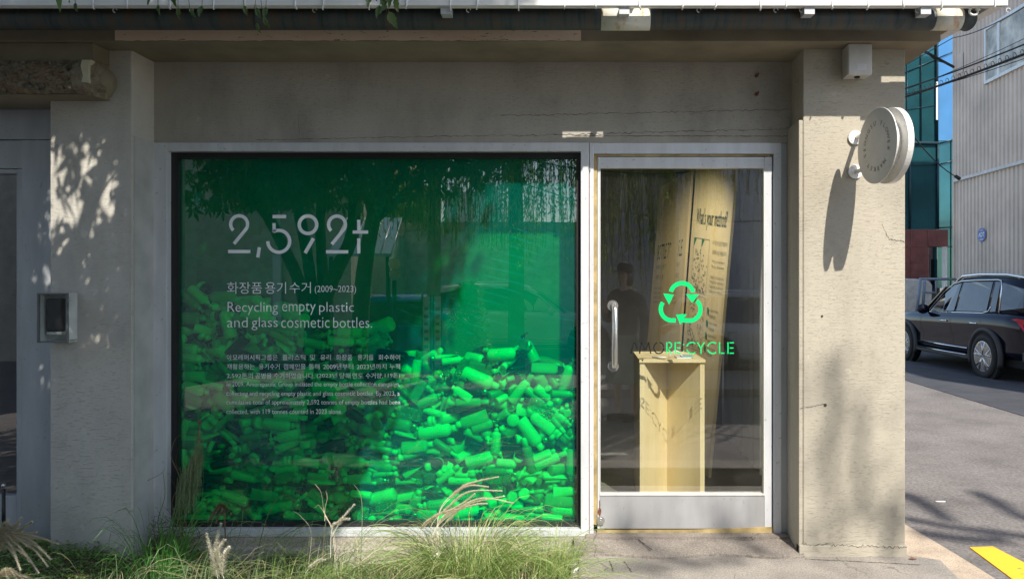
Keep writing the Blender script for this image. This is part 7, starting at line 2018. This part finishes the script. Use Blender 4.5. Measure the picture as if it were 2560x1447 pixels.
g = MB(); c = R(985, 659, 10.4); g.lathe([(.0001, -.082), (.05, -.066), (.08, -.02), (.082, .01), (.06, .056), (.0001, .082)], 20, 0, Matrix.Translation(c)); g.build('globe', M['globe'], LP); g = MB(); g.lathe([(.07, -.07), (.075, 0), (.06, .02), (.0001, .06)], 20, 0, Matrix.Translation(R(986, 680, 10.4))); g.build('lamp_shade', mat('pale_shade', (.6, .55, .42), .4), LP)
OW = thing('boundary_wall', 'long grey wall across the street mirrored behind the willow', 'wall', Rg(1200, 18, RZ)); g = MB(); rbox(g, 965, 1470, RZ, 2.75, 18.5, .3); g.build('wall_panel', mat('grey_wall', (.5, .52, .52), .9, var=.2), OW)
g = MB(); rbox(g, 960, 1475, 2.751, 2.95, 18.4, .5); g.build('coping', mat('tan_coping', (.40, .33, .24), .8), OW)
HB = thing('yellow_house', 'yellow and blue house mirrored at the top of the window', 'building', Rg(960, 28, RZ)); g = MB(); rbox(g, 900, 985, RZ, 6.6, 28, 5); g.build('wall', mat('yellow_render', (.62, .48, .20), .8), HB); g = MB(); rbox(g, 938, 965, 4.4, 6.2, 27.98, .1); g.build('window', M['teal_sky'], HB)
HC = thing('pale_house', 'pale blue house mirrored behind the hanging willow', 'building', Rg(1180, 28, RZ)); g = MB(); rbox(g, 1110, 1250, RZ, 4.9, 28, 5); g.build('wall', mat('pale_blue_render', (.74, .80, .85), .8), HC)
HD = thing('dark_apartments', 'dark grey apartment block mirrored in the glazed door', 'building', Rg(1700, 20, RZ)); g = MB(); rbox(g, 1500, 1842, RZ, 9, 20, 6); g.build('wall', mat('dark_grey_render', (.46, .47, .48), .9), HD); g = MB()
for px in (1620, 1700, 1780):
    for z_ in (2.2, 4.6): rbox(g, px, px + 26, z_, z_ + 1.3, 19.97, .05)
g.build('window', M['cglass'], HD); g = MB()
for px in (1620, 1700, 1780):
    for z_ in (2.2, 4.6): rbox(g, px - 3, px, z_, z_ + 1.3, 19.95, .05); rbox(g, px + 26, px + 29, z_, z_ + 1.3, 19.95, .05)
g.build('window_frame', M['aluw'], HD)
HE = thing('pale_apartments', 'pale grey building mirrored at the right of the glazed door', 'building', Rg(1900, 17, RZ)); g = MB(); rbox(g, 1850, 2300, RZ, 9.5, 17, 6); g.build('wall', mat('pale_grey_render', (.62, .66, .72), .9), HE)
UP = thing('utility_pole', 'round concrete utility pole mirrored in the middle of the window', 'pole', Rg(1084, 13, RZ)); a = Rg(1084, 13, RZ); g = MB(); g.tube([a, a + Vector((0, 0, 9))], [.125, .095], 16); g.build('shaft', mat('pole_concrete', (.42, .44, .34), .9), UP)
g = MB()
for i, (z0_, z1_, k) in enumerate(((4.2, 3.2, 0), (4.4, 3.5, 1), (3.9, 2.5, 2), (5, 4.5, 3))): a1, b1 = Rg(1084, 13, z0_), Rg(1980, 10.5 + k, z1_); g.tube([a1.lerp(b1, q / 14) - Vector((0, 0, .5 * 4 * (q / 14) * (1 - q / 14))) for q in range(15)], .012, 4)
g.build('line_cable', mw, UP)
car('parked_car', 'blue car mirrored low in the green window behind the lamp post', M['paint_blue'], Rg(1005, 13.4, RZ), math.radians(168), .8, 'cars mirrored in the shop glass')
car('parked_car', 'white car mirrored low at the right of the glazed door', M['paint_white'], Rg(1790, 13.4, RZ), math.radians(-78), .82, 'cars mirrored in the shop glass')
car('parked_car', 'white car mirrored far off in the middle of the green window', M['paint_white'], Rg(1180, 16.6, RZ), math.radians(-90), .9, 'cars mirrored in the shop glass')
for px, lab in ((1065, 'left'), (1094, 'right')):
    t_ = thing('sign_board', '%s one of two white standing sign boards mirrored by the utility pole' % lab, 'sign board', Rg(px, 11.6, RZ)); g = MB(); rbox(g, px - 12, px + 12, .15, 1.22, 11.6, .03); g.build('panel', M['white'], t_); g = MB(); rbox(g, px - 12, px - 9, RZ, 1.25, 11.58, .05); rbox(g, px + 9, px + 12, RZ, 1.25, 11.58, .05); g.build('post', M['mull'], t_)
    g = MB(); [rbox(g, px - 5, px + 5, .4 + .12 * q, .45 + .12 * q, 11.59, .004) for q in range(6)]; g.build('printed_bars', M['red_l'] if lab == 'right' else M['paint_blue'], t_)
SHR = thing('conical_shrub', 'dark conical shrub mirrored in the lower middle of the window', 'shrub', Rg(1170, 11.5, RZ)); random.seed(23); g = MB(); b = Rg(1170, 11.5, RZ)
for k in range(2600):
    u = random.random(); rr = (.42 - .3 * u ** 2) * math.sqrt(random.random()) * (1 if random.random() > .2 else 1.15); a = random.uniform(0, 6.28); leaf_quad(g, b + Vector((math.cos(a) * rr, math.sin(a) * rr, .1 + 1.45 * u)), .09, .035)
g.build('foliage', M['leaf'], SHR); g = MB(); g.tube([b, b + Vector((0, 0, .9))], .03, 6); g.build('stem', M['bark'], SHR)
HG = thing('shrub_row', 'leafy shrubs growing above the boundary wall mirrored near the window top', 'shrub', Rg(1000, 19.5, 2.9)); g = MB(); random.seed(24)
for k in range(3000): leaf_quad(g, Rg(random.uniform(940, 1080), random.uniform(18.9, 20), 0) + Vector((0, 0, 2.8 + 1.2 * random.random() ** 1.5)), .16, .07)
g.build('foliage', M['willow'], HG)
g = MB(); g.prism([Rg(1000, 10.2, RZ + .004), Rg(2050, 10.2, RZ + .004), Rg(2050, 12.4, RZ + .004), Rg(1000, 12.4, RZ + .004)][::-1], (0, 0, .10)); tag(g.build('far_pavement', M['ground_c']), kind='structure')

# ================================================================== the passer-by mirrored in the door
PX0, PY0 = .50, -.32
PE = thing('person', 'person in a black cap, dark jacket and pale green skirt mirrored in the glazed door', 'person', (PX0, PY0, RZ))
def skin(name, verts, edges, m, par, root=0, sub=2):
    me = bpy.data.meshes.new(name); me.from_pydata([v[:3] for v in verts], edges, []); o = bpy.data.objects.new(name, me); col.objects.link(o); o.parent = par
    md = o.modifiers.new('skin', 'SKIN'); md.use_smooth_shade = True; sm_ = me.skin_vertices[0].data if me.skin_vertices else None
    if sm_ is None:
        bpy.context.view_layer.objects.active = o
    for i, v in enumerate(verts):
        r = v[3]; me.skin_vertices[0].data[i].radius = (r if not isinstance(r, tuple) else r[0], r if not isinstance(r, tuple) else r[1]); me.skin_vertices[0].data[i].use_root = (i == root)
    s_ = o.modifiers.new('sub', 'SUBSURF'); s_.levels = sub; s_.render_levels = sub; me.materials.append(m); return o
M['skin'] = mat('skin_tone', (.52, .33, .24), .5, var=.04); M['coat'] = mat('black_jacket', (.02, .02, .022), .7, bump=.3, bs=20); M['skirt'] = mat('pale_green_skirt', (.22, .28, .20), .8, bump=.3, bs=14); M['hair'] = mat('dark_hair', (.015, .012, .01), .5)
h0 = 0
V_ = [(0, 0, .98, (.13, .10)), (0, 0, 1.12, (.115, .085)), (0, 0, 1.30, (.135, .095)), (0, 0, 1.43, (.10, .075)), (0, .01, 1.50, .052), (0, .015, 1.57, .055), (0, .02, 1.635, (.072, .088)), (0, .02, 1.71, (.066, .08)),
      (-.10, 0, .90, .085), (-.11, .02, .50, .058), (-.11, -.01, .10, .040), (-.11, .10, .045, .038), (-.11, .17, .035, .03), (.10, 0, .90, .085), (.11, .02, .50, .058), (.11, -.01, .10, .040), (.11, .10, .045, .038), (.11, .17, .035, .03),
      (-.17, 0, 1.40, .06), (-.23, .02, 1.14, .042), (-.12, .24, 1.20, .034), (-.06, .32, 1.30, .026), (.17, 0, 1.40, .06), (.24, -.01, 1.13, .042), (.25, .06, .90, .032), (.25, .09, .82, .026)]
E_2 = [(0, 1), (1, 2), (2, 3), (3, 4), (4, 5), (5, 6), (6, 7), (0, 8), (8, 9), (9, 10), (10, 11), (11, 12), (0, 13), (13, 14), (14, 15), (15, 16), (16, 17), (3, 18), (18, 19), (19, 20), (20, 21), (3, 22), (22, 23), (23, 24), (24, 25)]
body = skin('body', V_, E_2, M['skin'], PE)
def hand(base, d, side, up):
    g_ = []; base = Vector(base); d = Vector(d).normalized(); side = Vector(side).normalized(); up = Vector(up).normalized()
    for k, (o_, L) in enumerate(((-.03, .062), (-.01, .075), (.01, .07), (.03, .055))):
        p0 = base + side * o_ * .6; p1 = base + d * .055 + side * o_; p2 = p1 + d * L * .5 - up * .006; p3 = p2 + d * L * .3 - up * .022; p4 = p3 + d * L * .15 - up * .02
        skin('finger', [(*p0, .012), (*p1, .0095), (*p2, .0088), (*p3, .008), (*p4, .0065)], [(0, 1), (1, 2), (2, 3), (3, 4)], M['skin'], body, 0, 1)
    p0 = base + d * .01; p1 = p0 + side * -.038 + d * .02; p2 = p1 + side * -.014 + d * .035; skin('thumb', [(*p0, .013), (*p1, .0105), (*p2, .008)], [(0, 1), (1, 2)], M['skin'], body, 0, 1)
hand((-.06, .32, 1.30), (.4, .5, .6), (1, -.5, 0), (0, -1, .3)); hand((.25, .09, .82), (0, .25, -1), (0, 1, .2), (1, 0, 0))
g = MB(); g.lathe([(.0001, -.016), (.012, -.008), (.010, .008), (.0001, .014)], 8, 0, Matrix.Translation((0, .112, 1.64))); g.tube([(-.028, .095, 1.60), (0, .104, 1.598), (.028, .095, 1.60)], .006, 6); o = g.build('nose_and_lips', M['skin'], None, org=(0, 0, 0)); o.parent = PE
g = MB(); [g.lathe([(.0001, -.009), (.009, 0), (.0001, .009)], 10, 0, Matrix.Translation((x_, .092, 1.665))) for x_ in (-.03, .03)]; o = g.build('eyes', M['hair'], None, org=(0, 0, 0)); o.parent = PE
g = MB(); [g.lathe([(.0001, -.03), (.012, -.01), (.014, .012), (.0001, .03)], 8, 0, Matrix.Translation((x_, .015, 1.645)), .6, 1.2) for x_ in (-.078, .078)]; o = g.build('ears', M['skin'], None, org=(0, 0, 0)); o.parent = PE
g = MB(); g.lathe([(.088, 0), (.093, .03), (.088, .07), (.06, .105), (.0001, .118)], 24, 0, Matrix.Translation((0, .012, 1.69)), 1, 1.12); g.prism([(-.07, .08, 1.695), (-.055, .17, 1.685), (0, .195, 1.683), (.055, .17, 1.685), (.07, .08, 1.695)], (0, 0, .008)); o = g.build('cap', M['coat'], None, org=(0, 0, 0)); o.parent = PE
g = MB(); g.lathe([(.07, -.15), (.088, -.06), (.092, .03)], 22, 0, Matrix.Translation((0, -.012, 1.68)), 1, .98); o = g.build('hair', M['hair'], None, org=(0, 0, 0)); o.parent = PE
jk = skin('jacket', [(0, 0, .92, (.17, .13)), (0, 0, 1.15, (.155, .12)), (0, 0, 1.33, (.165, .12)), (0, 0, 1.45, (.10, .085)), (-.18, 0, 1.40, .082), (-.24, .02, 1.14, .064), (-.135, .22, 1.19, .052), (-.09, .285, 1.255, .045), (.18, 0, 1.40, .082), (.25, -.01, 1.13, .062), (.255, .055, .92, .05), (.255, .075, .87, .045)], [(0, 1), (1, 2), (2, 3), (3, 4), (4, 5), (5, 6), (6, 7), (3, 8), (8, 9), (9, 10), (10, 11)], M['coat'], PE, 1)
g = MB(); n = 40; vs = []
for z_, r_ in ((.98, .15), (.80, .19), (.60, .22), (.42, .26)):
    for i in range(n): a = 2 * math.pi * i / n; q = r_ * (1 + .07 * math.sin(a * 9) * (1 - (z_ - .42) / .56)); vs.append((q * math.cos(a), q * .8 * math.sin(a), z_))
g.add(vs, [(j * n + i, j * n + (i + 1) % n, (j + 1) * n + (i + 1) % n, (j + 1) * n + i) for j in range(3) for i in range(n)], 0, True); o = g.build('skirt', M['skirt'], None, org=(0, 0, 0)); o.parent = PE
for sx_ in (-.11, .11):
    g = MB(); g.prism([(sx_ - .045, -.07, 0), (sx_ + .045, -.07, 0), (sx_ + .05, .10, 0), (sx_ + .03, .21, 0), (sx_ - .03, .21, 0), (sx_ - .05, .10, 0)], (0, 0, .075)); o = g.build('shoe', M['coat'], None, org=(0, 0, 0), bevel=.02); o.parent = PE
PE.rotation_euler = (0, 0, math.radians(35))
